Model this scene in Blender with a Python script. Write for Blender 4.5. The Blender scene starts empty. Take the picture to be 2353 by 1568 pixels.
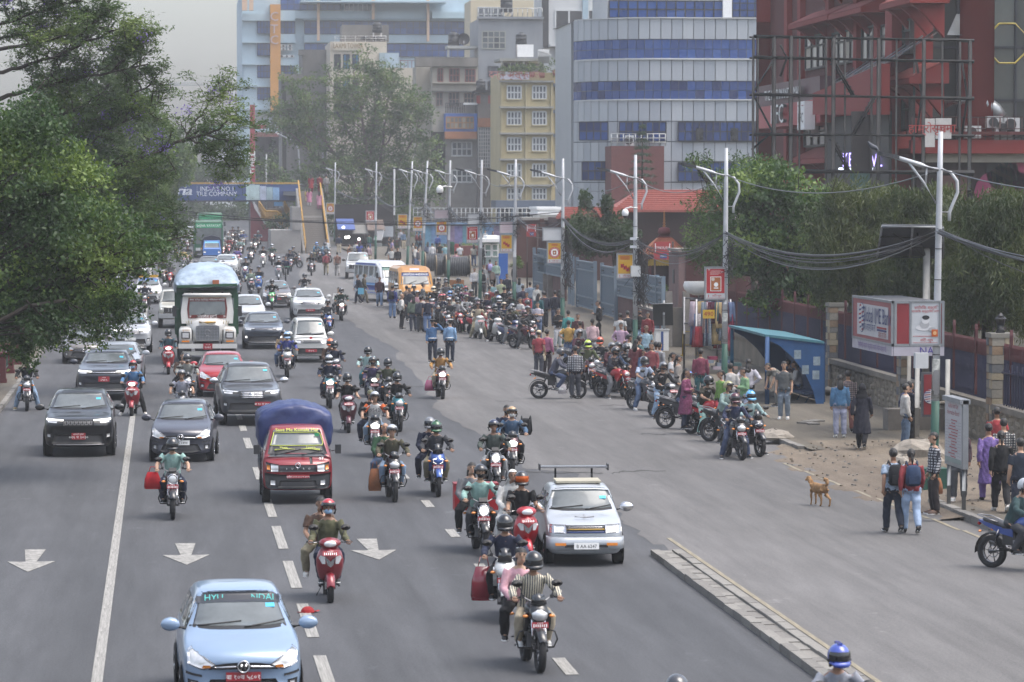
import bpy,bmesh,math,random
import numpy as np
from mathutils import Vector,Matrix
from mathutils.bvhtree import BVHTree
R=math.radians
RR,RU,RK,cs,sn,PI_,rG,EN,VC=random.random,random.uniform,random.choice,math.cos,math.sin,math.pi,range,enumerate,Vector
random.seed(7);NR=np.random.default_rng(7)
S=bpy.context.scene
COL=S.collection
CAMH,FPX,CXP,CYP=6.9,7900.0,1176.5,784.0
YAW,PITCH=math.atan(801.5/7900*cs(R(2.493))),R(2.493)
cam=bpy.data.objects.new('camera',bpy.data.cameras.new('camera'));COL.objects.link(cam)
cam.location=(0,0,CAMH);cam.rotation_euler=(R(90)-PITCH,0,-YAW)
cam.data.sensor_width=36;cam.data.lens=36*FPX/2353
cam.data.clip_start=.5;cam.data.clip_end=5000
cam.data.dof.use_dof=1;cam.data.dof.focus_distance=92;cam.data.dof.aperture_fstop=4.0
S.camera=cam
HAZE=.00033
SUN_EL,SUN_ROT=R(66),R(110)
w=bpy.data.worlds.new("World");S.world=w;w.use_nodes=1
nt=w.node_tree;nt.nodes.clear()
sky=nt.nodes.new('ShaderNodeTexSky');sky.sky_type='NISHITA';sky.sun_disc=0
sky.sun_elevation=SUN_EL;sky.sun_rotation=SUN_ROT;sky.dust_density=4.5;sky.air_density=1.0;sky.ozone_density=1.5
hs=nt.nodes.new('ShaderNodeHueSaturation');hs.inputs['Saturation'].default_value=.62
bg=nt.nodes.new('ShaderNodeBackground');bg.inputs['Strength'].default_value=.15
wo=nt.nodes.new('ShaderNodeOutputWorld')
nt.links.new(sky.outputs[0],hs.inputs['Color']);nt.links.new(hs.outputs[0],bg.inputs['Color']);nt.links.new(bg.outputs[0],wo.inputs[0])
sl=bpy.data.lights.new('sun','SUN');sl.energy=.6;sl.angle=R(40);sl.color=(1,.96,.9)
sun=bpy.data.objects.new('sun',sl);COL.objects.link(sun)
sun.rotation_euler=(R(90)-SUN_EL,0,R(180)-SUN_ROT)
S.view_settings.view_transform='Standard';S.view_settings.look='None'
S.view_settings.exposure=1.32;S.view_settings.gamma=1;S.view_settings.use_curve_mapping=0
S.render.engine='CYCLES'
S.cycles.max_bounces=6;S.cycles.volume_bounces=1;S.cycles.transparent_max_bounces=6
S.cycles.use_denoising=1
S.cycles.caustics_reflective=0;S.cycles.caustics_refractive=0
_f=VC((sn(YAW)*cs(PITCH),cs(YAW)*cs(PITCH),-sn(PITCH)))
_r=VC((cs(YAW),-sn(YAW),0));_u=_r.cross(_f)
ZN={'D':(0,0,1),'A':(344.7,517.1,.12457),'B':(545.8,517.1,.12457),'C':(143.6,545.8,.12824),'P':(660.7,574.5,.13429),'E':(890.5,574.5,.12459),'F':(1062.8,603.2,.14656),'G':(1235.2,660.7,.14656),'V':(689.4,746.9,.1649),'H':(1378.8,775.6,.1649),'I':(1579.9,833,.15392),'J':(677.9,471.1,.14649),'K':(976.7,448.1,.14649),'M':(517,0,.36639),'N':(1321.4,0,.43852),'Q':(1666,517,.3664),'O':(1781,862,.4505),'T':(379.2,402.2,.14649),'L':(1149,517.05,.29311)}
def zz(z,x,y):
 a=ZN[z];return a[0]+x*a[2],a[1]+y*a[2]
def ray(px,py):return _f+_r*((px-CXP)/FPX)+_u*((CYP-py)/FPX)
GY0,GK=139.0,.0076
def gz(Y):return max(0.0,GK*(Y-GY0))
def G(px,py,z=0.0):
 d=ray(px,py);t=(z-CAMH)/d.z if d.z<0 else 1e9
 if d.y*t>GY0:t=(CAMH-z+GK*GY0)/(GK*d.y-d.z)
 return VC((d.x*t,d.y*t,z+gz(d.y*t)))
def AT(px,py,Y):
 d=ray(px,py);t=Y/d.y;return VC((d.x*t,Y,CAMH+d.z*t))
def ATX(px,py,X):
 d=ray(px,py);t=X/d.x;return VC((X,d.y*t,CAMH+d.z*t))
def lin(h):
 if not isinstance(h,str):return tuple(h)
 v=[int(h[i:i+2],16)/255 for i in(0,2,4)]
 return tuple(c/12.92 if c<=.04045 else((c+.055)/1.055)**2.4 for c in v)
CN=dict(black='17181b',white='c9c9c6',grey='6d6f73',dgrey='3b3d42',lgrey='9fa2a5',navy='1f2740',blue='2c4f93',lblue='8fb0cf',sky='5f9fd0',red='a3202a',maroon='4c1c28',pink='d39aa8',rose='a8577f',purple='5b4a86',lilac='a99ac6',green='2f5a3c',lime='a5cf4d',mint='8cb8ae',teal='23707a',olive='5a5a3c',khaki='8d8468',beige='b3a488',brown='5a4234',tan='a3875f',yellow='cf9f22',orange='d0622c',denim='4a6285',ldenim='7d9ab8',cream='d3c8ad',silver='a9adb2',steel='5a7fb5',jean='39496a',lilacw='c4c3d6',dblue='242c46')
def cc(n):return lin(CN.get(n,n))
_M={}
def _new(key):
 m=bpy.data.materials.new(key);m.use_nodes=1
 n=m.node_tree;b=n.nodes['Principled BSDF'];_M[key]=m;return m,n,b
def _var(n,b,col,amt,scale,bump,stretch=None,coord='Object'):
 tc=n.nodes.new('ShaderNodeTexCoord');nz=n.nodes.new('ShaderNodeTexNoise');nz.inputs['Scale'].default_value=scale
 nz.inputs['Detail'].default_value=5;nz.inputs['Roughness'].default_value=.62
 src=tc.outputs[coord]
 if stretch:
  mp=n.nodes.new('ShaderNodeMapping');mp.inputs['Scale'].default_value=stretch;n.links.new(src,mp.inputs[0]);src=mp.outputs[0]
 n.links.new(src,nz.inputs['Vector'])
 mr=n.nodes.new('ShaderNodeMapRange');mr.inputs['From Min'].default_value=.25;mr.inputs['From Max'].default_value=.75
 mr.inputs['To Min'].default_value=1-amt;mr.inputs['To Max'].default_value=1+amt*.7
 n.links.new(nz.outputs[0],mr.inputs['Value'])
 mx=n.nodes.new('ShaderNodeMix');mx.data_type='RGBA';mx.blend_type='MULTIPLY';mx.inputs[0].default_value=1
 if isinstance(col,tuple):mx.inputs[6].default_value=(*col,1)
 else:n.links.new(col,mx.inputs[6])
 n.links.new(mr.outputs[0],mx.inputs[7]);n.links.new(mx.outputs[2],b.inputs['Base Color'])
 if bump:
  bp=n.nodes.new('ShaderNodeBump');bp.inputs['Strength'].default_value=bump;bp.inputs['Distance'].default_value=.03
  n.links.new(nz.outputs[0],bp.inputs['Height']);n.links.new(bp.outputs[0],b.inputs['Normal'])
 return mx
def fx(h,rough=.6,metal=0,noise=.12,scale=3.0,bump=0,coat=0,stretch=None,emit=0,coord='Object'):
 c=cc(h)if isinstance(h,str)else tuple(h)
 key=f'colour {h} {rough} {metal} {noise} {scale} {bump} {coat} {stretch} {emit} {coord}'
 if key in _M:return _M[key]
 m,n,b=_new(key);b.inputs['Roughness'].default_value=rough;b.inputs['Metallic'].default_value=metal
 b.inputs['Coat Weight'].default_value=coat;b.inputs['Coat Roughness'].default_value=.06
 b.inputs['Base Color'].default_value=(*c,1)
 if noise:_var(n,b,c,noise,scale,bump,stretch,coord)
 if emit:
  b.inputs['Emission Color'].default_value=(*c,1);b.inputs['Emission Strength'].default_value=emit
 return m
def om(key,rough,metal=0,coat=0,noise=.12,scale=3.0,bump=0,check=None):
 if key in _M:return _M[key]
 m,n,b=_new(key);b.inputs['Roughness'].default_value=rough;b.inputs['Metallic'].default_value=metal
 b.inputs['Coat Weight'].default_value=coat;b.inputs['Coat Roughness'].default_value=.05
 oi=n.nodes.new('ShaderNodeObjectInfo');col=oi.outputs['Color']
 if check:
  tc=n.nodes.new('ShaderNodeTexCoord');mp=n.nodes.new('ShaderNodeMapping');n.links.new(tc.outputs['Object'],mp.inputs[0])
  fac=None
  for ax in check[0]:
   wv=n.nodes.new('ShaderNodeTexWave');wv.bands_direction=ax;wv.inputs['Scale'].default_value=check[1];n.links.new(mp.outputs[0],wv.inputs[0])
   gt=n.nodes.new('ShaderNodeMath');gt.operation='GREATER_THAN';gt.inputs[1].default_value=check[2];n.links.new(wv.outputs['Fac'],gt.inputs[0])
   if fac is None:fac=gt.outputs[0]
   else:
    mm=n.nodes.new('ShaderNodeMath');mm.operation='MAXIMUM';n.links.new(fac,mm.inputs[0]);n.links.new(gt.outputs[0],mm.inputs[1]);fac=mm.outputs[0]
  mx=n.nodes.new('ShaderNodeMix');mx.data_type='RGBA';n.links.new(fac,mx.inputs[0]);n.links.new(col,mx.inputs[6]);mx.inputs[7].default_value=(*cc(check[3]),1);col=mx.outputs[2]
 _var(n,b,col,noise,scale,bump);return m
a5=om('vehicle paint',.3,.15,.7,.07,1.3)
a2=om('cloth',.95,0,0,.28,7,.5)
cq=om('checked cloth',.95,0,0,.2,7,.4,('XZ',5.5,.62,'2b2d35'))
ea=om('striped cloth',.95,0,0,.2,7,.4,('X',9,.6,'4b4f55'))
b4=om('flowered cloth',.95,0,0,.6,22,.3)
d2=om('plastic',.45,0,0,.15,4)
ez=om('matte',.85,0,0,.18,2.5)
ct=om('helmet shell',.18,0,.6,.05,3)
bw=om('skin',.55,0,0,.1,8)
d3=fx((.018,.018,.019),.85,0,.3,8)
ac=fx((.02,.02,.022),.5,0,.2,6)
ak=fx((.6,.6,.62),.22,1,.1,5)
ah=fx((.25,.25,.26),.4,.8,.2,6)
bf=fx((.12,.135,.14),.08,0,.35,1.6,0,.15)  # vehicle glass: lighter grey base paints in reflected sky and interior
em=fx((.015,.016,.018),.06,0,0,1,0,.6)
a8=fx((.62,.63,.64),.08,.25,.25,14,0,1)
b8=fx((1,.97,.9),.2,0,0,1,emit=1.0)
cf=fx((.75,.25,.04),.15,0,.1,9,0,.8)
PLATER=fx((.42,.02,.035),.4,0,.1,9)
af=fx((.75,.75,.74),.5,0,.06,3)
EYE=fx((.02,.015,.012),.2,0,0)
LIP=fx((.28,.1,.08),.5,0,0)
def tag(o,label=None,cat=None,group=None,kind=None):
 if label:o['label']=label
 if cat:o['category']=cat
 if group:o['group']=group
 if kind:o['kind']=kind
 return o
def ad(name,loc=(0,0,0),rz=0,label=None,cat=None,group=None):
 o=bpy.data.objects.new(name,None);COL.objects.link(o);o.location=loc;o.rotation_euler=(0,0,rz);o.empty_display_size=.1
 return tag(o,label,cat,group)
def ao(name,me,parent=None,color=None,loc=None,rot=None,mats=None):
 o=bpy.data.objects.new(name,me);COL.objects.link(o)
 if parent is not None:o.parent=parent;CH.setdefault(parent.name,[]).append(o)
 if color is not None:o.color=(*cc(color),1)if isinstance(color,str)else(*color,1)
 if loc is not None:o.location=loc
 if rot is not None:o.rotation_euler=rot
 return o
def frame(d):
 d=VC(d).normalized();a=VC((0,0,1))if abs(d.z)<.95 else VC((0,1,0))
 x=d.cross(a).normalized();return x,x.cross(d).normalized(),d
class MB:
 def __init__(s):s.v=[];s.f=[];s.m=[];s.mats=[];s.sm=[]
 def mi(s,m):
  if m not in s.mats:s.mats.append(m)
  return s.mats.index(m)
 def add(s,vs,fs,m,smooth=0):
  b=len(s.v);k=s.mi(m);s.v.extend([tuple(x)for x in vs])
  for f in fs:s.f.append([b+i for i in f]);s.m.append(k);s.sm.append(smooth)
  return s
 def box(s,c,d,m,rz=0,M=None):
  x,y,z=d[0]/2,d[1]/2,d[2]/2;cr,sr=cs(rz),sn(rz)
  vs=[]
  for i in rG(8):
   p=VC(((x if i&1 else-x),(y if i&2 else-y),(z if i&4 else-z)))
   if M is not None:p=M@p
   vs.append((c[0]+p.x*cr-p.y*sr,c[1]+p.x*sr+p.y*cr,c[2]+p.z))
  return s.add(vs,[(0,2,3,1),(4,5,7,6),(0,1,5,4),(2,6,7,3),(0,4,6,2),(1,3,7,5)],m)
 def b2(s,lo,hi,m):return s.box([(a+b)/2 for a,b in zip(lo,hi)],[abs(b-a)for a,b in zip(lo,hi)],m)
 def ab(s,pts,r,m,n=8,caps=1,smooth=1,av=None):
  pts=[VC(p)for p in pts];k=len(pts)
  rr=[r]*k if not isinstance(r,(list,tuple))else list(r)
  vs=[];px=None
  for i,p in EN(pts):
   d=(pts[min(i+1,k-1)]-pts[max(i-1,0)])
   if d.length<1e-6:d=VC((0,0,1))
   d.normalize()
   if px is None:x,y,_=frame(d)
   else:
    x=px-d*px.dot(d)
    if x.length<1e-4:x=frame(d)[0]
    x.normalize();y=d.cross(x)
   px=x
   for j in rG(n):
    a=2*PI_*j/n;ra,rb=(rr[i]if isinstance(rr[i],tuple)else(rr[i],rr[i]))
    vs.append(p+x*(ra*cs(a))+y*(rb*sn(a)))
  fs=[(i*n+j,i*n+(j+1)%n,(i+1)*n+(j+1)%n,(i+1)*n+j)for i in rG(k-1)for j in rG(n)]
  if caps:fs+=[tuple(rG(n))[::-1],tuple((k-1)*n+j for j in rG(n))]
  return s.add(vs,fs,m,smooth)
 def al(s,rings,m,smooth=1,caps=1,closed=1):
  n=len(rings[0]);vs=[p for r in rings for p in r];q=n if closed else n-1
  fs=[(i*n+j,i*n+(j+1)%n,(i+1)*n+(j+1)%n,(i+1)*n+j)for i in rG(len(rings)-1)for j in rG(q)]
  if caps:fs+=[tuple(rG(n))[::-1],tuple((len(rings)-1)*n+j for j in rG(n))]
  return s.add(vs,fs,m,smooth)
 def ell(s,c,r,m,nu=12,nv=8,keep=None,smooth=1):
  r=(r,r,r)if not isinstance(r,(tuple,list))else r
  vs=[];fs=[]
  for i in rG(nv+1):
   t=PI_*i/nv
   for j in rG(nu):
    a=2*PI_*j/nu
    vs.append((c[0]+r[0]*sn(t)*cs(a),c[1]+r[1]*sn(t)*sn(a),c[2]+r[2]*cs(t)))
  for i in rG(nv):
   for j in rG(nu):
    q=(i*nu+j,(i+1)*nu+j,(i+1)*nu+(j+1)%nu,i*nu+(j+1)%nu)
    if keep:
     mid=[sum(vs[k][a]for k in q)/4-c[a]for a in rG(3)]
     if not keep(*mid):continue
    fs.append(q)
  if keep:
   us=sorted({k for f in fs for k in f});mp={k:i for i,k in EN(us)}
   vs=[vs[k]for k in us];fs=[tuple(mp[k]for k in f)for f in fs]
  return s.add(vs,fs,m,smooth)
 def disc(s,c,nrm,r,m,n=16,th=.01):
  d=VC(nrm).normalized();c=VC(c);return s.ab([c,c+d*th],[r,r],m,n,1,0)
 def wheel(s,c,r,wd,m,n=24,prof=((1,.35),(.97,1),(.8,1.06),(.68,.92))):
  rings=[]
  pr=[(a,-b)for a,b in prof[::-1]]+[(a,b)for a,b in prof]
  for j in rG(n):
   t=2*PI_*j/n
   rings.append([(c[0]+wd/2*b,c[1]+r*a*cs(t),c[2]+r*a*sn(t))for a,b in pr])
  rings.append(rings[0]);return s.al(rings,m,1,0)
 def az(s,c,R0,r,m,n=24,k=6,axis='X',sq=1):
  rings=[]
  for j in rG(n+1):
   t=2*PI_*j/n;rg=[]
   for i in rG(k):
    a=2*PI_*i/k;q=R0+r*cs(a);h=r*sq*sn(a)
    p={'X':(h,q*cs(t),q*sn(t)),'Y':(q*cs(t),h,q*sn(t)),'Z':(q*cs(t),q*sn(t),h)}[axis]
    rg.append((c[0]+p[0],c[1]+p[1],c[2]+p[2]))
   rings.append(rg)
  return s.al(rings,m,1,0)
 def aw(s,poly,ax,lo,hi,m):
  def P(a,b,t):return{'x':(t,a,b),'y':(a,t,b),'z':(a,b,t)}[ax]
  n=len(poly);vs=[P(a,b,lo)for a,b in poly]+[P(a,b,hi)for a,b in poly]
  fs=[tuple(rG(n))[::-1],tuple(rG(n,2*n))]+[(i,(i+1)%n,n+(i+1)%n,n+i)for i in rG(n)]
  return s.add(vs,fs,m)
 def text(s,txt,size,m,M,ex=.0):
  vs,fs=ee(txt);vs=[(M@VC((x*size,y*size,0)))for x,y in vs]
  if vs:s.add(vs,fs,m)
  return s
 def mesh(s,name='mesh'):
  me=bpy.data.meshes.new(name);me.from_pydata(s.v,[],s.f)
  for m in s.mats:me.materials.append(m)
  me.polygons.foreach_set('material_index',s.m);me.polygons.foreach_set('use_smooth',s.sm);me.update();return me
 def aa(s,name,parent=None,color=None,loc=None,rot=None):return ao(name,s.mesh(name),parent,color,loc,rot)
_T={}
def ee(txt):
 if txt in _T:return _T[txt]
 cu=bpy.data.curves.new('lettering','FONT');cu.body=txt;cu.align_x='CENTER';cu.align_y='CENTER';cu.resolution_u=2;cu.size=1
 ob=bpy.data.objects.new('lettering',cu);me=ob.to_mesh()
 r=([(v.co.x,v.co.y)for v in me.vertices],[tuple(p.vertices)for p in me.polygons])
 ob.to_mesh_clear();bpy.data.objects.remove(ob);bpy.data.curves.remove(cu);_T[txt]=r;return r
def am(x,y,z,sx=1.0):
 return Matrix.Translation((x,y,z))@Matrix.Rotation(R(90),4,'X')@Matrix.Diagonal((sx,1,1,1))
def au(x,y,z,sx=1.0):
 return Matrix.Translation((x,y,z))@Matrix.Rotation(R(-90),4,'Z')@Matrix.Rotation(R(90),4,'X')@Matrix.Diagonal((sx,1,1,1))
def d9(name,V,F,mats,mi=None,smooth=0):
 me=bpy.data.meshes.new(name);k=F.shape[1]
 me.vertices.add(len(V));me.vertices.foreach_set('co',np.asarray(V,np.float32).ravel())
 me.loops.add(F.size);me.loops.foreach_set('vertex_index',F.astype(np.int32).ravel())
 me.polygons.add(len(F));me.polygons.foreach_set('loop_start',np.arange(0,F.size,k,dtype=np.int32))
 me.polygons.foreach_set('loop_total',np.full(len(F),k,np.int32))
 for m in mats:me.materials.append(m)
 if mi is not None:me.polygons.foreach_set('material_index',np.asarray(mi,np.int32))
 if smooth:me.polygons.foreach_set('use_smooth',np.ones(len(F),bool))
 me.update();me.validate();return me
_TMP=bpy.data.scenes.new('workshop')
def de(mb,mods,name='mesh'):
 me0=mb.mesh(name)if isinstance(mb,MB)else mb
 o=bpy.data.objects.new(name,me0);_TMP.collection.objects.link(o)
 for t,kw in mods:
  md=o.modifiers.new(t,t)
  for k,v in kw.items():setattr(md,k,v)
 vl=_TMP.view_layers[0];vl.update();dg=vl.depsgraph;e=o.evaluated_get(dg)
 me=bpy.data.meshes.new_from_object(e);me.name=name
 bpy.data.objects.remove(o);bpy.data.meshes.remove(me0);return me
CH={}
def dd(o,parent=None):
 c=o.copy();COL.objects.link(c);c.parent=parent
 if parent is not None:CH.setdefault(parent.name,[]).append(c)
 for ch in CH.get(o.name,()):dd(ch,c)
 return c
def eh(o):return CH.get(o.name,[])
# setting: sky is the world; ground, roads, markings, kerbs
_UB={}
def at(name,lo,hi,mat,parent=None,color=None,rz=0):
 if mat not in _UB:
  mb=MB();mb.box((0,0,0),(1,1,1),mat);_UB[mat]=mb.mesh('block')
 o=ao(name,_UB[mat],parent,color);o.location=[(a+b)/2 for a,b in zip(lo,hi)];o.scale=[max(1e-3,abs(b-a))for a,b in zip(lo,hi)]
 o.rotation_euler=(0,0,rz);return o
def bu(o):o['kind']='structure';return o
def cd(name,pts,z,mat,jitter=0,sub=0):
 P=[]
 n=len(pts)
 for i in rG(n):
  a,b=VC(pts[i][:2]),VC(pts[(i+1)%n][:2])
  for k in rG(sub+1):
   q=a.lerp(b,k/(sub+1));P.append((q.x+(RU(-jitter,jitter)if k else 0),q.y+(RU(-jitter,jitter)*3 if k else 0),z))
 mb=MB();mb.add(P,[tuple(rG(len(P)))],mat)
 me=mb.mesh(name);bm=bmesh.new();bm.from_mesh(me);bmesh.ops.triangulate(bm,faces=bm.faces[:]);bmesh.ops.recalc_face_normals(bm,faces=bm.faces[:])
 if sum(f.normal.z for f in bm.faces)<0:bmesh.ops.reverse_faces(bm,faces=bm.faces[:])
 bmesh.ops.bisect_plane(bm,geom=bm.verts[:]+bm.edges[:]+bm.faces[:],plane_co=(0,GY0,0),plane_no=(0,1,0))
 for v in bm.verts:v.co.z+=gz(v.co.y)
 bm.to_mesh(me);bm.free();return bu(ao(name,me))
def b3(key,c1,c2,es,spots=.3,tracks=0):
 m,n,b=_new(key);tc=n.nodes.new('ShaderNodeTexCoord');b.inputs['Roughness'].default_value=es;b.inputs['Specular IOR Level'].default_value=.3
 def nz(sc,st=None,det=6):
  q=n.nodes.new('ShaderNodeTexNoise');q.inputs['Scale'].default_value=sc;q.inputs['Detail'].default_value=det;q.inputs['Roughness'].default_value=.65;mp=n.nodes.new('ShaderNodeMapping');mp.inputs['Scale'].default_value=st or(1,1,1)
  n.links.new(tc.outputs['Object'],mp.inputs[0]);n.links.new(mp.outputs[0],q.inputs['Vector']);return q.outputs[0]
 def ramp(v,a,b_):
  r=n.nodes.new('ShaderNodeMapRange');r.inputs['From Min'].default_value=a;r.inputs['From Max'].default_value=b_;n.links.new(v,r.inputs[0]);return r.outputs[0]
 mx=n.nodes.new('ShaderNodeMix');mx.data_type='RGBA';mx.inputs[6].default_value=(*lin(c1),1);mx.inputs[7].default_value=(*lin(c2),1)
 n.links.new(ramp(nz(.16,(1,.3,1)),.32,.7),mx.inputs[0]);col=mx.outputs[2]
 for sc,st,amt,lo,hi in((3.0,(1,.1,1),.16,.35,.7),(26,(1,.5,1),spots,.3,.75),(.9,(1,.03,1),.16,.42,.6),(90,(1,.4,1),spots*.8,.3,.7),(1.1,(1,.6,1),.3,.64,.74)):
  m2=n.nodes.new('ShaderNodeMix');m2 .data_type='RGBA';m2 .blend_type='MULTIPLY';m2 .inputs[0].default_value=1;n.links.new(col,m2 .inputs[6])
  r=n.nodes.new('ShaderNodeMapRange');r.inputs['From Min'].default_value=lo;r.inputs['From Max'].default_value=hi;r.inputs['To Min'].default_value=1-amt;r.inputs['To Max'].default_value=1+amt*.5
  n.links.new(nz(sc,st),r.inputs[0]);n.links.new(r.outputs[0],m2 .inputs[7]);col=m2 .outputs[2]
 n.links.new(col,b.inputs['Base Color']);bp=n.nodes.new('ShaderNodeBump');bp.inputs['Strength'].default_value=.25;bp.inputs['Distance'].default_value=.02
 n.links.new(nz(60),bp.inputs['Height']);n.links.new(bp.outputs[0],b.inputs['Normal']);return m
ASPH=b3('asphalt','5b5c5f','66676a',.8,.3);CONC=b3('worn concrete','777573','838180',.85,.25);PAVE=b3('pavement concrete','756f66','877f70',.9,.4)
DIRT=b3('dry earth','87796a','9d917f',.95,.45);SOIL=b3('ground earth','4b4a40','5d5a4c',.95,.4)
MARK=fx('8a8883',.8,0,.6,7,0,0,(1,.6,1))
cd('ground',[(-1500,-60),(1500,-60),(1500,2400),(-1500,2400)],-.03,SOIL)
cd('road',[(-5.1,15),(16.9,15),(16.9,360),(24,400),(24,1400),(-22,1400),(-22,470),(-5.1,420)],0,ASPH)
_pts=[G(*zz('D',x,y))for x,y in((700,596),(690,640),(700,690),(800,735),(850,770),(905,800),(930,840),(985,900),(1010,945),(1090,990),(1200,1075),(1310,1085),(1365,1130),(1430,1180),(1480,1236))]
cd('concrete_apron',[(p.x,p.y)for p in _pts]+[(9.75,62),(9.75,15),(16.9,15),(16.9,330),(12,345)],.004,CONC,.18,5)
def df(X,y0,y1,w_=.13):
 h=gz((y0+y1)/2);o=at('lane_marking',(X-w_/2,y0,.005+h),(X+w_/2,y1,.012+h),MARK);o['kind']='structure'
 if y0>GY0:o.rotation_euler.x=math.atan(GK)
y=22.0
def gy(py):return G(1176,py).y
for a,b in((1600,1502),(1460,1383),(1347,1285),(1257,1205),(1184,1143),(1098,1070),(1027,1003),(987,974)):df(2.28,gy(a),gy(b),.19)
yy=104.0
while yy<330:df(2.28,yy,yy+4.4,.17);yy+=7.6
for a,b in((1554,1515),(1316,1296),(1234,1216),(1165,1149)):df(5.78,gy(a),gy(b),.19)
for a in(1099,1050,1005):df(5.78,gy(a),gy(a)+2.2,.17)
for Y in np.arange(30,330,3.0):df(-.96,Y,Y+3.0-.004,.16)
for cx,py in((-2.48,1312),(.4,1300),(3.99,1293)):
 g=G(375,py);mb=MB();X=cx
 P=[(-.1,.95),(-.42,1.05),(0,0),(.42,1.05),(.1,.95),(.17,3.7),(-.17,3.7)]
 P=[(-.2,3.9),(-.1,1.7),(-.44,1.75),(0,0),(.44,1.75),(.1,1.7),(.2,3.9)]
 mb.aw(P,'z',.005,.012,MARK);o=mb.aa('arrow_marking',None,None,(X,g.y,0),(0,0,0));bu(o)
YEL=fx('837b68',.8,0,.5,5)
for Y in np.arange(30,66,2.5):at('edge_line',(9.93,Y,.009),(10.02,Y+2.49,.013),YEL)['kind']='structure'
for Y in np.arange(56,84,2.5):at('edge_line',(16.0-.03*(Y-70),Y,.009),(16.09-.03*(Y-70),Y+2.4,.013),YEL)['kind']='structure'
cg=fx('716e69',.9,0,.3,4,.4);ca=fx('7e7b75',.9,0,.25,4,.4)
dv=bu(ad('divider_kerb'));
at('kerb_core',(9.2,30,-.02),(9.72,63.9,.075),fx('67645f',.95,0,.3,1),dv)
Y=30.0
while Y<63.8:
 for X0,X1 in((9.17,9.34),(9.58,9.75)):
  L=.86;at('kerb_stone',(X0,Y+.012,0),(X1,Y+L-.012,.12+RU(-.012,.012)),RK((cg,ca)),dv,None,RU(-.012,.012))
 if Y>36:at('paving_block',(9.36,Y+.015,0),(9.56,Y+.42,.085+RU(-.01,.01)),RK((cg,ca)),dv);at('paving_block',(9.36,Y+.445,0),(9.56,Y+.845,.085+RU(-.01,.01)),RK((cg,ca)),dv)
 Y+=.86
cd('pavement',[(16.85,88.5),(30,88.5),(40,330),(16.85,330)],.15,PAVE,.03,4)
cd('pavement',[(16.85,30),(40,30),(40,73),(16.85,73)],.151,PAVE,.03,4)
def du(parent,X,y0,y1,L,w_,h,name='kerb_stone'):
 Y=y0;q=0
 while Y<y1 and q<300:
  at(name,(X-w_/2,Y+.012,-.01+gz(Y)),(X+w_/2,Y+L-.012,h+gz(Y)+RU(-.012,.012)),RK((cg,ca)),parent,None,RU(-.01,.01));Y+=L;q+=1
kr=bu(ad('pavement_kerb'));du(kr,16.78,89.5,240,1.0,.2,.16);du(kr,16.78,50,73.5,.8,.2,.16)
def earth():
 nx,ny=44,70;xs=np.linspace(15.4,24,nx);ys=np.linspace(70.5,91.5,ny);X,Yg=np.meshgrid(xs,ys)
 n=np.zeros_like(X);rg=np.random.default_rng(3)
 for k in rG(26):
  a,b,c=rg.uniform(.6,5),rg.uniform(.3,3),rg.uniform(0,6);n+=np.sin(X*a+Yg*b*rg.choice([-1,1])+c)/26
 Z=np.clip((X-16.0)*.11,0,.16)+n*.16*np.clip((X-15.6)*.6,0,1)*np.clip(np.minimum(Yg-71,91-Yg)*.5,0,1)
 edge=15.4+1.0*np.abs((Yg-81)/10.5)**2+.25*np.sin(Yg*2.3);Z=np.where(X<edge,-.02,Z+.012)
 V=np.stack([X,Yg,Z],-1).reshape(-1,3);i=np.arange(nx*ny).reshape(ny,nx)
 F=np.stack([i[:-1,:-1],i[:-1,1:],i[1:,1:],i[1:,:-1]],-1).reshape(-1,4);bu(ao('earth_patch',d9('earth_patch',V,F,[DIRT],None,1)))
earth()
def ei(name,loc,s,label,mat=None,seed=0,cat='rubble',av=.5,group='broken concrete on the pavement'):
 rg=random.Random(seed);mb=MB();mb.ell((0,0,0),(1,1,1),mat or fx('8b847a',.95,0,.35,6,.6),12,8,None,0)
 mb.v=[tuple(c*(1+rg.uniform(-.16,.16))for c in v)for v in mb.v];mb.v=[(x*s[0],y*s[1],max(-.3,z)*s[2])for x,y,z in mb.v]
 return tag(mb.aa(name,None,None,(loc[0],loc[1],loc[2]+.15*s[2]),(0,0,rg.uniform(0,6))),label,cat,group)
g=G(2105,1050,.15);ei('rubble_block',(g.x,g.y,.12),(.75,.5,.42),'largest broken concrete lump at the foot of the bank sign',seed=1)
for i,(x,y,s)in EN(((2062,1058,.32),(2078,1066,.42),(2040,1072,.22),(2150,1062,.3))):
 g=G(x,y,.15);ei('rubble_block',(g.x,g.y,.12),(s,s*.7,s*.5),('flat grey slab left of the largest concrete lump','long tilted concrete slab before the largest lump','small grey concrete piece lying farthest left of the lumps','concrete piece beside the green base of the nearest lamp post')[i],seed=i+2)
g=G(1778,1007,.15);ei('rubble_heap',(g.x,g.y,.15),(.55,.45,.22),'low grey heap of gravel on the pavement edge by parked motorcycles',seed=9,cat='heap',group=None)
mb=MB()
for i in rG(420):
 X,Yv=RU(15.6,22.6),RU(71,91);s=RU(.015,.05)
 mb.box((X,Yv,.05+max(0,min(.15,(X-16)*.11))),(s*RU(.7,1.8),s*RU(.7,1.6),s*.8),RK((cg,DIRT,ca)),RU(0,3))
tag(mb.aa('gravel'),None,None,None,'stuff')
for i,(x,y)in EN(((1862,971),(1876,969),(1852,974),(1868,976))):
 g=G(x,y,.15);o=at('loose_paving_slab',(g.x-.16,g.y-.22,.152),(g.x+.16,g.y+.22,.2),cg,None,None,RU(0,1));tag(o,'loose broken paving slab in the cluster lying by the bus shelter','slab','loose slabs by the shelter')
CR=fx('3d3c3b',.95,0,.2)
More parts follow.
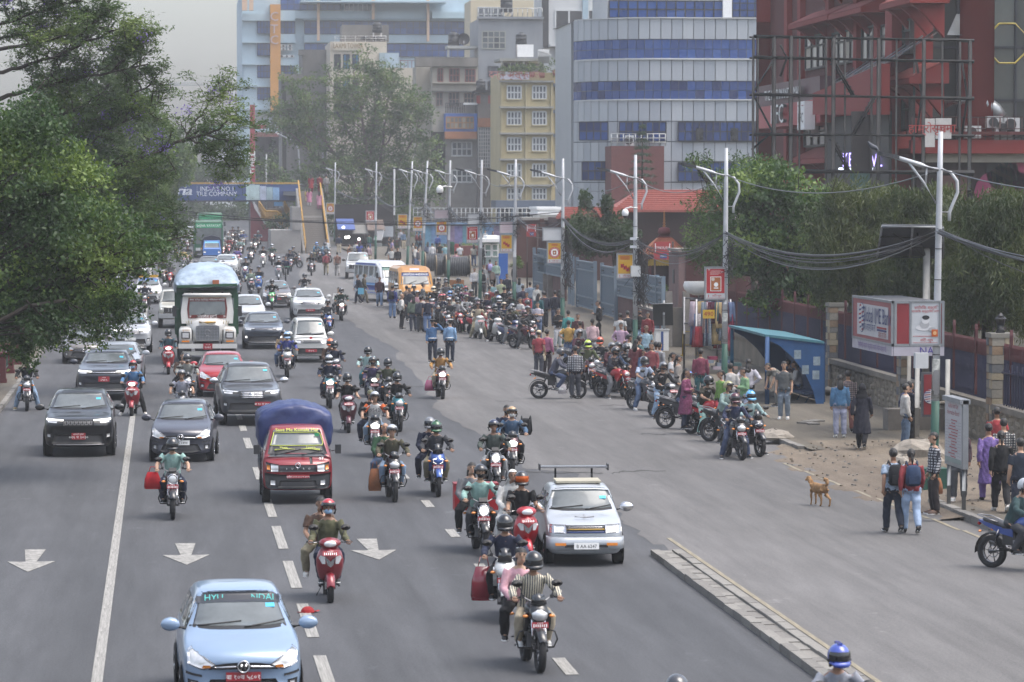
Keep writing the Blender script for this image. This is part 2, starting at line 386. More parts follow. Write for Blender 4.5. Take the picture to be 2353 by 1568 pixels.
def e0(pts):
 mb=MB();P=[G(*p)for p in pts];Q=[]
 for a,b in zip(P,P[1:]):
  for k in rG(7):q=a.lerp(b,k/7);Q.append((q.x+RU(-.02,.02),q.y+RU(-.25,.25)))
 Q.append((P[-1].x,P[-1].y));vs=[]
 for x,yv in Q:t=RU(.06,.2);vs+=[(x,yv-t,.0085+gz(yv)),(x,yv+t,.0085+gz(yv))]
 mb.add(vs,[(2*i,2*i+2,2*i+3,2*i+1)for i in rG(len(Q)-1)],CR);bu(mb.aa('road_crack'))
for c in(((1208,1083),(1290,1087),(1385,1088)),((1405,1088),(1440,1084),(1530,1083)),((1376,932),(1436,932)),((1470,998),(1530,999)),((935,781),(1080,787)),((905,886),(975,889)),((1140,922),(1180,923)),((980,800),(1040,803))):e0(c)
cd('pavement',[(-7.5,40),(-5.2,40),(-5.2,330),(-7.5,330)],.12,PAVE,.02,3)
kl=bu(ad('pavement_kerb'));du(kl,-5.15,70,270,1.0,.16,.13)
MAR=fx('5c2a2c',.8,0,.3,3);MGR=fx('23493f',.6,0,.25,3)
fe=ad('pillar_fence',(0,0,0),0,'low fence of maroon pillars and green rails along the tree-lined pavement','fence')
Y=84.0
while Y<260:
 h=gz(Y);mb=MB();mb.b2((-6.0,Y-.21,.1),(-5.58,Y+.21,1.12),MAR);mb.b2((-6.06,Y-.27,1.12),(-5.52,Y+.27,1.2),MAR);mb.b2((-6.03,Y-.24,.1),(-5.55,Y+.24,.26),MAR);mb.aa('pillar',fe,None,(0,0,h))
 if Y<200:
  for z in(.4,.95):at('rail',(-5.81,Y+.3,z+h),(-5.77,Y+6.2,z+.05+h),MGR,fe)
  mb=MB()
  for k in rG(24):mb.box((-5.79,Y+.4+k*.245,.67+h),(.02,.02,.55),MGR)
  mb.aa('railing',fe)['kind']='stuff'
 Y+=6.5
def RC(z,x0,y0,x1,y1,Y):
 a=AT(*zz(z,x0,y0),Y);b=AT(*zz(z,x1,y1),Y);return min(a.x,b.x),max(a.x,b.x),min(a.z,b.z),max(a.z,b.z)
def wb(name,z,x0,y0,x1,y1,Y,dep,mat,parent=None,ed=0,dy=0):
 X0,X1,Z0,Z1=RC(z,x0,y0,x1,y1,Y)
 if ed:Z0=-.02
 mb=MB();mb.b2((X0,Y+dy,Z0),(X1,Y+dy+dep,Z1),mat);return mb.aa(name,parent)
def eg(name,lo,hi,mat,parent):return at(name,lo,hi,mat,parent)
def win(parent,z,x0,y0,x1,y1,Y,nx,ny,fm,pm,t=.07,out=.06,curtains=None):
 X0,X1,Z0,Z1=RC(z,x0,y0,x1,y1,Y);mb=MB();d0,d1=Y-out,Y+.02
 for i in rG(nx+1):x=X0+(X1-X0)*i/nx;mb.b2((x-t/2,d0,Z0),(x+t/2,d1,Z1),fm)
 for j in rG(ny+1):zq=Z0+(Z1-Z0)*j/ny;mb.b2((X0,d0-.004,zq-t/2),(X1,d1-.004,zq+t/2),fm)
 w_=mb.aa('window',parent)
 for i in rG(nx):
  for j in rG(ny):
   xa,xb=X0+(X1-X0)*i/nx+t*.4,X0+(X1-X0)*(i+1)/nx-t*.4;za,zb=Z0+(Z1-Z0)*j/ny+t*.4,Z0+(Z1-Z0)*(j+1)/ny-t*.4
   m=pm if not isinstance(pm,(list,tuple))else RK(pm)
   q=eg('pane',(xa,Y-out*.45,za),(xb,Y+.015,zb),m,w_)
 return w_
def ag(h,r=.12,n=.15):return fx(h,r,0,n,2.0)
BG=[ag('2b4a86'),ag('31518c'),ag('274278')];BGD=ag('1c2c58');DG=[ag('23272c'),ag('2b3036'),ag('1d2024')]
GRY=[ag('4a5058'),ag('3a4048'),ag('5a6066')]
MUL=fx('20242c',.5,.2,.1);PBL=fx('a3b6c0',.8,0,.14,.25,0,0,(1,1,.3));ORG=fx('b98136',.8,0,.12,.4);WHF=fx('b9bbbb',.7,0,.1,2)
def cv(parent,txt,c,size,m,face='front',ex=.06,sx=1.0):
 mb=MB()
 for k in rG(3):mb.text(txt,size,m if k==0 else ac,(am(c[0],c[1]+k*ex*.5,c[2],sx)if face=='front' else au(c[0]+k*ex*.5,c[1],c[2],sx)))
 return mb.aa('lettering',parent)
def c3(Y,z,x0,y0,x1,y1,label,stand=0,mat=None):
 X0,X1,Z0,Z1=RC(z,x0,y0,x1,y1,Y);r=(X1-X0)/2;cx=(X0+X1)/2;m=mat or fx('25282b',.5,0,.15,2)
 o=ad('water_tank',(cx,Y+r,Z0),0,label,'water tank','rooftop water tanks');h=Z1-Z0;mb=MB()
 mb.ab([(0,0,0),(0,0,h*.3),(0,0,h*.31),(0,0,h*.35),(0,0,h*.36),(0,0,h*.6),(0,0,h*.61),(0,0,h*.65),(0,0,h*.66),(0,0,h*.84),(0,0,h*.93)],[r,r,r*.96,r*.96,r,r,r*.96,r*.96,r,r*.97,r*.5],m,18);mb.aa('tank_body',o)
 mb=MB();mb.ab([(0,0,h*.92),(0,0,h)],r*.35,m,12);mb.aa('lid',o)
 if stand:
  mb=MB()
  for a in(-1,1):
   for b in(-1,1):mb.ab([(a*r*.8,b*r*.8,0),(a*r*.85,b*r*.85,-stand)],.06,ah,5)
  mb.ab([(-r,0,0),(r,0,0)],.08,ah,5);mb.ab([(-r*.8,-r*.8,-stand),(r*.8,-r*.8,0)],.05,ah,4);mb.aa('stand',o)
 return o
Y=545;b=ad('office_block',AT(*zz('M',800,1150),Y)*1,0,'huge pale blue block with deep blue window bands and a lettered orange pylon','building');b.location=(0,0,0)
wb('wall','M',107,-60,1545,1200,Y,40,PBL,b,1);wb('wall','M',118,400,480,1200,Y-.3,1,PBL,b,1)
for y0,y1 in((133,212),(272,350),(411,489),(549,627)):
 win(b,'M',203,y0,284,y1,Y-.3,4,2,MUL,BG,.1,.12);
 if y0!=272:win(b,'M',350,y0,438,y1,Y-.3,4,2,MUL,BG,.1,.12)
for y0,y1 in((66,131),(215,270),(358,411),(500,548)):wb('balcony','M',330,y0,440,y1,Y-2,2.5,PBL,b)
for y0,y1 in((66,131),(238,270),(376,408),(514,546),(650,690)):wb('ledge','M',104,y0+20,284,y1,Y-.9,1,PBL,b)
p=wb('pylon','M',284,28,350,720,Y-2.4,3,ORG,b)
for ch,yy in zip('CTC',(107,186,254)):c=AT(*zz('M',309,yy),Y-2.6);cv(p,ch,(c.x,Y-2.75,c.z),2.0,fx('b9a19c',.6),'front',.3)
for i,(x,y)in EN(((350,280),(392,280),(350,300),(392,300),(340,345),(372,345),(404,345))):
 q=wb('air_conditioner','M',x,y,x+30,y+17,Y-2.2,1,WHF,b);X0,X1,Z0,Z1=RC('M',x+9,y+2,x+23,y+15,Y-2.2);mb=MB();mb.disc(((X0+X1)/2,Y-2.22,(Z0+Z1)/2),(0,-1,0),(X1-X0)/2,ac,12,.05);mb.aa('fan_grille',q)
win(b,'M',498,133,1540,218,Y-.3,26,2,MUL,BG,.09,.12);win(b,'M',498,274,1580,358,Y-.3,27,2,MUL,BG,.09,.12);win(b,'M',350,-10,725,66,Y-.3,9,2,MUL,BG,.09,.12)
win(b,'M',750,20,920,70,Y-.3,6,1,WHF,GRY,.1,.12)
wb('fascia','M',438,68,1540,122,Y-1.6,2,PBL,b);wb('fascia','M',498,218,1540,272,Y-.9,1,PBL,b);wb('ledge','M',495,120,1545,131,Y-2.4,2.5,fx('8d9ea6',.8),b);wb('canopy','M',475,3,1390,18,Y-6,6,PBL,b)
for x0,x1,y0,y1 in((578,595,-20,256),(922,939,-20,122),(1267,1282,-20,260),(107,140,-40,66),(152,178,-40,66)):wb('column','M',x0,y0,x1,y1,Y-3,1.2,fx('c3a58a',.8),b)
wb('terrace_wall','M',1298,73,1540,118,Y-3,2,PBL,b)
for i in rG(6):wb('terrace_panel','M',1300+i*40,78,1336+i*40,116,Y-3.05,.1,fx('9fb5bd',.4),b)
Y=442;b=ad('concrete_block',(0,0,0),0,'bare grey unfinished concrete building left of the cream tower','building');CB=fx('6e6c69',.95,0,.4,.35,.3,0,(1,1,.35))
wb('wall','M',352,470,500,1200,Y,10,CB,b,1);wb('wall','M',486,312,662,1200,Y+.6,12,CB,b,1);wb('parapet','M',340,464,500,500,Y-1.2,1.5,CB,b);wb('parapet','M',462,312,500,345,Y-.6,1.5,CB,b);wb('recess_shade_strip','M',358,540,385,1160,Y-.02,.1,fx('34332f',.9),b);wb('shaft_wall','M',388,540,396,1160,Y-.2,.3,CB,b)  # dark strip on the wall face paints a recess in shade
Y=432;b=ad('cream_tower',(0,0,0),0,'cream painted tower with gold lettered sign board near its flat roof','building');CR_=fx('b5ac9c',.85,0,.14,.3,0,0,(1,1,.4))
wb('wall','M',660,262,1016,1200,Y,14,CR_,b,1);wb('wall','M',966,426,1298,1200,Y-.6,14,CR_,b,1);wb('sign_board','M',682,264,864,318,Y-.25,.3,fx('c0b8a8',.7),b);c=AT(*zz('M',772,290),Y-.3);cv(b,'LAXMI TOWER',(c.x,c.y-.3,c.z),.9,fx('7a5c1e',.5),'front',.1,.62)
wb('roof_room','M',735,157,1028,262,Y+6,6,CB,b);wb('roof_cabin','M',968,332,1091,428,Y-.3,4,fx('93a3a8',.5,0,.1),b);wb('cabin_panel','M',1003,338,1088,426,Y-.36,.05,fx('9fb0bb',.4,0,.08),b)
for x0,x1 in((686,724),(743,781),(800,838)):
 for k,(y0,y1)in EN(((343,432),(500,590),(660,740))):win(b,'M',x0,y0,x1,y1,Y,2,2,MUL,DG if x0<700 else[ag('3c6a8c'),ag('2f4560')],.1,.1)
for y0,y1 in((508,541),(675,707),(842,873),(1010,1042)):win(b,'M',1179,y0,1223,y1,Y-.6,2,2,fx('8d8a80',.7),DG,.08,.1)
mb=MB()
for x in np.linspace(690,1010,6):a=AT(*zz('M',x,262),Y+.1);mb.ab([a,a+VC((0,0,.7))],.03,af,5)
for dz in(.4,.7):a,c=AT(*zz('M',690,262),Y+.1),AT(*zz('M',1012,262),Y+.1);mb.ab([a+VC((0,0,dz)),c+VC((0,0,dz))],.03,af,5)
mb.aa('roof_railing',b)
mb=MB()
for x in np.linspace(1100,1290,9):a=AT(*zz('M',x,426),Y-.4);mb.ab([a,a+VC((0,0,.9))],.04,fx('7a3a34'),5)
a,c=AT(*zz('M',1096,426),Y-.4),AT(*zz('M',1294,426),Y-.4);mb.ab([a+VC((0,0,.9)),c+VC((0,0,.9))],.05,fx('7a3a34'),5);mb.aa('roof_railing',b)
c3(Y+4,'M',926,137,987,206,'black ribbed tank on a stand above the gold lettered cream tower',2.0)
for i,x in EN((852,930)):c3(Y+2,'M',x,228,x+60,250,('squat black tank left of a pair on the cream tower roof','squat black tank under the ribbed tank stand')[i])
c3(Y-4,'M',1402,197,1472,287,'single dark tank on a slab before the blue window band')
Yt=Y-4;o=ad('tank_platform',(0,0,0),0,'concrete slab on posts carrying one dark tank and a satellite dish','platform');wb('slab','M',1395,287,1582,305,Yt-.5,4,fx('9a9d9c',.9,0,.2),o);wb('post','M',1395,305,1408,365,Yt,.5,fx('9a9d9c',.9),o)
X0,X1,Z0,Z1=RC('M',1480,248,1516,282,Yt);o=ad('satellite_dish',((X0+X1)/2,Yt,Z0),0,'black satellite dish beside the single dark tank','satellite dish');mb=MB();mb.ab([(0,0,-.2),(0,0,.5)],.06,ah,6);mb.aa('mast',o);mb=MB();mb.ell((0,0,.7),(.75,.25,.75),ac,16,10,lambda x,y,z:y>0);mb.aa('dish',o)
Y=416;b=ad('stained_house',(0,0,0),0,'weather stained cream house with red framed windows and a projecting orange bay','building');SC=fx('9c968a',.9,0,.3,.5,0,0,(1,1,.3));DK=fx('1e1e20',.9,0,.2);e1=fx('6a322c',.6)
wb('wall','M',1300,420,1586,1210,Y,12,SC,b,1);wb('parapet','M',1196,360,1588,418,Y-.8,2,fx('6c6862',.95,0,.5,.7,0,0,(1,1,.4)),b);wb('wall','M',1196,418,1302,700,Y+3,5,SC,b,1)
wb('gap_shade_block','M',1296,828,1382,1190,Y-1,1.05,DK,b);wb('lower_wall','M',1382,868,1590,1200,Y-1.4,1.6,fx('807d79',.9,0,.3,.6),b,1)  # solid black block paints the shade of the gap
for x0,x1,y0,y1 in((1335,1366,432,513),(1409,1469,432,514),(1507,1568,436,516),(1326,1363,580,664),(1404,1467,582,668),(1500,1561,586,650)):win(b,'M',x0,y0,x1,y1,Y,2 if x1-x0<50 else 3,2,e1 if y0<570 else fx('6d5a50',.7),DG,.12,.14)
wb('ledge','M',1298,516,1590,524,Y-.7,.8,SC,b);wb('ledge','M',1298,570,1590,578,Y-.7,.8,fx('55524e',.9),b);wb('bay','M',1382,712,1588,828,Y-2.4,2.6,fx('3a5da0',.7),b);wb('bay_band','M',1382,826,1588,872,Y-2.5,2.7,fx('a66f4c',.8),b)
win(b,'M',1388,735,1560,806,Y-2.4,7,2,fx('9d7048',.7),[ag('8e8a80'),ag('6a6c66'),ag('a39e90')],.12,.1);wb('blue_post','M',1562,712,1586,826,Y-2.55,.2,fx('2f66b4',.6),b)
for y0,y1 in((893,977),(1068,1142)):win(b,'M',1424,y0,1546,y1,Y-1.4,4,2,WHF,GRY,.14,.14);wb('sill','M',1418,y1,1552,y1+6,Y-1.6,.3,WHF,b)
mb=MB();
for x in np.linspace(1384,1500,12):a=AT(*zz('M',x,710),Y-2.2);mb.ab([a,a+VC((0,0,1.2))],.05,DK,4)
a,c=AT(*zz('M',1384,710),Y-2.2),AT(*zz('M',1500,710),Y-2.2);mb.ab([a+VC((0,0,1.2)),c+VC((0,0,1.2))],.06,DK,5);mb.aa('balcony_railing',b);wb('awning','M',1500,645,1605,658,Y-3,2.4,af,b)
Y=426;b=ad('grey_block',(0,0,0),0,'plain grey block with a wide window and a lattice stair tower below','building');GB=fx('7d8186',.9,0,.22,.4,0,0,(1,1,.35))
wb('wall','M',1590,118,1993,720,Y,12,GB,b,1);wb('parapet','M',1584,104,2000,120,Y-.5,1,GB,b);win(b,'M',1613,198,1757,306,Y,4,3,fx('8a8c84',.7),GRY,.12,.12);win(b,'M',1650,418,1713,482,Y,3,1,MUL,GRY,.1,.1)
wb('tower_wall','M',1588,575,1727,1260,Y-14,4,fx('5f5a57',.9,0,.3),b,1);wb('orange_band','M',1588,742,1705,798,Y-14.2,.3,fx('7d4f33',.8,0,.3),b);lat=win(b,'M',1590,800,1705,1050,Y-14,8,11,fx('85878a',.7),GRY,.1,.12);wb('shed_roof','M',1570,566,1730,580,Y-14.5,5,DK,b)
for i,x in EN((1577,1649)):c3(Y-15,'M',x,497,x+60,566,('left black tank of the pair above the lattice stair tower','right black tank of the pair above the lattice stair tower')[i])
c3(Y+3,'M',1731,-22,1808,76,'large black tank at the very top of the plain grey block',.8)
for x0,x1 in((1578,1602),(1650,1676)):wb('red_shutter','M',x0,600,x1,650,Y-14.1,.2,fx('7c2320',.7),b)
mb=MB();a,c=AT(*zz('M',1590,104),Y-.4),AT(*zz('M',1990,104),Y-.4)
for k in rG(14):q=a.lerp(c,k/13);mb.ab([q,q+VC((0,0,1))],.05,WHF,4)
mb.ab([a+VC((0,0,1)),c+VC((0,0,1))],.06,WHF,4);mb.aa('roof_railing',b)
Y=395;b=ad('yellow_house',(0,0,0),0,'pale yellow five storey house with white window frames and rooftop plants','building');YL=fx('b0a27a',.85,0,.13,.35,0,0,(1,1,.4));YD=fx('8b8a84',.85,0,.2)
wb('wall','M',1727,455,2060,1300,Y,12,YL,b,1);wb('wall','M',2056,460,2240,1300,Y+.8,12,YL,b,1)
for x0 in(1733,1884,2044):wb('pilaster','M',x0,505,x0+13,1260,Y-.35,.4,fx('a39672',.85),b)
for yy in(505,668,832,995,1158):wb('ledge','M',1724,yy,2062,yy+12,Y-.8,.9,YD,b)
for y0,y1 in((540,622),(702,784),(865,948),(1030,1112),(1182,1252)):
 for x0,x1 in((1771,1856),(1929,2013)):win(b,'M',x0,y0,x1,y1,Y,4,2,WHF,GRY,.16,.14);wb('sill','M',x0-4,y1,x1+4,y1+6,Y-.3,.35,fx('a59a78',.85),b)
for y0,y1 in((560,638),(714,796),(882,962),(1050,1125),(1200,1260)):win(b,'M',2094,y0,2210,y1,Y+.8,4,2,MUL,DG,.14,.1)
for yy in(523,688,838,1006):wb('slate_band','M',2058,yy,2240,yy+22,Y-.1,1,fx('5d666d',.8),b)
wb('banner','M',1726,450,1908,500,Y-.95,.1,fx('b9b8c2',.6),b);c=AT(*zz('M',1816,470),Y-1);cv(b,'दन्त अस्पताल',(c.x,c.y-.05,c.z),1.1,fx('a5635e',.6),'front',.02)
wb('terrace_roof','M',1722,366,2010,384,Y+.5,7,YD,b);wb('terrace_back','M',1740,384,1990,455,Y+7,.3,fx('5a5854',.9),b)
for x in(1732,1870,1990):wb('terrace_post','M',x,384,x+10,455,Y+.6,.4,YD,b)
win(b,'M',1745,392,1880,445,Y+6.9,3,1,WHF,DG,.14,.1)
c3(Y+1.5,'M',1826,203,1896,278,'dark tank on a tall steel stand over the yellow house',3.6);wb('drying_cloth','M',1834,280,1935,358,Y+1.3,.05,af,b)
mb=MB()
for k in rG(12):a=AT(*zz('M',1965+k*6,400-(k%2)*3),Y);mb.ab([a,a+VC((0,0,1.6))],.05,WHF,4)
a,c=AT(*zz('M',1960,395),Y),AT(*zz('M',2045,425),Y);mb.ab([a+VC((0,0,1.4)),c+VC((0,0,1.4))],.06,WHF,4);mb.aa('stair_railing',b)
Y=452;b=ad('dark_glass_house',(0,0,0),0,'white framed house with tall black glass behind the yellow house','building');wb('wall','M',1990,-30,2300,900,Y,10,WHF,b,1);wb('dark_flank','M',1988,-30,2030,300,Y-.3,.4,DK,b)
win(b,'M',2072,65,2242,276,Y,2,1,WHF,[ag('1d2026')],.2,.2);win(b,'M',2278,65,2400,276,Y,2,1,WHF,[ag('1d2026')],.2,.2);wb('blue_pier','M',2244,-20,2278,340,Y-.4,.5,fx('93a9b5',.7),b);wb('ledge','M',2036,276,2300,292,Y-2,2.2,WHF,b);wb('dark_storey','M',2080,315,2300,380,Y-.5,.6,DK,b);wb('red_rail','M',2090,385,2300,408,Y-2,.3,fx('6d2a2c',.8),b)
Y=475;b=ad('cream_block',(0,0,0),0,'cream topped block rising behind the grey one','building');wb('wall','M',1541,2,1936,800,Y,10,fx('b9ad92',.85,0,.1,.3),b,1);win(b,'M',1586,46,1750,180,Y,4,3,WHF,GRY,.1,.1)
Y=285;b=ad('silver_building',(0,0,0),0,'silver panel clad office building with blue glass bands and a rounded corner','building');SIL=[fx('9fa4aa',.4,.25,.1,.5,0,0,(1,1,.3)),fx('a6abb0',.42,.25,.1,.5,0,0,(1,1,.3)),fx('999fa6',.4,.25,.12,.5,0,0,(1,1,.3))]
XL=AT(*zz('N',20,500),Y).x;XR=AT(*zz('N',1075,500),Y).x
def ew(s):
 r=7.5;q=r*R(75)
 if s<q:a=R(75)*(1-s/q);return VC((XL+r*(1-sn(a))/1-r*(1-sn(R(75)))*0,Y+r*(1-cs(a)),0)),a
 return VC((XL+r+(s-q),Y,0)),0.0
SLEN=7.5*R(75)+XR-XL-7.5
def zN(yv):return AT(*zz('N',600,yv),Y).z
mb=MB();pts=[ew(SLEN*i/60)[0]for i in rG(61)]
for i in rG(60):
 p,q=pts[i],pts[i+1];mb.add([(p.x,p.y+.12,-.02),(q.x,q.y+.12,-.02),(q.x,q.y+.12,zN(98)),(p.x,p.y+.12,zN(98))],[(0,1,2,3)],fx('585d63',.8))
mb.add([(p.x,p.y+.12,zN(98))for p in pts]+[(XR,Y+20,zN(98)),(XL,Y+20,zN(98))],[tuple(rG(63))],fx('777b80',.8));mb.b2((XL+.3,Y+8,-.02),(XR,Y+20,zN(98)),SIL[0]);mb.aa('core',b)
def be(s0,s1,n,y0,y1,mats,name,out,gap=.03,rows=1):
 for i in rG(n):
  a,b_=s0+(s1-s0)*i/n+gap,s0+(s1-s0)*(i+1)/n-gap;p,t=ew((a+b_)/2)
  for j in rG(rows):
   z1=zN(y0)+(zN(y1)-zN(y0))*j/rows-gap;z0=zN(y0)+(zN(y1)-zN(y0))*(j+1)/rows+gap
   q=at(name,(0,0,0),(b_-a,.08,z1-z0),RK(mats),b,None,-t);q.location=(p.x,p.y-out+.08,(z0+z1)/2)
NP=21
for y0,y1 in((96,207),(310,425),(524,636)):be(0,SLEN,NP,y0,y1,SIL,'cladding_panel',.1)
for y0,y1 in((207,308),(425,522)):be(0,SLEN,27,y0,y1,BG if y0<300 else[BG[2],BG[0],BG[2],BGD],'window_pane',.0,.025,2)
for y0,y1 in((92,98),(306,314),(520,527)):
 mb=MB()
 for i in rG(60):p,q=pts[i],pts[i+1];mb.add([(p.x,p.y-.25,zN(y1)),(q.x,q.y-.25,zN(y1)),(q.x,q.y-.25,zN(y0)),(p.x,p.y-.25,zN(y0)),(p.x,p.y+.1,zN(y0)),(q.x,q.y+.1,zN(y0)),(p.x,p.y+.1,zN(y1)),(q.x,q.y+.1,zN(y1))],[(0,1,2,3),(3,2,5,4),(1,0,6,7)],WHF)
 mb.aa('ledge',b)
be(0,SLEN,NP,636,742,SIL,'cladding_panel',-.02);be(0,SLEN,NP,744,846,SIL,'cladding_panel',-.02);be(0,SLEN,NP,848,955,SIL,'cladding_panel',-.02);be(0,SLEN,NP,957,1090,SIL,'cladding_panel',-.02)
for x0,y0,x1,y1,n in((22,640,172,736,4),(232,640,476,740,7),(540,640,980,740,12),(36,848,170,945,4),(540,852,980,950,12)):win(b,'N',x0,y0,x1,y1,Y-.12,n,2,MUL,[BGD,BG[2]],.08,.1)
wb('upper_storey','N',168,-40,1100,98,Y+2.5,10,WHF,b);win(b,'N',178,4,776,96,Y+2.4,12,2,MUL,BG,.1,.12);win(b,'N',824,-20,1060,92,Y+2.4,6,3,MUL,BG,.08,.12);wb('white_pier','N',776,-40,822,98,Y+1.9,.6,af,b)
for x0,x1 in((634,672),(815,855)):wb('open_casement','N',x0,672,x1,738,Y-.6,.08,DG[2],b)
bp=wb('brick_porch','N',190,766,466,1150,Y-4,4,fx('5f3330',.9,0,.15,3),b,1);mb=MB()
for dz in(.3,.65,1.0):a,c=AT(*zz('N',190,766),Y-4),AT(*zz('N',474,766),Y-4);mb.ab([a+VC((0,0,dz)),c+VC((0,0,dz))],.05,WHF,5)
for k in rG(10):q=a.lerp(c,k/9);mb.ab([q,q+VC((0,0,1))],.05,WHF,5)
mb.aa('porch_railing',b)
def d5(parent,z,x0,y0,x1,y1,Y):
 q=wb('air_conditioner',z,x0,y0,x1,y1,Y,.4,WHF,parent);X0,X1,Z0,Z1=RC(z,x0,y0,x1,y1,Y);mb=MB();r=(Z1-Z0)*.4;mb.disc((X0+(X1-X0)*.4,Y-.02,(Z0+Z1)/2),(0,-1,0),r,ac,14,.03);mb.az((X0+(X1-X0)*.4,Y-.03,(Z0+Z1)/2),r,.02,ah,14,4,'Y');mb.aa('fan_grille',q);return q
d5(b,'N',264,710,308,764,Y-3)
b=ad('red_mall',(0,0,0),0,'red shopping mall with sloping awnings, a black entrance and a lettered sign box','building')
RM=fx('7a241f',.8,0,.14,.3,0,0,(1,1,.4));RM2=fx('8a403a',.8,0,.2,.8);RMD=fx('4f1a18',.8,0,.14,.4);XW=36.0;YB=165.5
def zx(x,yv,X=XW):return ATX(*zz('N',x,yv),X)
def e3(name,x0,y0,x1,y1,X,th,mat,parent=b):
 a,c=zx(x0,y0,X),zx(x1,y1,X);mb=MB();z0=ATX(*zz('N',x1,y1),X).z;z1=ATX(*zz('N',x0,y0),X).z
 mb.b2((X,min(a.y,c.y),min(z0,z1)),(X+th,max(a.y,c.y),max(z0,z1)),mat);return mb.aa(name,parent)
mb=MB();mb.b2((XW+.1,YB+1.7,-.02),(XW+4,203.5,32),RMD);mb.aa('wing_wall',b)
mb=MB();mb.ab([(XW+.2,203.2,-.02),(XW+.2,203.2,34)],.95,RM,22);mb.aa('round_column',b)
for xn in(1120,1190,1338,1485,1595):yv=zx(xn,500,XW).y;at('pier',(XW-.22,yv-.45,-.02),(XW+.65,yv+.45,32),RM,b)
def NZ(x,yv,X):return zx(x,yv,X).z
def NY(x,X):return zx(x,500,X).y
def eq(x0,x1,yt,yb,n):
 y0,y1=NY(x1,XW-.1),NY(x0,XW-.1);xm=(x0+x1)/2;z0,z1=NZ(xm,yb,XW-.1),NZ(xm,yt,XW-.1);mb=MB();f=fx('2a2422',.6)
 for i in rG(n+1):q=y0+(y1-y0)*i/n;mb.b2((XW-.12,q-.07,z0),(XW+.08,q+.07,z1),f)
 for k,zv in EN((z0,z0+(z1-z0)*.68,z1)):mb.b2((XW-.115,y0,zv-.05),(XW+.075,y1,zv+.05),f)
 w_=mb.aa('window',b)
 for i in rG(n):
  for a,c in((z0+.06,z0+(z1-z0)*.68-.06),(z0+(z1-z0)*.68+.06,z1-.06)):eg('pane',(XW-.05,y0+(y1-y0)*i/n+.08,a),(XW+.06,y0+(y1-y0)*(i+1)/n-.08,c),RK([ag('3a3d40'),ag('8d8d88'),ag('5b5e60'),fx('a9a396',.8)]),w_)
for q in((1205,1330,185,355,4),(1345,1470,165,330,4),(1500,1590,140,310,3),(1600,1755,120,290,4),(1640,1752,530,685,3),(1200,1310,655,765,3)):eq(*q)
def er(x0,x1,yl,rise=1.1,out=1.3):
 X=XW-out;y0,y1=NY(x1,X),NY(x0,X);z0=NZ((x0+x1)/2,yl,X);z1=z0+rise
 mb=MB();mb.aw([(XW+.6,z1),(X,z0+.25),(X,z0),(X+.1,z0-.02),(XW+.6,z0)],'y',y0,y1,RM);mb.add([(XW+.5,y0+.1,z1+.02),(XW+.5,y1-.1,z1+.02),(X-.02,y1-.1,z0+.28),(X-.02,y0+.1,z0+.28)],[(0,1,2,3)],RM2);mb.aa('awning',b)
 for s in(.12,.5,.88):q=y0+(y1-y0)*s;mb=MB();mb.aw([(XW+.5,z0),(X+.2,z0),(X+.7,z0-.35),(XW-.1,z0-.9),(XW+.5,z0-1.6)],'y',q-.2,q+.2,RM);mb.aa('awning_bracket',b)
for q in((1115,1320,130),(1325,1495,85),(1590,1752,35),(1600,1750,448),(1130,1312,858),(1180,1340,-90),(1345,1500,-110)):er(*q)
for x0,x1,yv in((1200,1760,-20),(1200,1760,420)):q=NZ(1480,yv,XW);at('parapet',(XW+.1,NY(x1,XW),q),(XW+.62,NY(x0,XW),q+1.7),RM,b)
X_=34.0;Q=[(NY(x,X_),NZ(x,yv,X_))for x,yv in((1285,490),(1650,335),(1650,602),(1285,602))]
mb=MB();mb.aw(Q,'x',X_-.4,X_,RM);mb.aa('slope_side',b)
mb=MB();n_=26
for k in rG(n_):
 x0=X_+2.6*k/n_;mb.add([(x0,Q[0][0],Q[0][1]+.1+k*.06),(x0+.1,Q[0][0],Q[0][1]+.15+k*.06),(x0+.1,Q[1][0],Q[1][1]+.15+k*.06),(x0,Q[1][0],Q[1][1]+.1+k*.06)],[(0,1,2,3)],fx('8a8683',.5,.3,.25,1))
mb.aa('corrugated_roof',b)['kind']='stuff'
for k in rG(7):
 t=k/6;a=VC((34.6,Q[0][0]+(Q[1][0]-Q[0][0])*t,Q[0][1]+.5+(Q[1][1]-Q[0][1])*t));mb=MB();mb.ab([a,a+VC((1.6,0,1.1))],.05,ah,4);mb.aa('roof_strut',b)
ya,yb_=NY(1645,34.6),NY(1320,34.6);ze=NZ(1480,602,34.6);mb=MB();mb.b2((34.6,ya,.1),(34.75,yb_,ze),fx('0b0b0d',.6));mb.aa('entrance_shade_panel',b);q=zx(1500,700,33.4);mb=MB();mb.ab([(33.4,q.y,-.02),(33.4,q.y,ze)],.5,fx('2a2423',.7,0,.2),16);mb.aa('entrance_column',b)  # flat near-black panel paints the shade inside the open entrance
mb=MB();mb.ab([(33.4,q.y,-.02),(33.4,q.y,NZ(1500,905,33.4))],.54,fx('2b4a46',.7,0,.2),16);mb.aa('column_wrap',b)
NEON=fx((.45,.35,1),.4,0,0,emit=1.2)
for t,xn in(('KE',1428),('VL',1580)):mb=MB();q=zx(xn,842,34.5);mb.text(t,1.0,NEON,au(34.5,q.y,q.z,2.4));mb.aa('lit_lettering',b)
for xn in(1390,1415,1440,1465,1545):q=zx(xn,886,34.5);at('strip_light',(34.5,q.y-.45,q.z-.06),(34.55,q.y+.45,q.z+.06),fx((.8,.85,1),.4,0,0,emit=1),b)
a,c=zx(955,560,34.0),zx(1283,560,34.0);y0,y1=c.y,a.y;zt,zm,zb=zx(1283,398,34.0).z,zx(1283,517,34.0).z,zx(1283,642,34.0).z
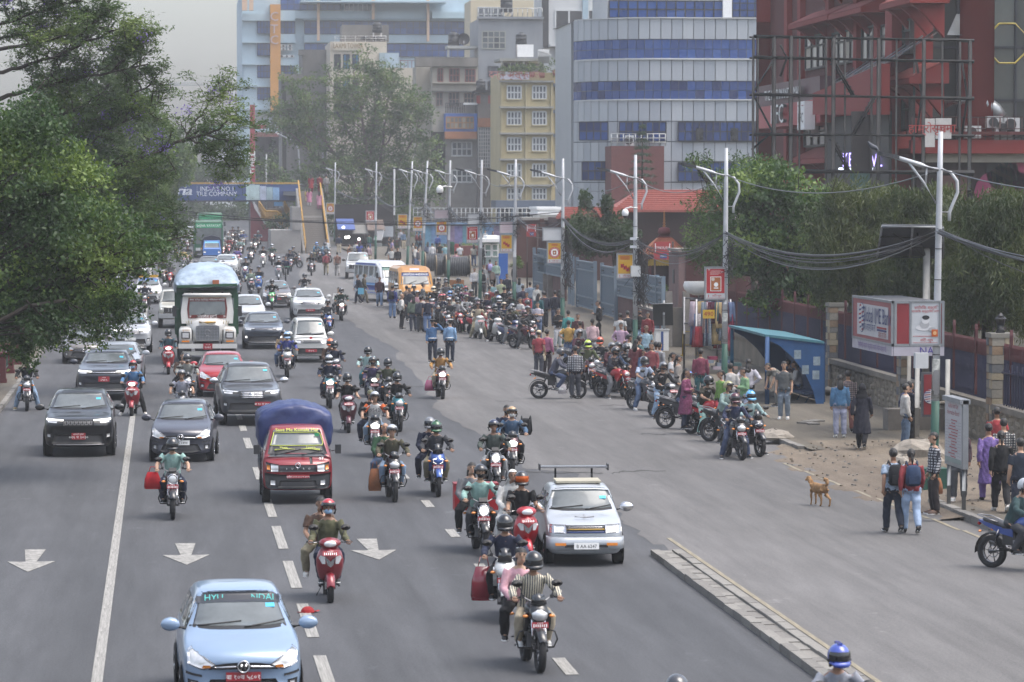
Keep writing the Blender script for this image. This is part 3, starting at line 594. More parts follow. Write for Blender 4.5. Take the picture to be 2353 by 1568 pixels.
sb=ad('sign_box',(0,0,0),0,'lettered maroon and red sign box on the mall wall behind the steel frame','sign')
mb=MB();mb.b2((34.0,y0,zm),(36.2,y1,zt),fx('4a2530',.5,0,.1));mb.aa('upper_panel',sb);mb=MB();mb.b2((34.02,y0,zb),(36.2,y1,zm-.004),fx('9d2a34',.45,0,.1));mb.aa('lower_panel',sb)
mb=MB();ym=(y0+y1)/2+1.2
for k in rG(5):mb.text('THE KATHMANDU MALL',.78,af if k==0 else ac,au(33.7+k*.05,ym-1.4,(zt+zm)/2-.1,1.3))
mb.aa('upper_lettering',sb)
mb=MB()
for k in rG(5):mb.text('KFC',1.5,af if k==0 else ac,au(33.7+k*.05,ym+.3,(zm+zb)/2,1.5))
mb.aa('lower_lettering',sb)
mb=MB();yk=zx(1232,560,33.9).y;mb.b2((33.4,yk-1.0,zb-.35),(33.98,yk+1.0,zm-.1),af);mb.aa('side_panel',sb);mb=MB();mb.text('KFC',.75,ac,au(33.38,yk,zb+.25,1.1));mb.aa('side_lettering',sb)
for yv in(yk-.55,yk+.55):at('side_stripe',(33.37,yv-.2,zb+.9),(33.395,yv+.2,zm-.3),fx('8c1f26'),sb)
at('poster',(34.6,205.0,4.0),(34.65,206.8,6.6),fx('b6a3a0',.6),b);at('poster',(34.6,201.2,4.0),(34.65,203.0,6.8),fx('b6b0a8',.6),b)
for yv,zv in((199.5,12.0),(191.5,12.1),(183.5,12.4),(201,21),(186,10.2)):
 q=at('air_conditioner',(XW-.75,yv-.45,zv-.32),(XW-.35,yv+.45,zv+.32),WHF,b);mb=MB();mb.disc((0,0,0),(-1,0,0),.27,ac,14,.03);mb.aa('fan_grille',b,None,(XW-.76,yv-.1,zv))
mb=MB();mb.b2((XW-.6,YB,-.02),(XW+1.45,YB+1.6,34),RM);mb.aa('corner_pier',b)
X0=XW+1.6;X1=58.0
mb=MB();mb.b2((X0,YB+1.5,6.0),(X1,YB+12,34),fx('15171a',.6));mb.aa('glazed_block',b)
xs=[X0,39.0,40.45,41.9,43.1,44.9,46.7,48.5,50.3,52.1,53.9,55.7,57.5];zs=[7.2,9.0,11.4,14.0,16.6,19.2,21.8,24.4,27]
TG=[ag('3b403f',.15),ag('545a58',.15),ag('2c3131',.12),ag('4a4f4c',.2)]
mb=MB()
for x in xs:mb.b2((x-.06,YB+1.26,6.2),(x+.06,YB+1.46,34),MUL)
for zv in zs:mb.b2((X0,YB+1.265,zv-.06),(X1,YB+1.455,zv+.06),MUL)
mb.aa('mullion_grid',b)
for i in rG(len(xs)-1):
 for j in rG(len(zs)-1):eg('glass_pane',(xs[i]+.06,YB+1.36,zs[j]+.06),(xs[i+1]-.06,YB+1.44,zs[j+1]-.06),RK(TG[:3]if xs[i]>43 else TG),b)
mb=MB();cx_=zz('N',2106,300);q=AT(*cx_,YB-.6);mb.ab([(q.x,q.y,-.02),(q.x,q.y,34)],.85,RM,22);mb.aa('round_column',b)
mb=MB();c=AT(*zz('N',2264,228),YB+1.1);P=[(c.x+1.05*cs(R(22.5+45*k)),c.y,c.z+1.05*sn(R(22.5+45*k)))for k in rG(9)];mb.ab(P,.05,fx('b0a045',.5),5);mb.aa('octagon_light',b)
mb=MB();a=AT(*zz('N',1985,78),YB+1);mb.add([tuple(AT(*zz('N',x,y_),YB+1-d))for x,y_,d in((1998,75,0),(2062,75,0),(2062,186,1.6),(1950,184,1.6))],[(0,1,2,3)],ag('6a7074'));mb.aa('open_vent',b)
RZ=AT(*zz('N',1800,735),YB-2).z;bz=AT(*zz('N',1800,805),YB-2).z
mb=MB();mb.b2((XW-.2,YB-2.6,bz),(58,YB-2.2,RZ),RM);mb.b2((XW-.4,YB-2.8,bz+.9),(58,YB-2.4,bz+1.05),RMD);mb.b2((XW-.2,YB-2.2,bz),(58,YB+1.4,bz+.25),RM);mb.aa('balcony',b)
mb=MB();rz=AT(*zz('N',1800,615),YB-2.4).z
for k in rG(60):x=XW-.1+k*.36;mb.ab([(x,YB-2.4,RZ),(x,YB-2.4,rz)],.02 if k%4 else.04,fx('4a302c',.6),4)
for zv in(rz,(rz+RZ)/2,RZ+.15):mb.ab([(XW-.1,YB-2.4,zv),(58,YB-2.4,zv)],.03,fx('4a302c',.6),5)
mb.aa('balcony_railing',b)
for x0,y0,x1,y1 in((2046,660,2128,725),(2160,610,2240,670),(2250,615,2330,690),(2205,640,2300,700)):d5(b,'N',x0,y0,x1,y1,YB-1.6)
mb=MB();P=[AT(*zz('N',x,y_),YB-.4)for x,y_ in((1940,540),(2050,530),(2150,545),(2195,580),(2225,620))];mb.ab(P,[.28,.38,.42,.42,.4],fx('8d9092',.35,.7,.2),12);mb.aa('air_duct',b)
wb('cream_band','N',1835,806,2420,852,YB-2,.5,fx('a59d90',.8),b);wb('lower_wall','N',1790,852,2420,1300,YB-1.2,2,fx('372625',.8,0,.2),b,1);wb('shutter','N',1905,905,2068,1050,YB-1.4,.2,fx('5d3a33',.6),b)
ps=wb('poster','N',2200,868,2420,1078,YB-1.45,.1,fx('4f8f9e',.5),b)
for ax,ay,r,m_,sz in((2240,905,1,fx('171311',.6),(.8,.9)),(2240,930,1,fx('a8735c',.6),(.55,.7)),(2250,1010,1,fx('8d2a55',.6),(1.5,1.2)),(2265,960,1,fx('a8735c',.6),(.28,.8)),(2335,930,1,fx('a33057',.5),(.8,1.1))):
 c=AT(*zz('N',ax,ay),YB-1.5);mb=MB();mb.ab([(c.x,YB-1.47-.01*r,c.z),(c.x,YB-1.5,c.z)],[(sz[0],sz[1]),(sz[0],sz[1])],m_,16,1,0);mb.aa('poster_figure',ps)
pg=wb('grey_panel','N',1548,748,1742,850,172,.3,fx('55575c',.6),b)
wb('pink_pillar','N',1622,855,1652,1060,172,.5,fx('a5707c',.7),b)
for x0,y0,t in((1835,622,1),(1890,620,2)):
 o=ad('protest_banner',(0,0,0),0,('crumpled white cloth banner with red writing hung from the steel frame','white board with small red print beside the crumpled banner')[t-1],'banner');w_=(50,82)[t-1];bn=wb('cloth' if t==1 else 'board','N',x0,y0,x0+w_,y0+(150 if t==1 else 108),158-1,.05,fx('b3b0ac',.8,0,.15),o);c=AT(*zz('N',x0+w_/2,y0+55),157)
 mb=MB();mb.text('हाम्रो माग' if t==1 else 'सूचना',.55,fx('a0403c',.8),am(c.x,156.97,c.z));mb.aa('lettering',o)
Y=158;sf=ad('billboard_frame',(0,0,0),0,'empty black steel lattice billboard frame standing before the red mall','frame');BK=fx('16171a',.6,.3,.2)
def sp(x,y_,dy=0):return AT(*zz('N',x,y_),Y)+VC((0,dy,0))
for x,r,dy in((934,.06,0),(980,.05,1.1),(1045,.08,0),(1060,.06,1.1),(1132,.1,0),(1200,.05,1.1),(1340,.06,1.1),(1355,.1,0),(1440,.05,1.1),(1580,.06,1.1),(1592,.1,0),(1685,.05,0),(1805,.06,1.1),(1828,.1,0),(1925,.05,0),(2046,.06,1.1),(2070,.1,0)):
 a=sp(x,190+(x-935)*.021,dy);mb=MB();mb.ab([(a.x,a.y,-.02),a],r,BK,6);mb.aa('post',sf)
for y0,y1,r in((190,213,.08),(300,324,.09),(495,518,.1),(705,713,.09),(895,908,.16)):
 for dy in(0,1.1):mb=MB();mb.ab([sp(935,y0,dy),sp(2090,y1,dy)],r*(1 if dy==0 else.6),BK,6);mb.aa('beam',sf)
for pts in(((1045,320),(940,490),(1045,690),(935,785)),((1350,310),(1462,500)),((1366,310),(1476,505)),((1572,512),(1458,706)),((1584,512),(1474,706)),((1352,730),(1440,900)),((1364,730),(1452,900)),((1085,235),(1120,300),(1085,400)),((1800,320),(1830,500),(1800,705)),((2040,320),(2068,510),(2040,705))):
 mb=MB();mb.ab([sp(x,y_,.5)for x,y_ in pts],.06,BK,5);mb.aa('brace',sf)
for(xa,ya),(xb,yb_)in(((1350,310),(1470,502)),((1578,512),(1466,706)),((1358,730),(1446,900))):
 for k in rG(9):a=sp(xa+(xb-xa)*k/8,ya+(yb_-ya)*k/8,.5);mb=MB();mb.ab([a-VC((.16,0,.02)),a+VC((.16,0,.02))],.03,BK,4);mb.aa('rung',sf)
Y=232;b=ad('tiled_pavilion',(0,0,0),0,'low pavilion with a broad hipped roof of red tiles','building');TIL=fx('8c4b41',.85,0,.25,5)
def hip(z,corners,Y,dep,b,rows=11):
 (xl,xr,yt,yb2,xl2,xr2)=corners;A,B_=AT(*zz(z,xl2,yb2),Y),AT(*zz(z,xr2,yb2),Y);C,D_=AT(*zz(z,xl,yt),Y+dep),AT(*zz(z,xr,yt),Y+dep)
 for k in rG(rows):
  t0,t1=k/rows,(k+1)/rows;mb=MB();up=VC((0,0,.1));a0,b0,a1,b1=A.lerp(C,t0),B_.lerp(D_,t0),A.lerp(C,t1),B_.lerp(D_,t1);mb.add([a0+up,b0+up,b1,a1,a0-up,b0-up],[(0,1,2,3),(4,5,1,0)],TIL);mb.aa('tile_course',b)
 mb=MB();mb.add([A,C,(A.x+1,Y+2*dep,A.z),B_,D_,(B_.x-1,Y+2*dep,B_.z)],[(0,2,1),(3,4,5)],TIL);mb.aa('roof_hip',b)
hip('N',(330,770,995,1105,200,800),Y,6,b);hip('N',(-60,230,1085,1140,-100,260),Y-3,4,b,6);wb('wall','N',215,1108,790,1330,Y+1,8,fx('3a2724',.9),b,1);wb('wall','N',-90,1142,250,1330,Y,6,fx('4c3330',.9),b,1)
Y=238;b=ad('compound_wall',(0,0,0),0,'long brown red boundary wall behind the grey sheet gates','wall');BR=fx('583a35',.9,0,.2,.6)
wb('wall','D',1185,505,1660,720,Y,.6,BR,b,1);wb('coping','D',1183,500,1662,506,Y-.2,1,fx('8b8782',.9),b)
for x in(1240,1305,1375,1440):wb('pillar','D',x,503,x+10,720,Y-.25,.5,fx('4d322e',.9),b,1)
Y=262;b=ad('gatehouse',(0,0,0),0,'small white gatehouse with moulded cornice','building');wb('wall','D',1240,492,1290,640,Y,5,af,b,1)
for y0,y1,e in((476,482,6),(482,488,2),(488,494,5)):wb('cornice','D',1240-e,y0,1285+e,y1,Y-.3-e*.04,5.6,af,b)
wb('tin_roof','D',1225,507,1300,515,Y-6,6,fx('9a9a96',.6,.2,.2),b);wb('tin_roof','D',1300,506,1475,512,Y-8,7,fx('a3a29e',.6,.2,.2),b)
Y=330;b=ad('mural_wall',(0,0,0),0,'long blue wall painted with a faded mural beyond the cable reels','wall');
for i in rG(16):
 x=955+i*18;wb('mural_panel','D',x,517,x+17.8,572,Y+RU(0,.03),.4,fx(RK(['566e93','5d7fa5','6c6a97','4f7f92','7a6a86','5a86a0']),.85,0,.5,2.2),b,1)
wb('coping','D',950,512,1245,518,Y-.2,.8,fx('6f8aa8',.8),b);mb=MB()
for k in rG(30):a=AT(950+k*10,512,Y);mb.ab([a,a+VC((0,0,1.4))],.05,WHF,4)
for dz in(.5,.95,1.4):mb.ab([AT(950,512,Y)+VC((0,0,dz)),AT(1245,512,Y)+VC((0,0,dz))],.05,WHF,4)
mb.aa('wall_railing',b)
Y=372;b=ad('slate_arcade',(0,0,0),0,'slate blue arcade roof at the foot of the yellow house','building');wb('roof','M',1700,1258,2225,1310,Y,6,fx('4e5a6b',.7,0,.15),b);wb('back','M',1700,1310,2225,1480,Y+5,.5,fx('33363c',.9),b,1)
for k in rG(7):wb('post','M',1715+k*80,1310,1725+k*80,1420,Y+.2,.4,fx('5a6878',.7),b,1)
Y=340;o=ad('market_stalls',(0,0,0),0,'row of dim roadside shop stalls with hanging lamps near the stairs','shop row')
wb('back_wall','D',770,470,905,590,Y+3,.5,fx('2b2728',.9,0,.4,.6),o,1)
for i,(x0,x1,y0)in EN(((772,812,503),(806,842,512),(840,880,505),(868,905,520))):
 a,c=AT(x0,y0,Y+2),AT(x1,y0,Y+2);mb=MB();mb.add([a,c,c+VC((0,-3.4,-1)),a+VC((0,-3.4,-1)),a+VC((0,0,-.1)),c+VC((0,0,-.1)),c+VC((0,-3.4,-1.1)),a+VC((0,-3.4,-1.1))],[(0,1,2,3),(7,6,5,4),(3,2,6,7),(0,3,7,4),(2,1,5,6)],fx(('41558c','6b6a66','5f5148','53595f')[i],.7,0,.3));mb.aa('awning',o);wb('counter','D',x0+3,562,x1-3,585,Y+.3,1,fx(('4a3a34','5a5048','703a3a','3a4a50')[i],.9,0,.4,2),o,1)
for x,y_ in((795,546),(801,545),(825,550),(836,551),(789,523)):c=AT(x,y_,Y-1);mb=MB();mb.ell(c,.13,fx((1,.98,.92),.4,0,0,emit=3),8,6);mb.aa('hanging_lamp',o)
for x,y_,h in((822,552,'a33a5a'),(830,556,'3a5a8a'),(845,555,'8a7a3a'),(815,558,'6a3a6a'),(852,560,'4a6a4a')):wb('hung_goods','D',x,y_,x+7,y_+16,Y+1,.3,fx(h,.9,0,.3),o)
Y=362;o=ad('footbridge',(0,0,0),0,'footbridge over the road carrying a long navy advertisement board','footbridge');NV=fx('2b416f',.5,0,.1,.4)
wb('deck','D',250,456,690,464,Y+.2,3,fx('55565a',.9),o);wb('advert_board','D',250,424,687.5,461,Y,.18,NV,o);wb('top_rail','D',250,419.5,689,423,Y-.05,.3,fx('a5813a',.6),o)
def bt(t,x,y_,s,sx=1,m=fx('c9ced8',.5)):c=AT(x,y_,Y-.1);mb=MB();mb.text(t,s,m,am(c.x,Y-.03,c.z,sx));return mb.aa('advert_lettering',o)
for k in(0,.05):
 mb=MB();c=AT(394,439,Y);S2=Matrix(((1,.2,0,0),(0,1,0,0),(0,0,1,0),(0,0,0,1)));
 for dx in(-.06,0,.06):mb.text('Kajaria',1.42,fx('c9ced8',.5),am(c.x+dx,Y-.03-abs(dx)*.1,c.z,1.12)@S2)
 if k==0:mb.aa('advert_lettering',o)
bt("INDIA'S NO.1",499,434.8,.66,.92);bt('TILE COMPANY',498,446.3,.66,.92);wb('advert_rule','D',452.5,427,453.3,454,Y-.03,.02,fx('8f98a8'),o)
for x0,x1,y0,h in((565,597,425,'9fb3b4'),(597,612,428,'a4aec0'),(612,627,430,'8fa6ae'),(627,642,431,'7c9fc0')):wb('advert_tile','D',x0+.3,y0,x1-.3,460,Y-.04,.03,fx(h,.4,0,.45,.9),o)
for x in(258,572):wb('pier','D',x,462,x+12,560,Y+1,1.2,fx('6b6a6c',.9),o,1)
REDW=fx('7c3d43',.85,0,.2,.5);c0=RC('D',575,462,690,556,360);
st=ad('stair_flank',(0,0,0),0,'red painted flank wall under the left flight of the footbridge stairs','stairs');P=[zz('T',x,y_)for x,y_ in((1345,412),(1400,500),(1570,765),(1710,765),(1810,850),(1810,1075),(1345,1075))]
mb=MB();mb.aw([(AT(x,y_,360).x,AT(x,y_,360).z if i<5 else 1.2)for i,(x,y_)in EN(P)],'y',360,361.2,REDW);mb.aa('wall',st)
P2=[zz('T',x,y_)for x,y_ in((1375,408),(1430,470),(1570,700),(1740,700),(1840,800),(1840,850),(1710,772),(1560,772),(1400,520))];mb=MB();mb.aw([(AT(x,y_,359.8).x,AT(x,y_,359.8).z)for x,y_ in P2],'y',359.6,359.98,fx('a9a5a6',.8));mb.aa('stringer',st)
GOLD=fx('a8802f',.6,0,.15)
for pts in(((1470,412),(1585,570),(1760,572),(1850,660),(2030,860)),((1870,412),(1975,575),(2110,580))):
 q=[AT(*zz('T',x,y_),357.5)for x,y_ in pts];mb=MB();mb.ab(q,.09,GOLD,5);mb.aa('handrail',st);mb=MB()
 for a,c in zip(q,q[1:]):
  for k in rG(8):p=a.lerp(c,k/8);mb.ab([p,p-VC((0,0,1.1))],.03,GOLD,4)
 mb.aa('balusters',st)['kind']='stuff'
for k in rG(12):
 a=AT(*zz('T',1500+k*11,470-k*5+0),358.5);at('step',(a.x,358.4,a.z-.9+.0),(a.x+5.5,359.0,a.z-.72),fx('7d7670',.9),st)
wb('landing_wall','T',1500,560,1830,700,358.2,.3,fx('8a6f4c',.8,0,.2),st);wb('blue_board','T',1710,425,1845,490,357,.1,fx('3f6f95',.6),st)
st=ad('footbridge_stairs',(0,0,0),0,'broad grey flight of stairs with golden handrails rising to the footbridge','stairs');n_=32;A=G(728,583);zt0=A.z;xw=.5*46*(A.y/7900);RUN=16.0
for k in rG(n_):
 t=k/n_;zc_=zt0+5.6*t;yc_=A.y+RUN*t;s=1
 at('step',(A.x-xw,yc_,zc_),(A.x+xw,yc_+.52,zc_+.19),fx('7b7671',.9,0,.15)if k!=18 else fx('94908a',.9),st)
mb=MB();mb.aw([(A.y,zt0),(A.y+RUN,zt0+5.6),(A.y+RUN,zt0+5.3),(A.y+.5,zt0-.1)],'x',A.x-xw,A.x+xw,fx('5f5b57',.9));mb.aa('stair_soffit',st)
for s in(-1,1):
 mb=MB();mb.ab([(A.x+s*(xw+.12),A.y,zt0+1.0),(A.x+s*(xw+.12),A.y+RUN,zt0+6.6)],.075,GOLD,6)
 for k in rG(14):mb.ab([(A.x+s*(xw+.12),A.y+k*RUN/14,zt0+5.6/14*k),(A.x+s*(xw+.12),A.y+k*RUN/14,zt0+5.6/14*k+1)],.05,GOLD,4)
 mb.aa('handrail',st)
 mb=MB();mb.aw([(A.y-.2,0),(A.y-.2,zt0+.3),(A.y+RUN,zt0+5.9),(A.y+RUN,0)],'x',A.x+s*(xw+.25)-.12,A.x+s*(xw+.25)+.12,fx('7d7a76',.9,0,.25));mb.aa('side_wall',st)
mb=MB();mb.b2((A.x-xw-3.2,A.y+.3,0),(A.x-xw-.5,A.y+9,zt0+2.1),fx('8e8b88',.9,0,.3,.5));mb.aa('concrete_pier',st);mb=MB();mb.b2((A.x-xw-1.3,A.y+.2,zt0+2.1),(A.x-xw-.5,A.y+6,zt0+4.2),fx('8a8784',.9,0,.3,.5));mb.aa('concrete_pier',st)
mb=MB();mb.b2((A.x-xw-.3,A.y+RUN,zt0+5.2),(A.x+xw+.3,364,zt0+5.6),fx('6b6a6c',.9));mb.aa('landing',st)
pl_=ad('planter',(0,0,0),0,'brick planter with orange flowers beside the footbridge stairs','planter');mb=MB();a=G(640,572);mb.b2((a.x-.8,a.y,0),(a.x+3.0,a.y+8,a.z+.9),fx('6e5450',.9,0,.2));mb.aa('planter_wall',pl_)
Y=474;o=ad('hotel_sign',(0,0,0),0,'tall red hotel sign tower beside the pale blue block','sign');wb('panel','M',157,658,189,1150,Y,1,fx('8e2530',.6),o);wb('frame_arm','M',157,785,262,808,Y,.6,fx('8e2530',.6),o)
for i,ch in EN('HOTEL'):c=AT(*zz('M',183,972+i*24),Y-.1);mb=MB();mb.text(ch,1.5,af,am(c.x-.3,Y-.03,c.z));mb.aa('lettering',o)
o=ad('tin_shed',(0,0,0),0,'dark stacked tin roofed storeys behind the hotel sign','building');wb('wall','M',192,850,372,1160,Y+4,6,fx('494547',.9,0,.3),o,1);wb('roof','M',192,830,372,858,Y+2,8,fx('7a4a48',.7,0,.2),o)
for k in rG(4):wb('tin_sheet','M',190,708+k*20,360,722+k*20,Y+3-k*.3,4,fx('8a8c90',.4,.4,.2),o)
Y=640;o=ad('white_house',(0,0,0),0,'white long low building far behind the footbridge trees','building');wb('wall','D',470,296,562,430,Y,10,WHF,o,1);wb('roof','D',465,289,562,297,Y-1,12,fx('7fa39a',.7),o)
for k in rG(8):win(o,'D',476+k*10.5,322,484+k*10.5,342,Y,1,2,MUL,DG,.15,.1)
Y=900;o=ad('tower_crane',(0,0,0),0,'distant pale tower crane with a long jib against the sky','crane');CRN=fx('8f979d',.7)
mb=MB();a,c=AT(543,195,Y),AT(543,300,Y)
for dx in(-.6,.6):
 for dy in(-.6,.6):mb.ab([(a.x+dx,Y+dy,-.02),(a.x+dx,Y+dy,a.z+2)],.12,CRN,4)
for k in rG(34):
 z0=k*a.z/34;s=1 if k%2 else-1;mb.ab([(a.x-s*.6,Y-.6,z0),(a.x+s*.6,Y-.6,z0+a.z/34)],.08,CRN,4)
mb.aa('mast',o);mb=MB();l,r_=AT(384,196,Y),AT(556,196,Y)
mb.ab([l,r_],.15,CRN,4);mb.ab([l+VC((0,0,.3)),a+VC((0,0,1.6)),r_+VC((0,0,.3))],.1,CRN,4)
for k in rG(40):t=k/40;p=l.lerp(r_,t);mb.ab([p,p+(r_-l)/80+VC((0,0,.9)),p+(r_-l)/40],.06,CRN,3)
mb.aa('jib',o)
# trees and plants
def bb(key,cols,trans=.3):
 out=[]
 for i,c in EN(cols):
  m,n,b=_new(f'{key} {i}');b.inputs['Roughness'].default_value=.5;b.inputs['Specular IOR Level'].default_value=.35;b.inputs['Base Color'].default_value=(*c,1)
  t=n.nodes.new('ShaderNodeBsdfTranslucent');t.inputs[0].default_value=(c[0]*1.3,c[1]*1.35,c[2]*.8,1);mx=n.nodes.new('ShaderNodeMixShader');mx.inputs[0].default_value=trans
  n.links.new(b.outputs[0],mx.inputs[1]);n.links.new(t.outputs[0],mx.inputs[2]);n.links.new(mx.outputs[0],n.nodes['Material Output'].inputs[0]);out.append(m)
 return out
LF_FIC=bb('broad leaf',[(.03,.06,.02),(.045,.088,.024),(.075,.125,.03),(.14,.2,.045)])
LF_JAC=bb('feather leaf',[(.045,.08,.024),(.065,.11,.03),(.095,.145,.036),(.14,.19,.05)])
LF_DK=bb('dark leaf',[(.03,.055,.022),(.04,.07,.026),(.055,.088,.03)])
LF_CON=bb('drooping needle',[(.035,.052,.018),(.05,.068,.022),(.075,.092,.028)])
LF_PURP=bb('violet petal',[(.17,.11,.42),(.25,.18,.55)])
BARK=fx('332c26',.95,0,.35,9,.6);BARKL=fx('5a4f45',.95,0,.35,6,.5)
def a3(name,C,L,W,mats,parent=None,droop=0.0,up=.3,seed=1,wts=None,kind=None,av=0.0):
 """one small pointed face per leaf around the points C"""
 r=np.random.default_rng(seed);n=len(C);d=r.normal(size=(n,3));d[:,2]=d[:,2]*(1-av)-droop;d/=np.linalg.norm(d,axis=1,keepdims=1)
 a=r.normal(size=(n,3));a[:,2]+=up*3;s=np.cross(d,a);s/=(np.linalg.norm(s,axis=1,keepdims=1)+1e-9);nn=np.cross(s,d);k=r.uniform(.65,1.35,(n,1))
 P=np.stack([C-d*L*k*.5,C+s*W*k*.5-d*L*k*.08+nn*W*.18,C+d*L*k*.5,C-s*W*k*.5-d*L*k*.08+nn*W*.18],1).reshape(-1,3)
 F=np.arange(4*n).reshape(n,4);
 cl=np.sin(C[:,0]*2.1+seed)+np.sin(C[:,1]*1.7)+np.sin(C[:,2]*2.6+1)+r.normal(size=n)*.75
 q=np.quantile(cl,np.cumsum((wts or[1]*len(mats))[:-1])/sum(wts or[1]*len(mats)));mi=np.digitize(cl,q)
 o=ao(name,d9(name,P,F,mats,mi),parent)
 if kind:o['kind']=kind
 return o
def by(c,r,n,rg,hollow=.55,clump=0.0,k=40):
 """points in an uneven ellipsoid, thicker near its surface, gathered in clumps"""
 v=rg.normal(size=(n,3));v/=np.linalg.norm(v,axis=1,keepdims=1);q=rg.uniform(hollow**3,1,(n,1))**(1/3);w=1+.22*np.sin(v[:,:1]*5+v[:,2:]*4+c[0])+.15*np.sin(v[:,1:2]*7-v[:,2:]*6)
 P=v*q*w
 if clump:
  ce=P[rg.integers(0,n,k)];P=ce[rg.integers(0,k,n)]+rg.normal(size=(n,3))*clump
 return P*np.array(r)+np.array(c)
def c8(mb,a,b,r0,r1,m,sag=0,n=6,wob=.06,rg=None):
 a,b=VC(a),VC(b);L=(b-a).length;P=[]
 for i in rG(n+1):
  t=i/n;p=a.lerp(b,t);p.z+=sag*sn(PI_*t)
  if 0<i<n:p+=VC((rg.normal(),rg.normal(),rg.normal()))*wob*L*.35
  P.append(p)
 mb.ab(P,[r0+(r1-r0)*i/n for i in rG(n+1)],m,6);return P
def dp(mb,P,r,m,rg,count,ln,depth=2,dirw=None):
 tips=[]
 for _ in rG(count):
  i=rg.integers(max(1,len(P)//4),len(P));p=P[i]if i<len(P)else P[-1];t=(P[i]-P[i-1]).normalized()
  d=(t*.8+VC((rg.normal(),rg.normal()*.8,rg.normal()*.7+.12))).normalized();L=ln*rg.uniform(.5,1.3);Q=[p];q=p
  for s in rG(4):d=(d+VC((rg.normal(),rg.normal(),rg.normal()))*.35+VC((0,0,.08))).normalized();q=q+d*L/4;Q.append(q)
  mb.ab(Q,[r,r*.85,r*.7,r*.5,r*.3],m,4);tips+=[Q[2],Q[3],Q[4]]
  if depth>1:tips+=dp(mb,Q,r*.55,m,rg,4,ln*.5,depth-1)
 return tips
def en(tips,per,size,rg):
 T=np.array([tuple(t)for t in tips]);C=np.repeat(T,per,0);off=rg.normal(size=(len(C),3))*np.array([size,size,size*.38]);return C+off
def bi(name,label,Y,blobs,n,L,W,mats,trunk,seed=1,hollow=.5,clump=.0,k=60,depth=2.2,droop=0,wts=None,bark=None,br=.16,av=0.0,group=None):
 """blobs: picture ellipses (x, y, rx, ry) at distance Y; trunk: foot point (X, Y)"""
 rg=np.random.default_rng(seed);o=ad(name,(0,0,0),0,label,'tree',group);s=Y/FPX;tot=sum(b[2]*b[3]for b in blobs);pts=[];mb=MB();base=VC((trunk[0],trunk[1],-.05));ms=bark or BARK
 top=max((AT(b[0],b[1],Y).z for b in blobs));fork=VC((trunk[0]+rg.normal()*.2,trunk[1],max(1.2,min(AT(b[0],b[1]+b[3],Y).z for b in blobs)+.6)))if len(trunk)<3 else VC((trunk[0],trunk[1],trunk[2]))
 mb.ab([base,base.lerp(fork,.1),base.lerp(fork,.5)+VC((.05,0,0)),fork],[br*1.7,br*1.25,br,br*.85],ms,10)
 for x,y,rx,ry in blobs:
  c=AT(x,y,Y);c.y+=rg.uniform(-.5,.5)*depth;r=(rx*s,depth*(.5+.5*min(1,rx/90)),ry*s);m_=max(30,int(n*rx*ry/tot));pts.append(by(c,r,m_,rg,hollow,clump,k));P=c8(mb,fork,c,br*.55,.02,ms,0,6,.08,rg)
  for _ in rG(5):c8(mb,P[rg.integers(2,6)],c+VC((rg.normal()*r[0]*.6,rg.normal()*r[1]*.5,rg.normal()*r[2]*.6)),br*.2,.012,ms,0,4,.1,rg)
 mb.aa('trunk',o);a3('crown',np.concatenate(pts),L,W,mats,o,droop,.3,seed,wts,None,av);return o
bi('broadleaf_tree','nearest dense broad leaved tree spreading over the maroon pillar fence',84,[(-20,300,100,80),(70,290,70,70),(40,400,150,100),(150,400,90,70),(60,540,160,110),(180,520,120,90),(90,660,150,90),(210,600,110,75),(290,570,85,55),(340,560,55,32),(20,780,75,70),(170,690,90,60),(100,745,60,45)],42000,.115,.062,LF_FIC,(-7.4,85,3.4),11,.35,.17,60,2.2,.45,[4,4,2.4,1.2],None,.2)
def sprigs():
 rg=np.random.default_rng(5);o=ad('broadleaf_tree',(0,0,0),0,'low leafy boughs of a second broad leaved tree dipping before the grey cars','tree');mb=MB();pts=[]
 P=c8(mb,(-7.2,82,3.0),AT(150,690,82),.1,.05,BARK,.1,6,.05,rg);mb.ab([(-7.2,82,-.05),(-7.2,82,3.0)],[.2,.14],BARK,8)
 for a,e,r,n in(((150,690),(235,765),34,900),((150,690),(290,740),40,1300),((200,640),(330,720),26,500),((120,700),(140,780),36,800),((210,660),(265,700),36,1100),((235,650),(300,685),30,700),((60,690),(215,790),24,500)):
  Q=c8(mb,AT(*a,82),AT(*e,82),.03,.008,BARK,-.08,6,.06,rg)
  for q in Q[2:]:pts.append(by(q,(r*82/FPX,.35,r*.8*82/FPX),n//5,rg,.1,.2,9))
 mb.aa('trunk',o);a3('crown',np.concatenate(pts),.085,.046,LF_FIC,o,.6,.3,5,[3,4,3,1.6])
sprigs()
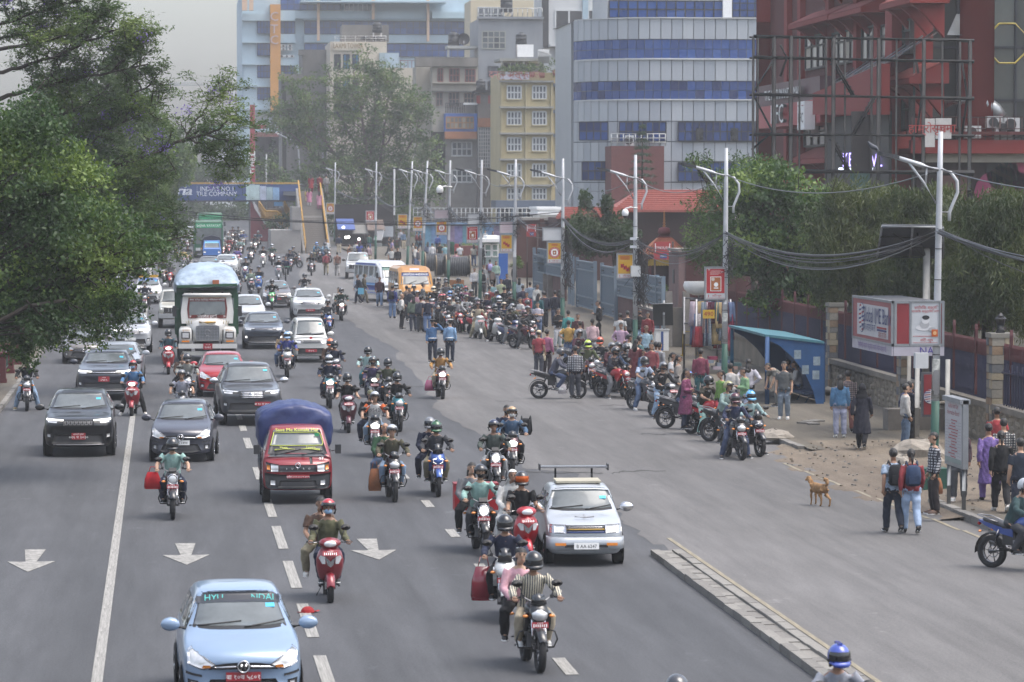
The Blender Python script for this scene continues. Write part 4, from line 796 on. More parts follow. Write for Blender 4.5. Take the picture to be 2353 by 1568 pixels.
def jacaranda():
 rg=np.random.default_rng(21);Y=118;o=ad('jacaranda_tree',(0,0,0),0,'tall spreading tree with dark bare limbs, feathery leaves and violet blossom','tree');mb=MB();tips=[]
 F=VC((-8.6,119,5.5));mb.ab([(-9,119,-.05),(-8.9,119,2.5),F],[.42,.32,.28],BARK,10)
 L=[((0,330),[(110,365),(240,386),(330,362),(420,322),(470,312)],.13),((425,320),[(455,270),(490,225),(525,205)],.045),((430,318),[(500,300),(530,270),(552,275)],.045),((440,322),[(490,345),(520,375),(545,392)],.04),((470,312),[(520,322),(552,340)],.04),((-60,300),[(40,285),(130,262),(220,240),(300,222),(360,190)],.1),((0,340),[(80,320),(180,305),(270,280),(370,235)],.09),((-40,240),[(60,210),(150,185),(250,170),(340,150)],.09),((-40,120),[(40,110),(120,95),(200,70),(250,30)],.08),((-40,60),[(40,45),(110,20),(190,5)],.07),((-30,180),[(70,150),(160,120),(240,85),(290,70)],.08),((-30,10),[(60,-10),(140,-40)],.07),((120,366),[(190,340),(250,300),(300,270)],.06),((240,385),[(270,420),(310,440)],.035),((300,372),[(330,410),(360,440)],.03),((80,320),[(130,380),(180,430),(230,450)],.05),((250,170),[(310,120),(335,90)],.04),((-20,90),[(60,75),(120,50)],.06),((300,480),[(350,520),(395,540)],.03),((200,470),[(300,490),(380,505)],.04),((250,560),[(320,590),(380,570)],.03)]
 for a,pts,r in L:
  A=AT(*a,Y);A.y+=rg.uniform(-1,1);P=[A]
  for q in pts:v=AT(*q,Y);v.y=P[-1].y+rg.uniform(-.6,.6);P.append(v)
  Q=[]
  for u,v in zip(P,P[1:]):
   for k in rG(5):w_=u.lerp(v,k/5);Q.append(w_+VC((rg.normal(),rg.normal(),rg.normal()))*(.035 if k else.0))
  Q.append(P[-1]);n=len(Q);mb.ab(Q,[r*(1-.75*i/n)for i in rG(n)],BARK,6)
  if A.x<-4.5:c8(mb,F,A,.16,r,BARK,0,5,.04,rg)
  tips+=dp(mb,Q,max(.012,r*.3),BARK,rg,(9 if pts[-1][0]>400 else 15)+int(n*.5),.95,2)
 tips=[t for t in tips];rg.shuffle(tips);mb.aa('trunk',o)
 T=np.array([tuple(t)for t in tips]);sel=rg.random(len(T))<np.where(T[:,0]<0.2,.8,.5);T=T[sel]
 a3('crown',en(T,13,.15,rg),.15,.045,LF_JAC,o,.12,.5,3,[3,4,2.5,1.1],None,.55)
 fl=T[rg.choice(len(T),30)];fl=np.concatenate([fl,[tuple(AT(*q,Y))for q in((497,425),(290,655),(125,375),(170,330),(210,375),(260,110),(425,255),(370,310),(300,300))]]);C=np.repeat(fl,60,0)+rg.normal(size=(len(fl)*60,3))*np.array([.16,.16,.12]);a3('blossom',C,.07,.05,LF_PURP,o,.1,.3,8)
jacaranda()
grp='trees lining the far left side of the road'
bi('dense_tree','tall dark tree behind the violet blossoming tree',165,[(150,230,80,90),(230,270,90,110),(110,340,140,110),(230,400,110,90),(60,460,150,120),(270,170,36,70),(310,100,16,40),(290,480,90,70),(200,540,130,70),(180,70,20,40)],30000,.26,.12,LF_DK,(-9,166),31,.35,.12,120,4,.2,None,None,.3,0,grp)
bi('dense_tree','rounded mid green tree past the dark one, over the road edge',225,[(320,340,70,100),(370,320,36,80),(290,440,80,80),(350,430,50,60),(335,260,30,50),(330,500,40,40),(250,520,80,60)],18000,.3,.15,LF_JAC[:3],(-9,226),32,.35,.12,90,4,.2,None,None,.3,0,grp)
bi('dense_tree','hazy green tree partly behind the long bare limb',310,[(400,360,34,60),(425,370,22,40),(385,430,34,50),(420,405,24,24),(365,490,24,40)],8000,.36,.18,LF_JAC[:3],(-10,311),33,.35,.14,70,4,.2,None,None,.3,0,grp)
bi('dense_tree','greyish tree behind the footbridge at its left end',500,[(440,395,30,26),(480,398,40,24),(520,392,35,26),(556,396,20,20),(400,490,60,40),(460,495,50,30),(520,490,60,30)],14000,.5,.26,LF_DK,(3,502),34,.3,.14,80,5,.1,None,None,.3,0,grp)
bi('dense_tree','small hazy tree beside the red hotel sign',478,[(615,395,26,35),(630,370,20,30),(605,360,18,25),(625,340,14,20)],7000,.4,.2,LF_DK,(15.5,478),35,.3,.14,60,3,.1,None,None,.2,0,grp)
hg=ad('hedge',(0,0,0),0,'dark unclipped hedge behind the maroon pillar fence','hedge');rg=np.random.default_rng(8)
C=np.concatenate([by((-7.6+rg.normal()*.3,yv,1.2),(1.1,1.6,1.6),900,rg,.3,.16,30)for yv in np.arange(84,200,3.2)]);a3('foliage',C,.14,.075,LF_DK,hg,.2,.3,9,None,'stuff')
hg=ad('hedge',(0,0,0),0,'clipped median hedge with orange flowers left of the green bus','hedge');a=G(418,560);C=np.concatenate([by((a.x+d,a.y+6,a.z+.7),(1.6,4,.8),1500,rg,.3,.12,40)for d in(-2,0,2)]+[by((a.x+.4,a.y+8,a.z+1.9),(1.1,1.1,1.2),1500,rg,.3)]);a3('foliage',C,.22,.12,LF_DK,hg,.1,.3,10,None,'stuff');C=np.concatenate([by((a.x+d,a.y+3.4,a.z+1.25),(1.6,.6,.25),120,rg,.1)for d in(-2,0,2)]);a3('flowers',C,.14,.1,bb('orange petal',[(.5,.18,.03)],.1),hg,0,.3,11,None,'stuff')
def airy():
 rg=np.random.default_rng(44);Y=385;o=ad('airy_tree',(0,0,0),0,'large loose crowned tree with visible limbs before the cream tower','tree');mb=MB();tips=[];b0=G(852,588);b0 .y=Y;B0=AT(842,470,Y);mb.ab([(B0 .x,Y,-.05),(B0 .x+.2,Y,4),B0],[.6,.45,.4],BARKL,10)
 for pts,r in(([(845,400),(835,320),(825,240),(812,165)],.26),([(800,420),(740,370),(690,330),(640,290)],.24),([(790,380),(735,310),(700,260),(672,225)],.2),([(870,400),(885,310),(890,230),(905,180)],.2),([(890,420),(930,350),(960,300),(978,270)],.18),([(900,450),(940,400),(985,375)],.16),([(790,460),(720,430),(650,420)],.18),([(870,470),(920,450),(975,440)],.14),([(830,380),(790,280),(770,200)],.2),([(850,360),(862,250),(858,175)],.18),([(770,360),(690,300),(650,262)],.14),([(880,340),(925,270),(940,235)],.14)):
  P=[B0]+[AT(x,y,Y)for x,y in pts];yv=Y
  for p in P[1:]:yv+=rg.uniform(-1.4,1.4);p.y=yv
  Q=[]
  for u,v in zip(P,P[1:]):
   for k in rG(4):Q.append(u.lerp(v,k/4)+VC((rg.normal(),rg.normal(),rg.normal()))*.12)
  Q.append(P[-1]);n=len(Q);mb.ab(Q,[r*(1-.8*i/n)for i in rG(n)],BARKL,6);tips+=dp(mb,Q,max(.03,r*.28),BARKL,rg,26,2.8,2)
 mb.aa('trunk',o);T=np.array([tuple(t)for t in tips]);pts=[en(T,8,.36,rg)]
 for x,y,rx,ry in((840,540,110,60),(800,500,80,45),(890,500,80,50),(750,470,70,40),(930,480,55,40),(830,430,80,50)):pts.append(by(AT(x,y,Y),(rx*Y/FPX,3,ry*Y/FPX),1500,rg,.2,.14,50))
 a3('crown',np.concatenate(pts),.36,.16,LF_JAC,o,.1,.4,6,[3,4,2.5,1],None,.3)
airy()
bi('heart_leaved_tree','tall tree with big glossy heart shaped leaves behind the railings',128,[(1745,430,70,60),(1820,440,80,55),(1790,520,110,70),(1860,520,60,60),(1740,570,75,70),(1820,620,90,70),(1870,640,50,60),(1800,690,80,45),(1700,440,45,50),(1900,480,40,35),(1850,720,45,35)],15000,.17,.125,LF_FIC,(24.6,129),51,.45,.12,130,2.4,.6,[4,4,2,1],None,.2)
bi('narrow_leaved_tree','bushy narrow leaved tree spilling over the stall wall',138,[(1640,490,60,55),(1690,470,60,70),(1620,560,50,60),(1680,560,65,70),(1720,400,60,45),(1770,390,55,40),(1650,620,45,50),(1600,370,20,22),(1625,380,16,30)],11000,.16,.055,LF_FIC,(24.2,139),52,.35,.14,110,2.2,.5,[3,4,3,1],None,.16)
bi('drooping_tree','olive drooping conifer between the heart leaved tree and the bank sign',116,[(1930,540,65,90),(1990,520,70,85),(1960,620,80,90),(1910,650,45,80),(2040,560,60,90),(2010,470,40,45),(1935,455,30,35),(2040,650,60,80)],34000,.23,.034,LF_CON,(24.8,117),53,.3,.17,120,2.2,1.5,None,None,.2)
bi('drooping_tree','dark olive drooping conifer just behind the bank sign box',110,[(2100,500,60,60),(2130,560,70,90),(2090,640,60,80),(2160,640,50,80),(2060,460,40,35),(2140,455,40,30)],26000,.23,.034,LF_CON,(25.2,111),54,.3,.17,100,2.2,1.5,None,None,.2)
bi('drooping_tree','drooping conifer at the right edge over the stone gate pillar',100,[(2235,540,65,80),(2300,530,70,85),(2360,560,60,100),(2250,640,70,90),(2320,650,70,100),(2360,700,40,80),(2220,720,40,60),(2290,480,40,40),(2340,470,40,35)],40000,.23,.034,LF_CON,(24.4,101),55,.3,.17,120,2.2,1.5,None,None,.2)
bi('roadside_tree','small dark tree standing inside the grey gates',206,[(1340,520,40,32),(1390,530,45,35),(1430,545,35,30),(1370,560,50,28),(1330,555,30,20),(1395,470,14,30),(1350,460,12,30)],9000,.26,.11,LF_DK,(27.4,207),56,.3,.16,80,2.4,.2,None,BARKL,.22)
def pine():
 rg=np.random.default_rng(3);Y=268;o=ad('pine_tree',(0,0,0),0,'slim tiered pine standing before the silver building','tree');a=AT(1476,280,Y);mb=MB();mb.ab([(a.x,Y,-.05),(a.x,Y,a.z)],[.16,.03],BARK,6);pts=[]
 for k in rG(13):
  z=a.z-.3-k*.55;r=.25+.13*k
  for j in rG(9):
   t=j*6.28/9+k*.4;e=VC((a.x+r*cs(t),Y+r*sn(t),z-.12));mb.ab([(a.x,Y,z),e],.015,BARK,3);c=np.linspace(.25,1,26)[:,None];pts.append(np.array([a.x,Y,z])+c*(np.array(e)-np.array([a.x,Y,z]))+rg.normal(size=(26,3))*.07)
 mb.aa('trunk',o);a3('crown',np.concatenate(pts),.22,.05,bb('pine needle',[(.02,.05,.03),(.03,.065,.035)]),o,.0,.3,2)
pine()
def dw(label,c,r,n,L,W,mats,seed,name='shrub',grp=None):
 o=ad(name,(c[0],c[1],c[2]-r[2]),0,label,'shrub',grp);rg=np.random.default_rng(seed);mb=MB()
 for k in rG(5):mb.ab([(0,0,0),(rg.normal()*r[0]*.4,rg.normal()*r[1]*.4,r[2])],[.03,.012],BARKL,4)
 mb.aa('stem',o);a3('foliage',by((0,0,r[2]),r,n,rg,.1,.18,25),L,W,mats,o,.2,.3,seed)
for i,(x,y_)in EN(((1745,440),(1795,440),(1845,430),(1880,435),(1925,425),(1990,430),(2070,415),(2110,440),(2150,445),(2190,440))):
 c=AT(*zz('M',x,y_),394.2);o=ad('potted_plant',(c.x,394.2,c.z-1.1),0,'potted plant in the row along the yellow house roof edge','plant','potted plants on the yellow house roof');mb=MB();mb.ab([(0,0,0),(0,0,.6)],[.25,.34],fx('8a4a36'),10);mb.aa('pot',o);rg=np.random.default_rng(i);a3('foliage',by((0,0,1.1),(.55+.5*(i==6),.5,.6+.4*(i==6)),160,rg,.1),.28,.14,LF_JAC,o,0,.3,i)
c=G(640,566);dw('round green bush in the brick planter by the stairs',(c.x+.8,c.y+3,c.z+2.0),(1.5,1.5,1.1),900,.26,.14,LF_DK,5)
c=AT(1500,735-90,190);dw('pale green bush inside the compound by the pagoda kiosk',(c.x,188,1.4),(.7,.6,.7),700,.14,.07,LF_JAC,6)
c=AT(1192,640,205);dw('potted bright green plant on the gate wall',(c.x,205,2.6),(.35,.3,.35),260,.16,.08,LF_JAC[2:],7)
C=by(AT(1100,566,322),(4.5,1,.35),1500,np.random.default_rng(2),.05);o=a3('grass',C,.25,.06,LF_JAC[2:],None,-1.0,.1,4,None,'stuff')
# street furniture
cb=fx('b3b5b8',.55,.1,.16,3);PGREEN=fx('1f4a3d',.6,0,.2,3);a4=fx('8a8d90',.5,.5,.15,3)
def av(mb,x0,z0,x1,z1,y,m):mb.b2((x0,y-.004,z0),(x1,y,z1),m)
def et(o,X,Y,rect,kind):
 a,c=AT(rect[0],rect[1],Y),AT(rect[2],rect[3],Y);x0,x1,z0,z1=a.x,c.x,c.z,a.z;w_,h=x1-x0,z1-z0;y=Y-.1
 f=ad('advert_panel',(0,0,0));f.parent=o;CH.setdefault(o.name,[]).append(f);f.location=[-v for v in o.location]
 mb=MB();t=.035
 for lo,hi in(((x0,z0),(x1,z0+t)),((x0,z1-t),(x1,z1)),((x0,z0+t),(x0+t,z1-t)),((x1-t,z0+t),(x1,z1-t))):mb.b2((lo[0],y-.03,lo[1]),(hi[0],y+.09,hi[1]),a4)
 mb.aa('panel_frame',f);mb=MB();base={'white':'b9babb','pink':'b3a6aa','red':'b9babb','round':'b9babb','bags':'b9babb','baby':'b5b8bb'}[kind];mb.b2((x0+t,y,z0+t),(x1-t,y+.08,z1-t),fx(base,.5,0,.06));yy=y-.002
 cx=(x0+x1)/2;RD=fx('a3262b',.5,0,.05);YW=fx('b98e24',.5,0,.05)
 if kind in('red','round','bags'):
  av(mb,x0+w_*.09,z0+h*.2,x1-w_*.09,z1-h*.07,yy,RD if kind=='red' else YW)
  mb.text('सिटी ग्रुप',w_*.12,RD,am(cx+w_*.06,yy-.005,z0+h*.12));mb.box((x0+w_*.18,yy-.004,z0+h*.12),(w_*.03,.004,h*.08),RD);av(mb,x0+w_*.1,z0+h*.05,x1-w_*.1,z0+h*.058,yy,RD)
 if kind=='red':
  for k in rG(4):av(mb,x0+w_*(.3 if k==0 else.24),z1-h*(.135+.035*k),x1-w_*(.26 if k!=3 else.36),z1-h*(.12+.035*k),yy-.005,fx('c9a09c'))
  mb.text('“',w_*.3,af,am(x0+w_*.2,yy-.006,z1-h*.14));mb.text('”',w_*.3,af,am(x1-w_*.2,yy-.006,z1-h*.22))
  av(mb,cx-w_*.24,z0+h*.26,cx+w_*.26,z0+h*.7,yy-.005,af);av(mb,cx-w_*.21,z0+h*.28,cx+w_*.23,z0+h*.68,yy-.01,fx('9a5a2c',.5));mb.disc((cx+w_*.02,yy-.012,z0+h*.46),(0,-1,0),w_*.1,af,14,.004);mb.disc((cx-w_*.12,yy-.012,z0+h*.62),(0,-1,0),w_*.08,fx('c3b9ad'),12,.004);av(mb,cx-w_*.08,z0+h*.34,cx+w_*.12,z0+h*.37,yy-.012,af)
 if kind=='round':
  mb.disc((cx,yy-.004,z0+h*.5),(0,-1,0),w_*.36,RD,24,.004);mb.disc((cx,yy-.009,z0+h*.5),(0,-1,0),w_*.24,af,20,.004);av(mb,cx-w_*.11,z0+h*.4,cx+w_*.12,z0+h*.59,yy-.016,fx('93552f'));mb.disc((cx,yy-.02,z0+h*.49),(0,-1,0),w_*.05,af,12,.004)
  for k in rG(2):av(mb,x0+w_*(.3+.0*k),z1-h*(.14+.05*k),x1-w_*.3,z1-h*(.115+.05*k),yy-.006,RD)
  for k in rG(9):
   for s in(1,-1):t_=R(90*s+(k-4)*15);mb.box((cx+w_*.3*cs(t_),yy-.012,z0+h*.5+w_*.3*sn(t_)),(w_*.04,.004,w_*.06),fx('c9a09c'))
 if kind=='bags':
  for k in rG(3):av(mb,x0+w_*.2,z1-h*(.15+.045*k),x1-w_*.25,z1-h*(.128+.045*k),yy-.006,RD)
  for k in rG(3):bx,bz=cx-w_*(.18-.16*k),z0+h*(.5-.07*k);av(mb,bx-w_*.09,bz-h*.07,bx+w_*.05,bz+h*.08,yy-.006-.002*k,RD);av(mb,bx+w_*.052,bz-h*.05,bx+w_*.1,bz+h*.09,yy-.006-.002*k,fx('6f171c'));mb.disc((bx-w_*.02,yy-.011-.002*k,bz),(0,-1,0),w_*.04,fx('30181a'),10,.003)
 if kind=='baby':
  mb.text('शारीरिक शक्ति',w_*.13,RD,am(cx,yy-.004,z1-h*.16));mb.text('मानसिक स्फूर्तिको लागि',w_*.1,RD,am(cx,yy-.004,z1-h*.24));GR1=fx('9fa0a3');GR2=fx('c6c6c8');av(mb,x0+w_*.1,z0+h*.205,x1-w_*.1,z0+h*.215,yy-.004,RD);av(mb,x0+w_*.1,z0+h*.06,x1-w_*.1,z0+h*.068,yy-.004,RD)
  for dx,dz,rx,rz,m_ in((-.05,.4,.26,.07,GR2),(-.03,.47,.16,.09,GR1),(-.0,.57,.13,.09,GR2),(.01,.625,.12,.05,fx('26262a')),(.22,.36,.12,.05,GR1)):
   c_=VC((cx+dx*w_,yy-.006,z0+dz*h));mb.ab([c_,c_-VC((0,.003,0))],[(rx*w_,rz*h)]*2,m_,14,1,0);yy-=.002
  av(mb,x1-w_*.3,z0+h*.2,x1-w_*.1,z0+h*.36,yy-.008,fx('b4561f'));mb.disc((x1-w_*.2,yy-.014,z0+h*.28),(0,-1,0),w_*.06,fx('d0a070'),12,.004);mb.text('सिटी ग्रुप',w_*.12,RD,am(cx+w_*.04,yy-.004,z0+h*.12))
 if kind=='pink':
  for k in rG(3):av(mb,x0+w_*.2,z1-h*(.35+.18*k),x1-w_*.2,z1-h*(.3+.18*k),yy-.004,fx('ad979c'))
 mb.aa('panel_sheet',f)
 mb=MB();mb.b2((x1-.02,y+.03,z0+h*.1),(o.location[0],y+.06,z0+h*.1+.04),a4);mb.b2((x1-.02,y+.03,z1-h*.1),(o.location[0],y+.06,z1-h*.1+.04),a4);mb.aa('panel_bracket',f)
bj=[]
LPL=['nearest white lamp post, before the bank sign','white lamp post between the clothes stall and bus shelter','white lamp post carrying cameras and a dark cable mass by the gates','white lamp post under the blank board and round yellow advert, green based','lamp post carrying a pink board over the yellow bags advert','lamp post carrying a blank board over a red advert','lamp post with white dome camera near the cable reels','slanting lamp post with a round advert left of the reels','slanting lamp post carrying the farthest yellow bags advert','far lamp post with a lone small red advert','farthest lamp post of the row, beside the bridge stairs']
LPX=[(2168,1148),(1672,940),(1463,868),(1293,801),(1180,757),(1101,725),(1027,697),(966,674),(932,661),(860,632),(766,592)]
LADS=[[('baby',(2089,691,2159,794))],[('red',(1618,613,1668,689))],[('bags',(1416,582,1456,641))],[('white',(1246,523,1291,554)),('round',(1256,555,1291,606))],[('pink',(1147,509,1179,537)),('bags',(1149,538,1178,580))],[('white',(1074,491,1102,517)),('red',(1071,519,1099,559))],[('pink',(997,482,1031,503)),('round',(1001,507,1028,541))],[('round',(948,497,972,532))],[('bags',(913,492,937,526))],[('red',(840,484,861,511))],[('round',(749,466,769,493))]]
for i,((px,py),lab)in EN(zip(LPX,LPL)):
 X=17.4;Y=7900*X/(px-375)if i else 76.6;Y*=1.0;o=ad('street_lamp',(X,Y,gz(Y)),0,lab,'street lamp','white lamp posts along the right pavement');H=8.25;lean=(.12,.05,0,.02,.1,.12,.16,.42,.42,.1,.1)[i]
 def q(z,dx=0):return(lean*z/H+dx,0,z)
 if i in(0,3):mb=MB();mb.b2((-.28,-.28,.1),(.28,.28,.62),PGREEN);mb.aa('base_block',o)
 mb=MB();mb.ab([q(.1),q(1.0),q(2.15)],[.1,.098,.095],PGREEN,10);mb.aa('green_base',o)
 mb=MB();mb.ab([q(2.15),q(4.5),q(7.0),q(H)],[.09,.082,.068,.055],cb,12);mb.aa('pole',o)
 mb=MB();z0=7.38
 mb.ab([q(z0,0),q(z0+.12,-.45),q(z0+.3,-1.05)],[.06,.055,.05],cb,8);mb.ab([q(z0-.75,-.08),q(z0-.3,-.35),q(z0+.17,-.72)],.028,cb,6);mb.ab([q(z0+.1,-.3),q(z0-.32,-.32)],.022,cb,6);mb.aa('arm',o)
 mb=MB();mb.ab([q(z0+.02,.05),q(z0-.05,.25),q(z0-.25,.4),q(z0-.5,.42),q(z0-.75,.32),q(z0-.95,.24),q(z0-1.15,.24)],.038,cb,8);mb.ab([q(z0-.95,.05),q(z0-.95,.24)],.025,cb,6);mb.aa('scroll_bracket',o)
 mb=MB();mb.al([[(lean*.92+xx,s*wv,zv+z0)for s,zv in((-1,a_),(1,a_),(1,b_),(-1,b_))]for xx,wv,a_,b_ in((-.95,.06,.24,.33),(-1.1,.11,.26,.36),(-1.35,.12,.32,.4),(-1.45,.08,.36,.41))],fx('3a3c40',.5,.2),0);mb.aa('luminaire',o)
 if i<4:
  mb=MB()
  for zc in(3.2,4.0,4.9,5.6):mb.az((lean*zc/H,0,zc),(.086),.01,ac,12,4,'Z')
  mb.aa('strap',o)
  mb=MB();mb.ab([q(2.2),q(3.1)],[.098,.092],fx('8f9290',.8,0,.6,14),12);mb.aa('torn_bills',o)
 for kd,rc in LADS[i]:et(o,X,Y,rc,kd)
 bj.append((X,Y,lean,o))
WIRE=fx((.03,.03,.033),.6,0,.2);WIREG=fx('5f6266',.5,.3,.1)
rg=np.random.default_rng(4)
def cm(par,a,b,sag,r,m=WIRE,n=14):
 a,b=VC(a),VC(b);P=[a.lerp(b,k/n)-VC((0,0,sag*4*(k/n)*(1-k/n)))for k in rG(n+1)]
 mb=MB();mb.ab(P,r,m,4,0);return mb.aa('cable',par)
ends=[(17.9,50.5,.1)]+[(x,y,l)for x,y,l,o in bj]
for i in rG(len(ends)-1):
 a,b=ends[i],ends[i+1];ga,gb_=gz(a[1]),gz(b[1]);z=(6.05,6.0,5.6,5.1,5.6,5.5,5.4,5.4,5.4,5.4,5.4,5.6);za,zb=z[i]+ga,z[i+1]+gb_;n=10 if i<4 else 7
 o=ad('cable_bundle',(0,0,0),0,('sagging bundle of black cables running off the picture from the nearest lamp post' if i==0 else f'sagging cable bundle between the {("nearest","second","third","fourth","fifth","sixth","seventh","eighth","ninth","tenth","eleventh")[i-1]} and {("nearest","second","third","fourth","fifth","sixth","seventh","eighth","ninth","tenth","eleventh")[i]} lamp post'),'cables','cable bundles between the lamp posts')
 for k in rG(n):
  s=(.75 if i==1 else.6)*(1+rg.normal()*.1)+(k>n-3)*rg.uniform(.1,.4);A=(a[0]+a[2]*.7+rg.normal()*.04,a[1],za+rg.normal()*.05);B=(b[0]+b[2]*.7+rg.normal()*.04,b[1],zb+rg.normal()*.05);cm(o,A,B,s,rg.choice([.008,.010,.014])*(1+.25*(i>3)),WIRE if k%4 else WIREG)
 cm(o,(a[0]+a[2],a[1],7.4+ga),(b[0]+b[2],b[1],7.4+gb_),.55,.014,WIREG)
for(p0,p1,lab)in(((149.5,(372,478),(1291,487)),.6,'thin dark wire slung across the road before the footbridge, upper one'),((150,(372,489),(1291,512)),.3,'thin dark wire slung across the road before the footbridge, lower one')):
 Yw=p0[0];o=ad('cable_bundle',(0,0,0),0,lab,'cables');cm(o,AT(*p0[1],Yw+12),AT(*p0[2],Yw),p1,.016);cm(o,AT(p0[1][0],p0[1][1]+5,Yw+12),AT(*p0[2],Yw),p1*.8,.01)
for i,(X,Y,lean,po)in EN(bj[1:8]):
 z=gz(Y)+(5.4,5.0,5.2,5.3,5.2,5.3,5.2)[i];mb=MB();L_=(1.2,2.3,2.6,.9,.8,.8,.8)[i]
 for k in rG((10,34,22,9,8,8,8)[i]):
  P=[];c=VC((X+.1+lean*.6,Y-.1,z));
  for s in rG(9):P.append(c+VC((rg.normal()*.16+.12*(i in(1,2)),rg.normal()*.12,-L_*s/8+rg.normal()*.1)))
  mb.ab(P,.012,WIRE,4,0)
 o=mb.aa('cable_tangle');o['kind']='stuff';tag(o,'black tangle of cables wound round a lamp post','cables')
def dc(X,Y,z,label,s=1):
 o=ad('dome_camera',(X,Y,z),0,label,'camera','street cameras');mb=MB();mb.ab([(.45*s,0,.18),(.2*s,0,.22),(0,0,.16)],.03*s,af,6);mb.aa('bracket',o);mb=MB();mb.ell((0,0,0),(.13*s,.13*s,.16*s),af,14,10);mb.aa('housing',o);mb=MB();mb.ell((0,0,-.09*s),(.1*s,.1*s,.1*s),ac,12,8);mb.aa('lens',o)
p=bj[2];dc(p[0]-.4,p[1]-.15,6.1,'white dome camera bracketed on the lamp post by the gates');p=bj[6];dc(p[0]-.5,p[1]-.15,6.45+gz(p[1]),'large white dome camera on the lamp post by the reels',1.7)
for i in rG(2):
 p=bj[2];o=ad('bullet_camera',(p[0]-.18,p[1]-.2,5.15-.3*i),R(40),('upper','lower')[i]+' white bullet camera on the lamp post by the gates','camera','street cameras');mb=MB();mb.box((0,-.15,0),(.1,.34,.1),af);mb.aa('housing',o);mb=MB();mb.disc((0,-.325,0),(0,-1,0),.04,ac,10,.01);mb.aa('lens',o)
p=bj[2];mb=MB();mb.b2((p[0]-.2,p[1]-.3,3.75),(p[0]+.16,p[1]-.1,4.15),WHF);tag(mb.aa('junction_box'),'pale junction box strapped on the lamp post by the gates','box','boxes on lamp posts');p=bj[0];mb=MB();mb.b2((p[0]-.5,p[1]-.3,2.9),(p[0]-.2,p[1]-.1,3.25),WHF);tag(mb.aa('junction_box'),'grey junction box on the nearest lamp post under the baby advert','box','boxes on lamp posts')
p=bj[0];o=ad('pigeon',(p[0]-1.45,p[1],7.83),0,'grey pigeon perched on the nearest lamp arm','bird');mb=MB();mb.ab([(.17,0,-.02),(.08,0,.05),(-.02,0,.09),(-.08,0,.16),(-.1,0,.19)],[.015,.05,.055,.03,.025],fx('4a4d55',.7),8);mb.ab([(-.12,0,.19),(-.16,0,.185)],[.012,.004],ac,5);mb.aa('body',o)
GT=fx('5b6b78',.55,.1,.14,1.2,0,0,(1,1,.3));GT2=fx('6b7a86',.5,.1,.1);XG=22.7;BW=fx('5f4442',.9,0,.3,.8)
gt=ad('sheet_gate',(0,0,0),0,'row of grey blue sheet metal gates, leaves standing open, along the compound','gate')
def gy_(x,y_):return ATX(*zz('L',x,y_),XG)
def cp(x0,x1,zb,ztop,lou='both',full=1):
 a,c=gy_(x0,500),gy_(x1,500);y0,y1=c.y,a.y;h_=gz((y0+y1)/2);zb+=h_;ztop+=h_;mb=MB();mb.b2((XG-.02,y0,zb),(XG+.02,y1,ztop),GT);mb.aa('gate_sheet',gt);mb=MB()
 for z in(zb,zb+.55,ztop-.45,ztop):mb.b2((XG-.06,y0,z-.04),(XG+.06,y1,z+.04),GT2)
 for yv in(y0,y1):mb.b2((XG-.063,yv-.05,zb-(.0 if full else.0)),(XG+.063,yv+.05,ztop+.004),GT2)
 mb.aa('gate_frame',gt)
 for yv in np.arange(y0+.3,y1-.2,.42):at('gate_seam',(XG-.035,yv,zb+.05),(XG-.021,yv+.03,ztop-.05),GT2,gt)
 for yv,zv in((y0+.3,zb+.12),(y0+.3,ztop-.35),(y1-.9,zb+.12),(y1-.9,ztop-.35)):
  for k in rG(3):at('louvre',(XG-.07,yv,zv+.1*k),(XG-.024,yv+.6,zv+.1*k+.05),ac if k%2 else GT2,gt)
cp(268,355,.3,2.5);cp(300,560,1.55,2.95,full=0);cp(606,742,.3,2.75);cp(800,905,.3,2.75);cp(925,1275,1.5,2.75,full=0)
for x in(268,358,545,572,606,745,800,908,1232,1280):a=gy_(x,500);mb=MB();mb.b2((XG-.09,a.y-.09,.0),(XG+.09,a.y+.09,2.9+gz(a.y)),GT2);mb.aa('gate_post',gt)
cw=ad('compound_pier',(0,0,0),0,'stained low wall panels under the raised gate sheets','wall')
for x0,x1,zt in((362,470,1.55),(902,1040,1.6),(1042,1240,1.1)):a,c=gy_(x0,600),gy_(x1,600);mb=MB();mb.b2((XG+.1,c.y,.0),(XG+.4,a.y,zt+gz(a.y)),BW);mb.aa('wall',cw);mb=MB();mb.b2((XG+.05,c.y,zt+gz(a.y)),(XG+.45,a.y,zt+.1+gz(a.y)),fx('85807a',.9));mb.aa('coping',cw)
for x in(362,395):a=gy_(x,600);mb=MB();mb.b2((XG-.2,a.y-.3,0),(XG+.3,a.y+.1,2.0),fx('7b756f',.9,0,.4,2));mb.aa('pier',cw)
o=ad('maroon_wall_end',(0,0,0),0,'tall maroon wall end with a pale stained face beside the gates','wall');a=ATX(*zz('L',1322,600),XG-.6);c=ATX(*zz('L',1400,600),XG-.6)
mb=MB();mb.b2((XG-.6,c.y,.0),(XG-.3,a.y,4.25),fx('6f5a58',.9,0,.35,.8));mb.aa('pale_face',o);mb=MB();mb.b2((XG-.3,c.y-.04,.0),(XG+3.2,c.y+.3,4.3),fx('432625',.9,0,.25,.8));mb.aa('maroon_face',o);mb=MB();mb.b2((XG-.66,c.y-.1,4.3),(XG+3.2,a.y,4.42),fx('7d7670',.9));mb.aa('coping',o);mb=MB();mb.b2((XG-.63,(a.y+c.y)/2-.25,2.9),(XG-.59,(a.y+c.y)/2+.2,3.5),ac);mb.aa('slot',o)
mb=MB();mb.b2((XG-.9,c.y-.35,.0),(XG+3.2,c.y-.1,1.9),fx('757069',.95,0,.45,.8));mb.aa('grey_lower_wall',o)
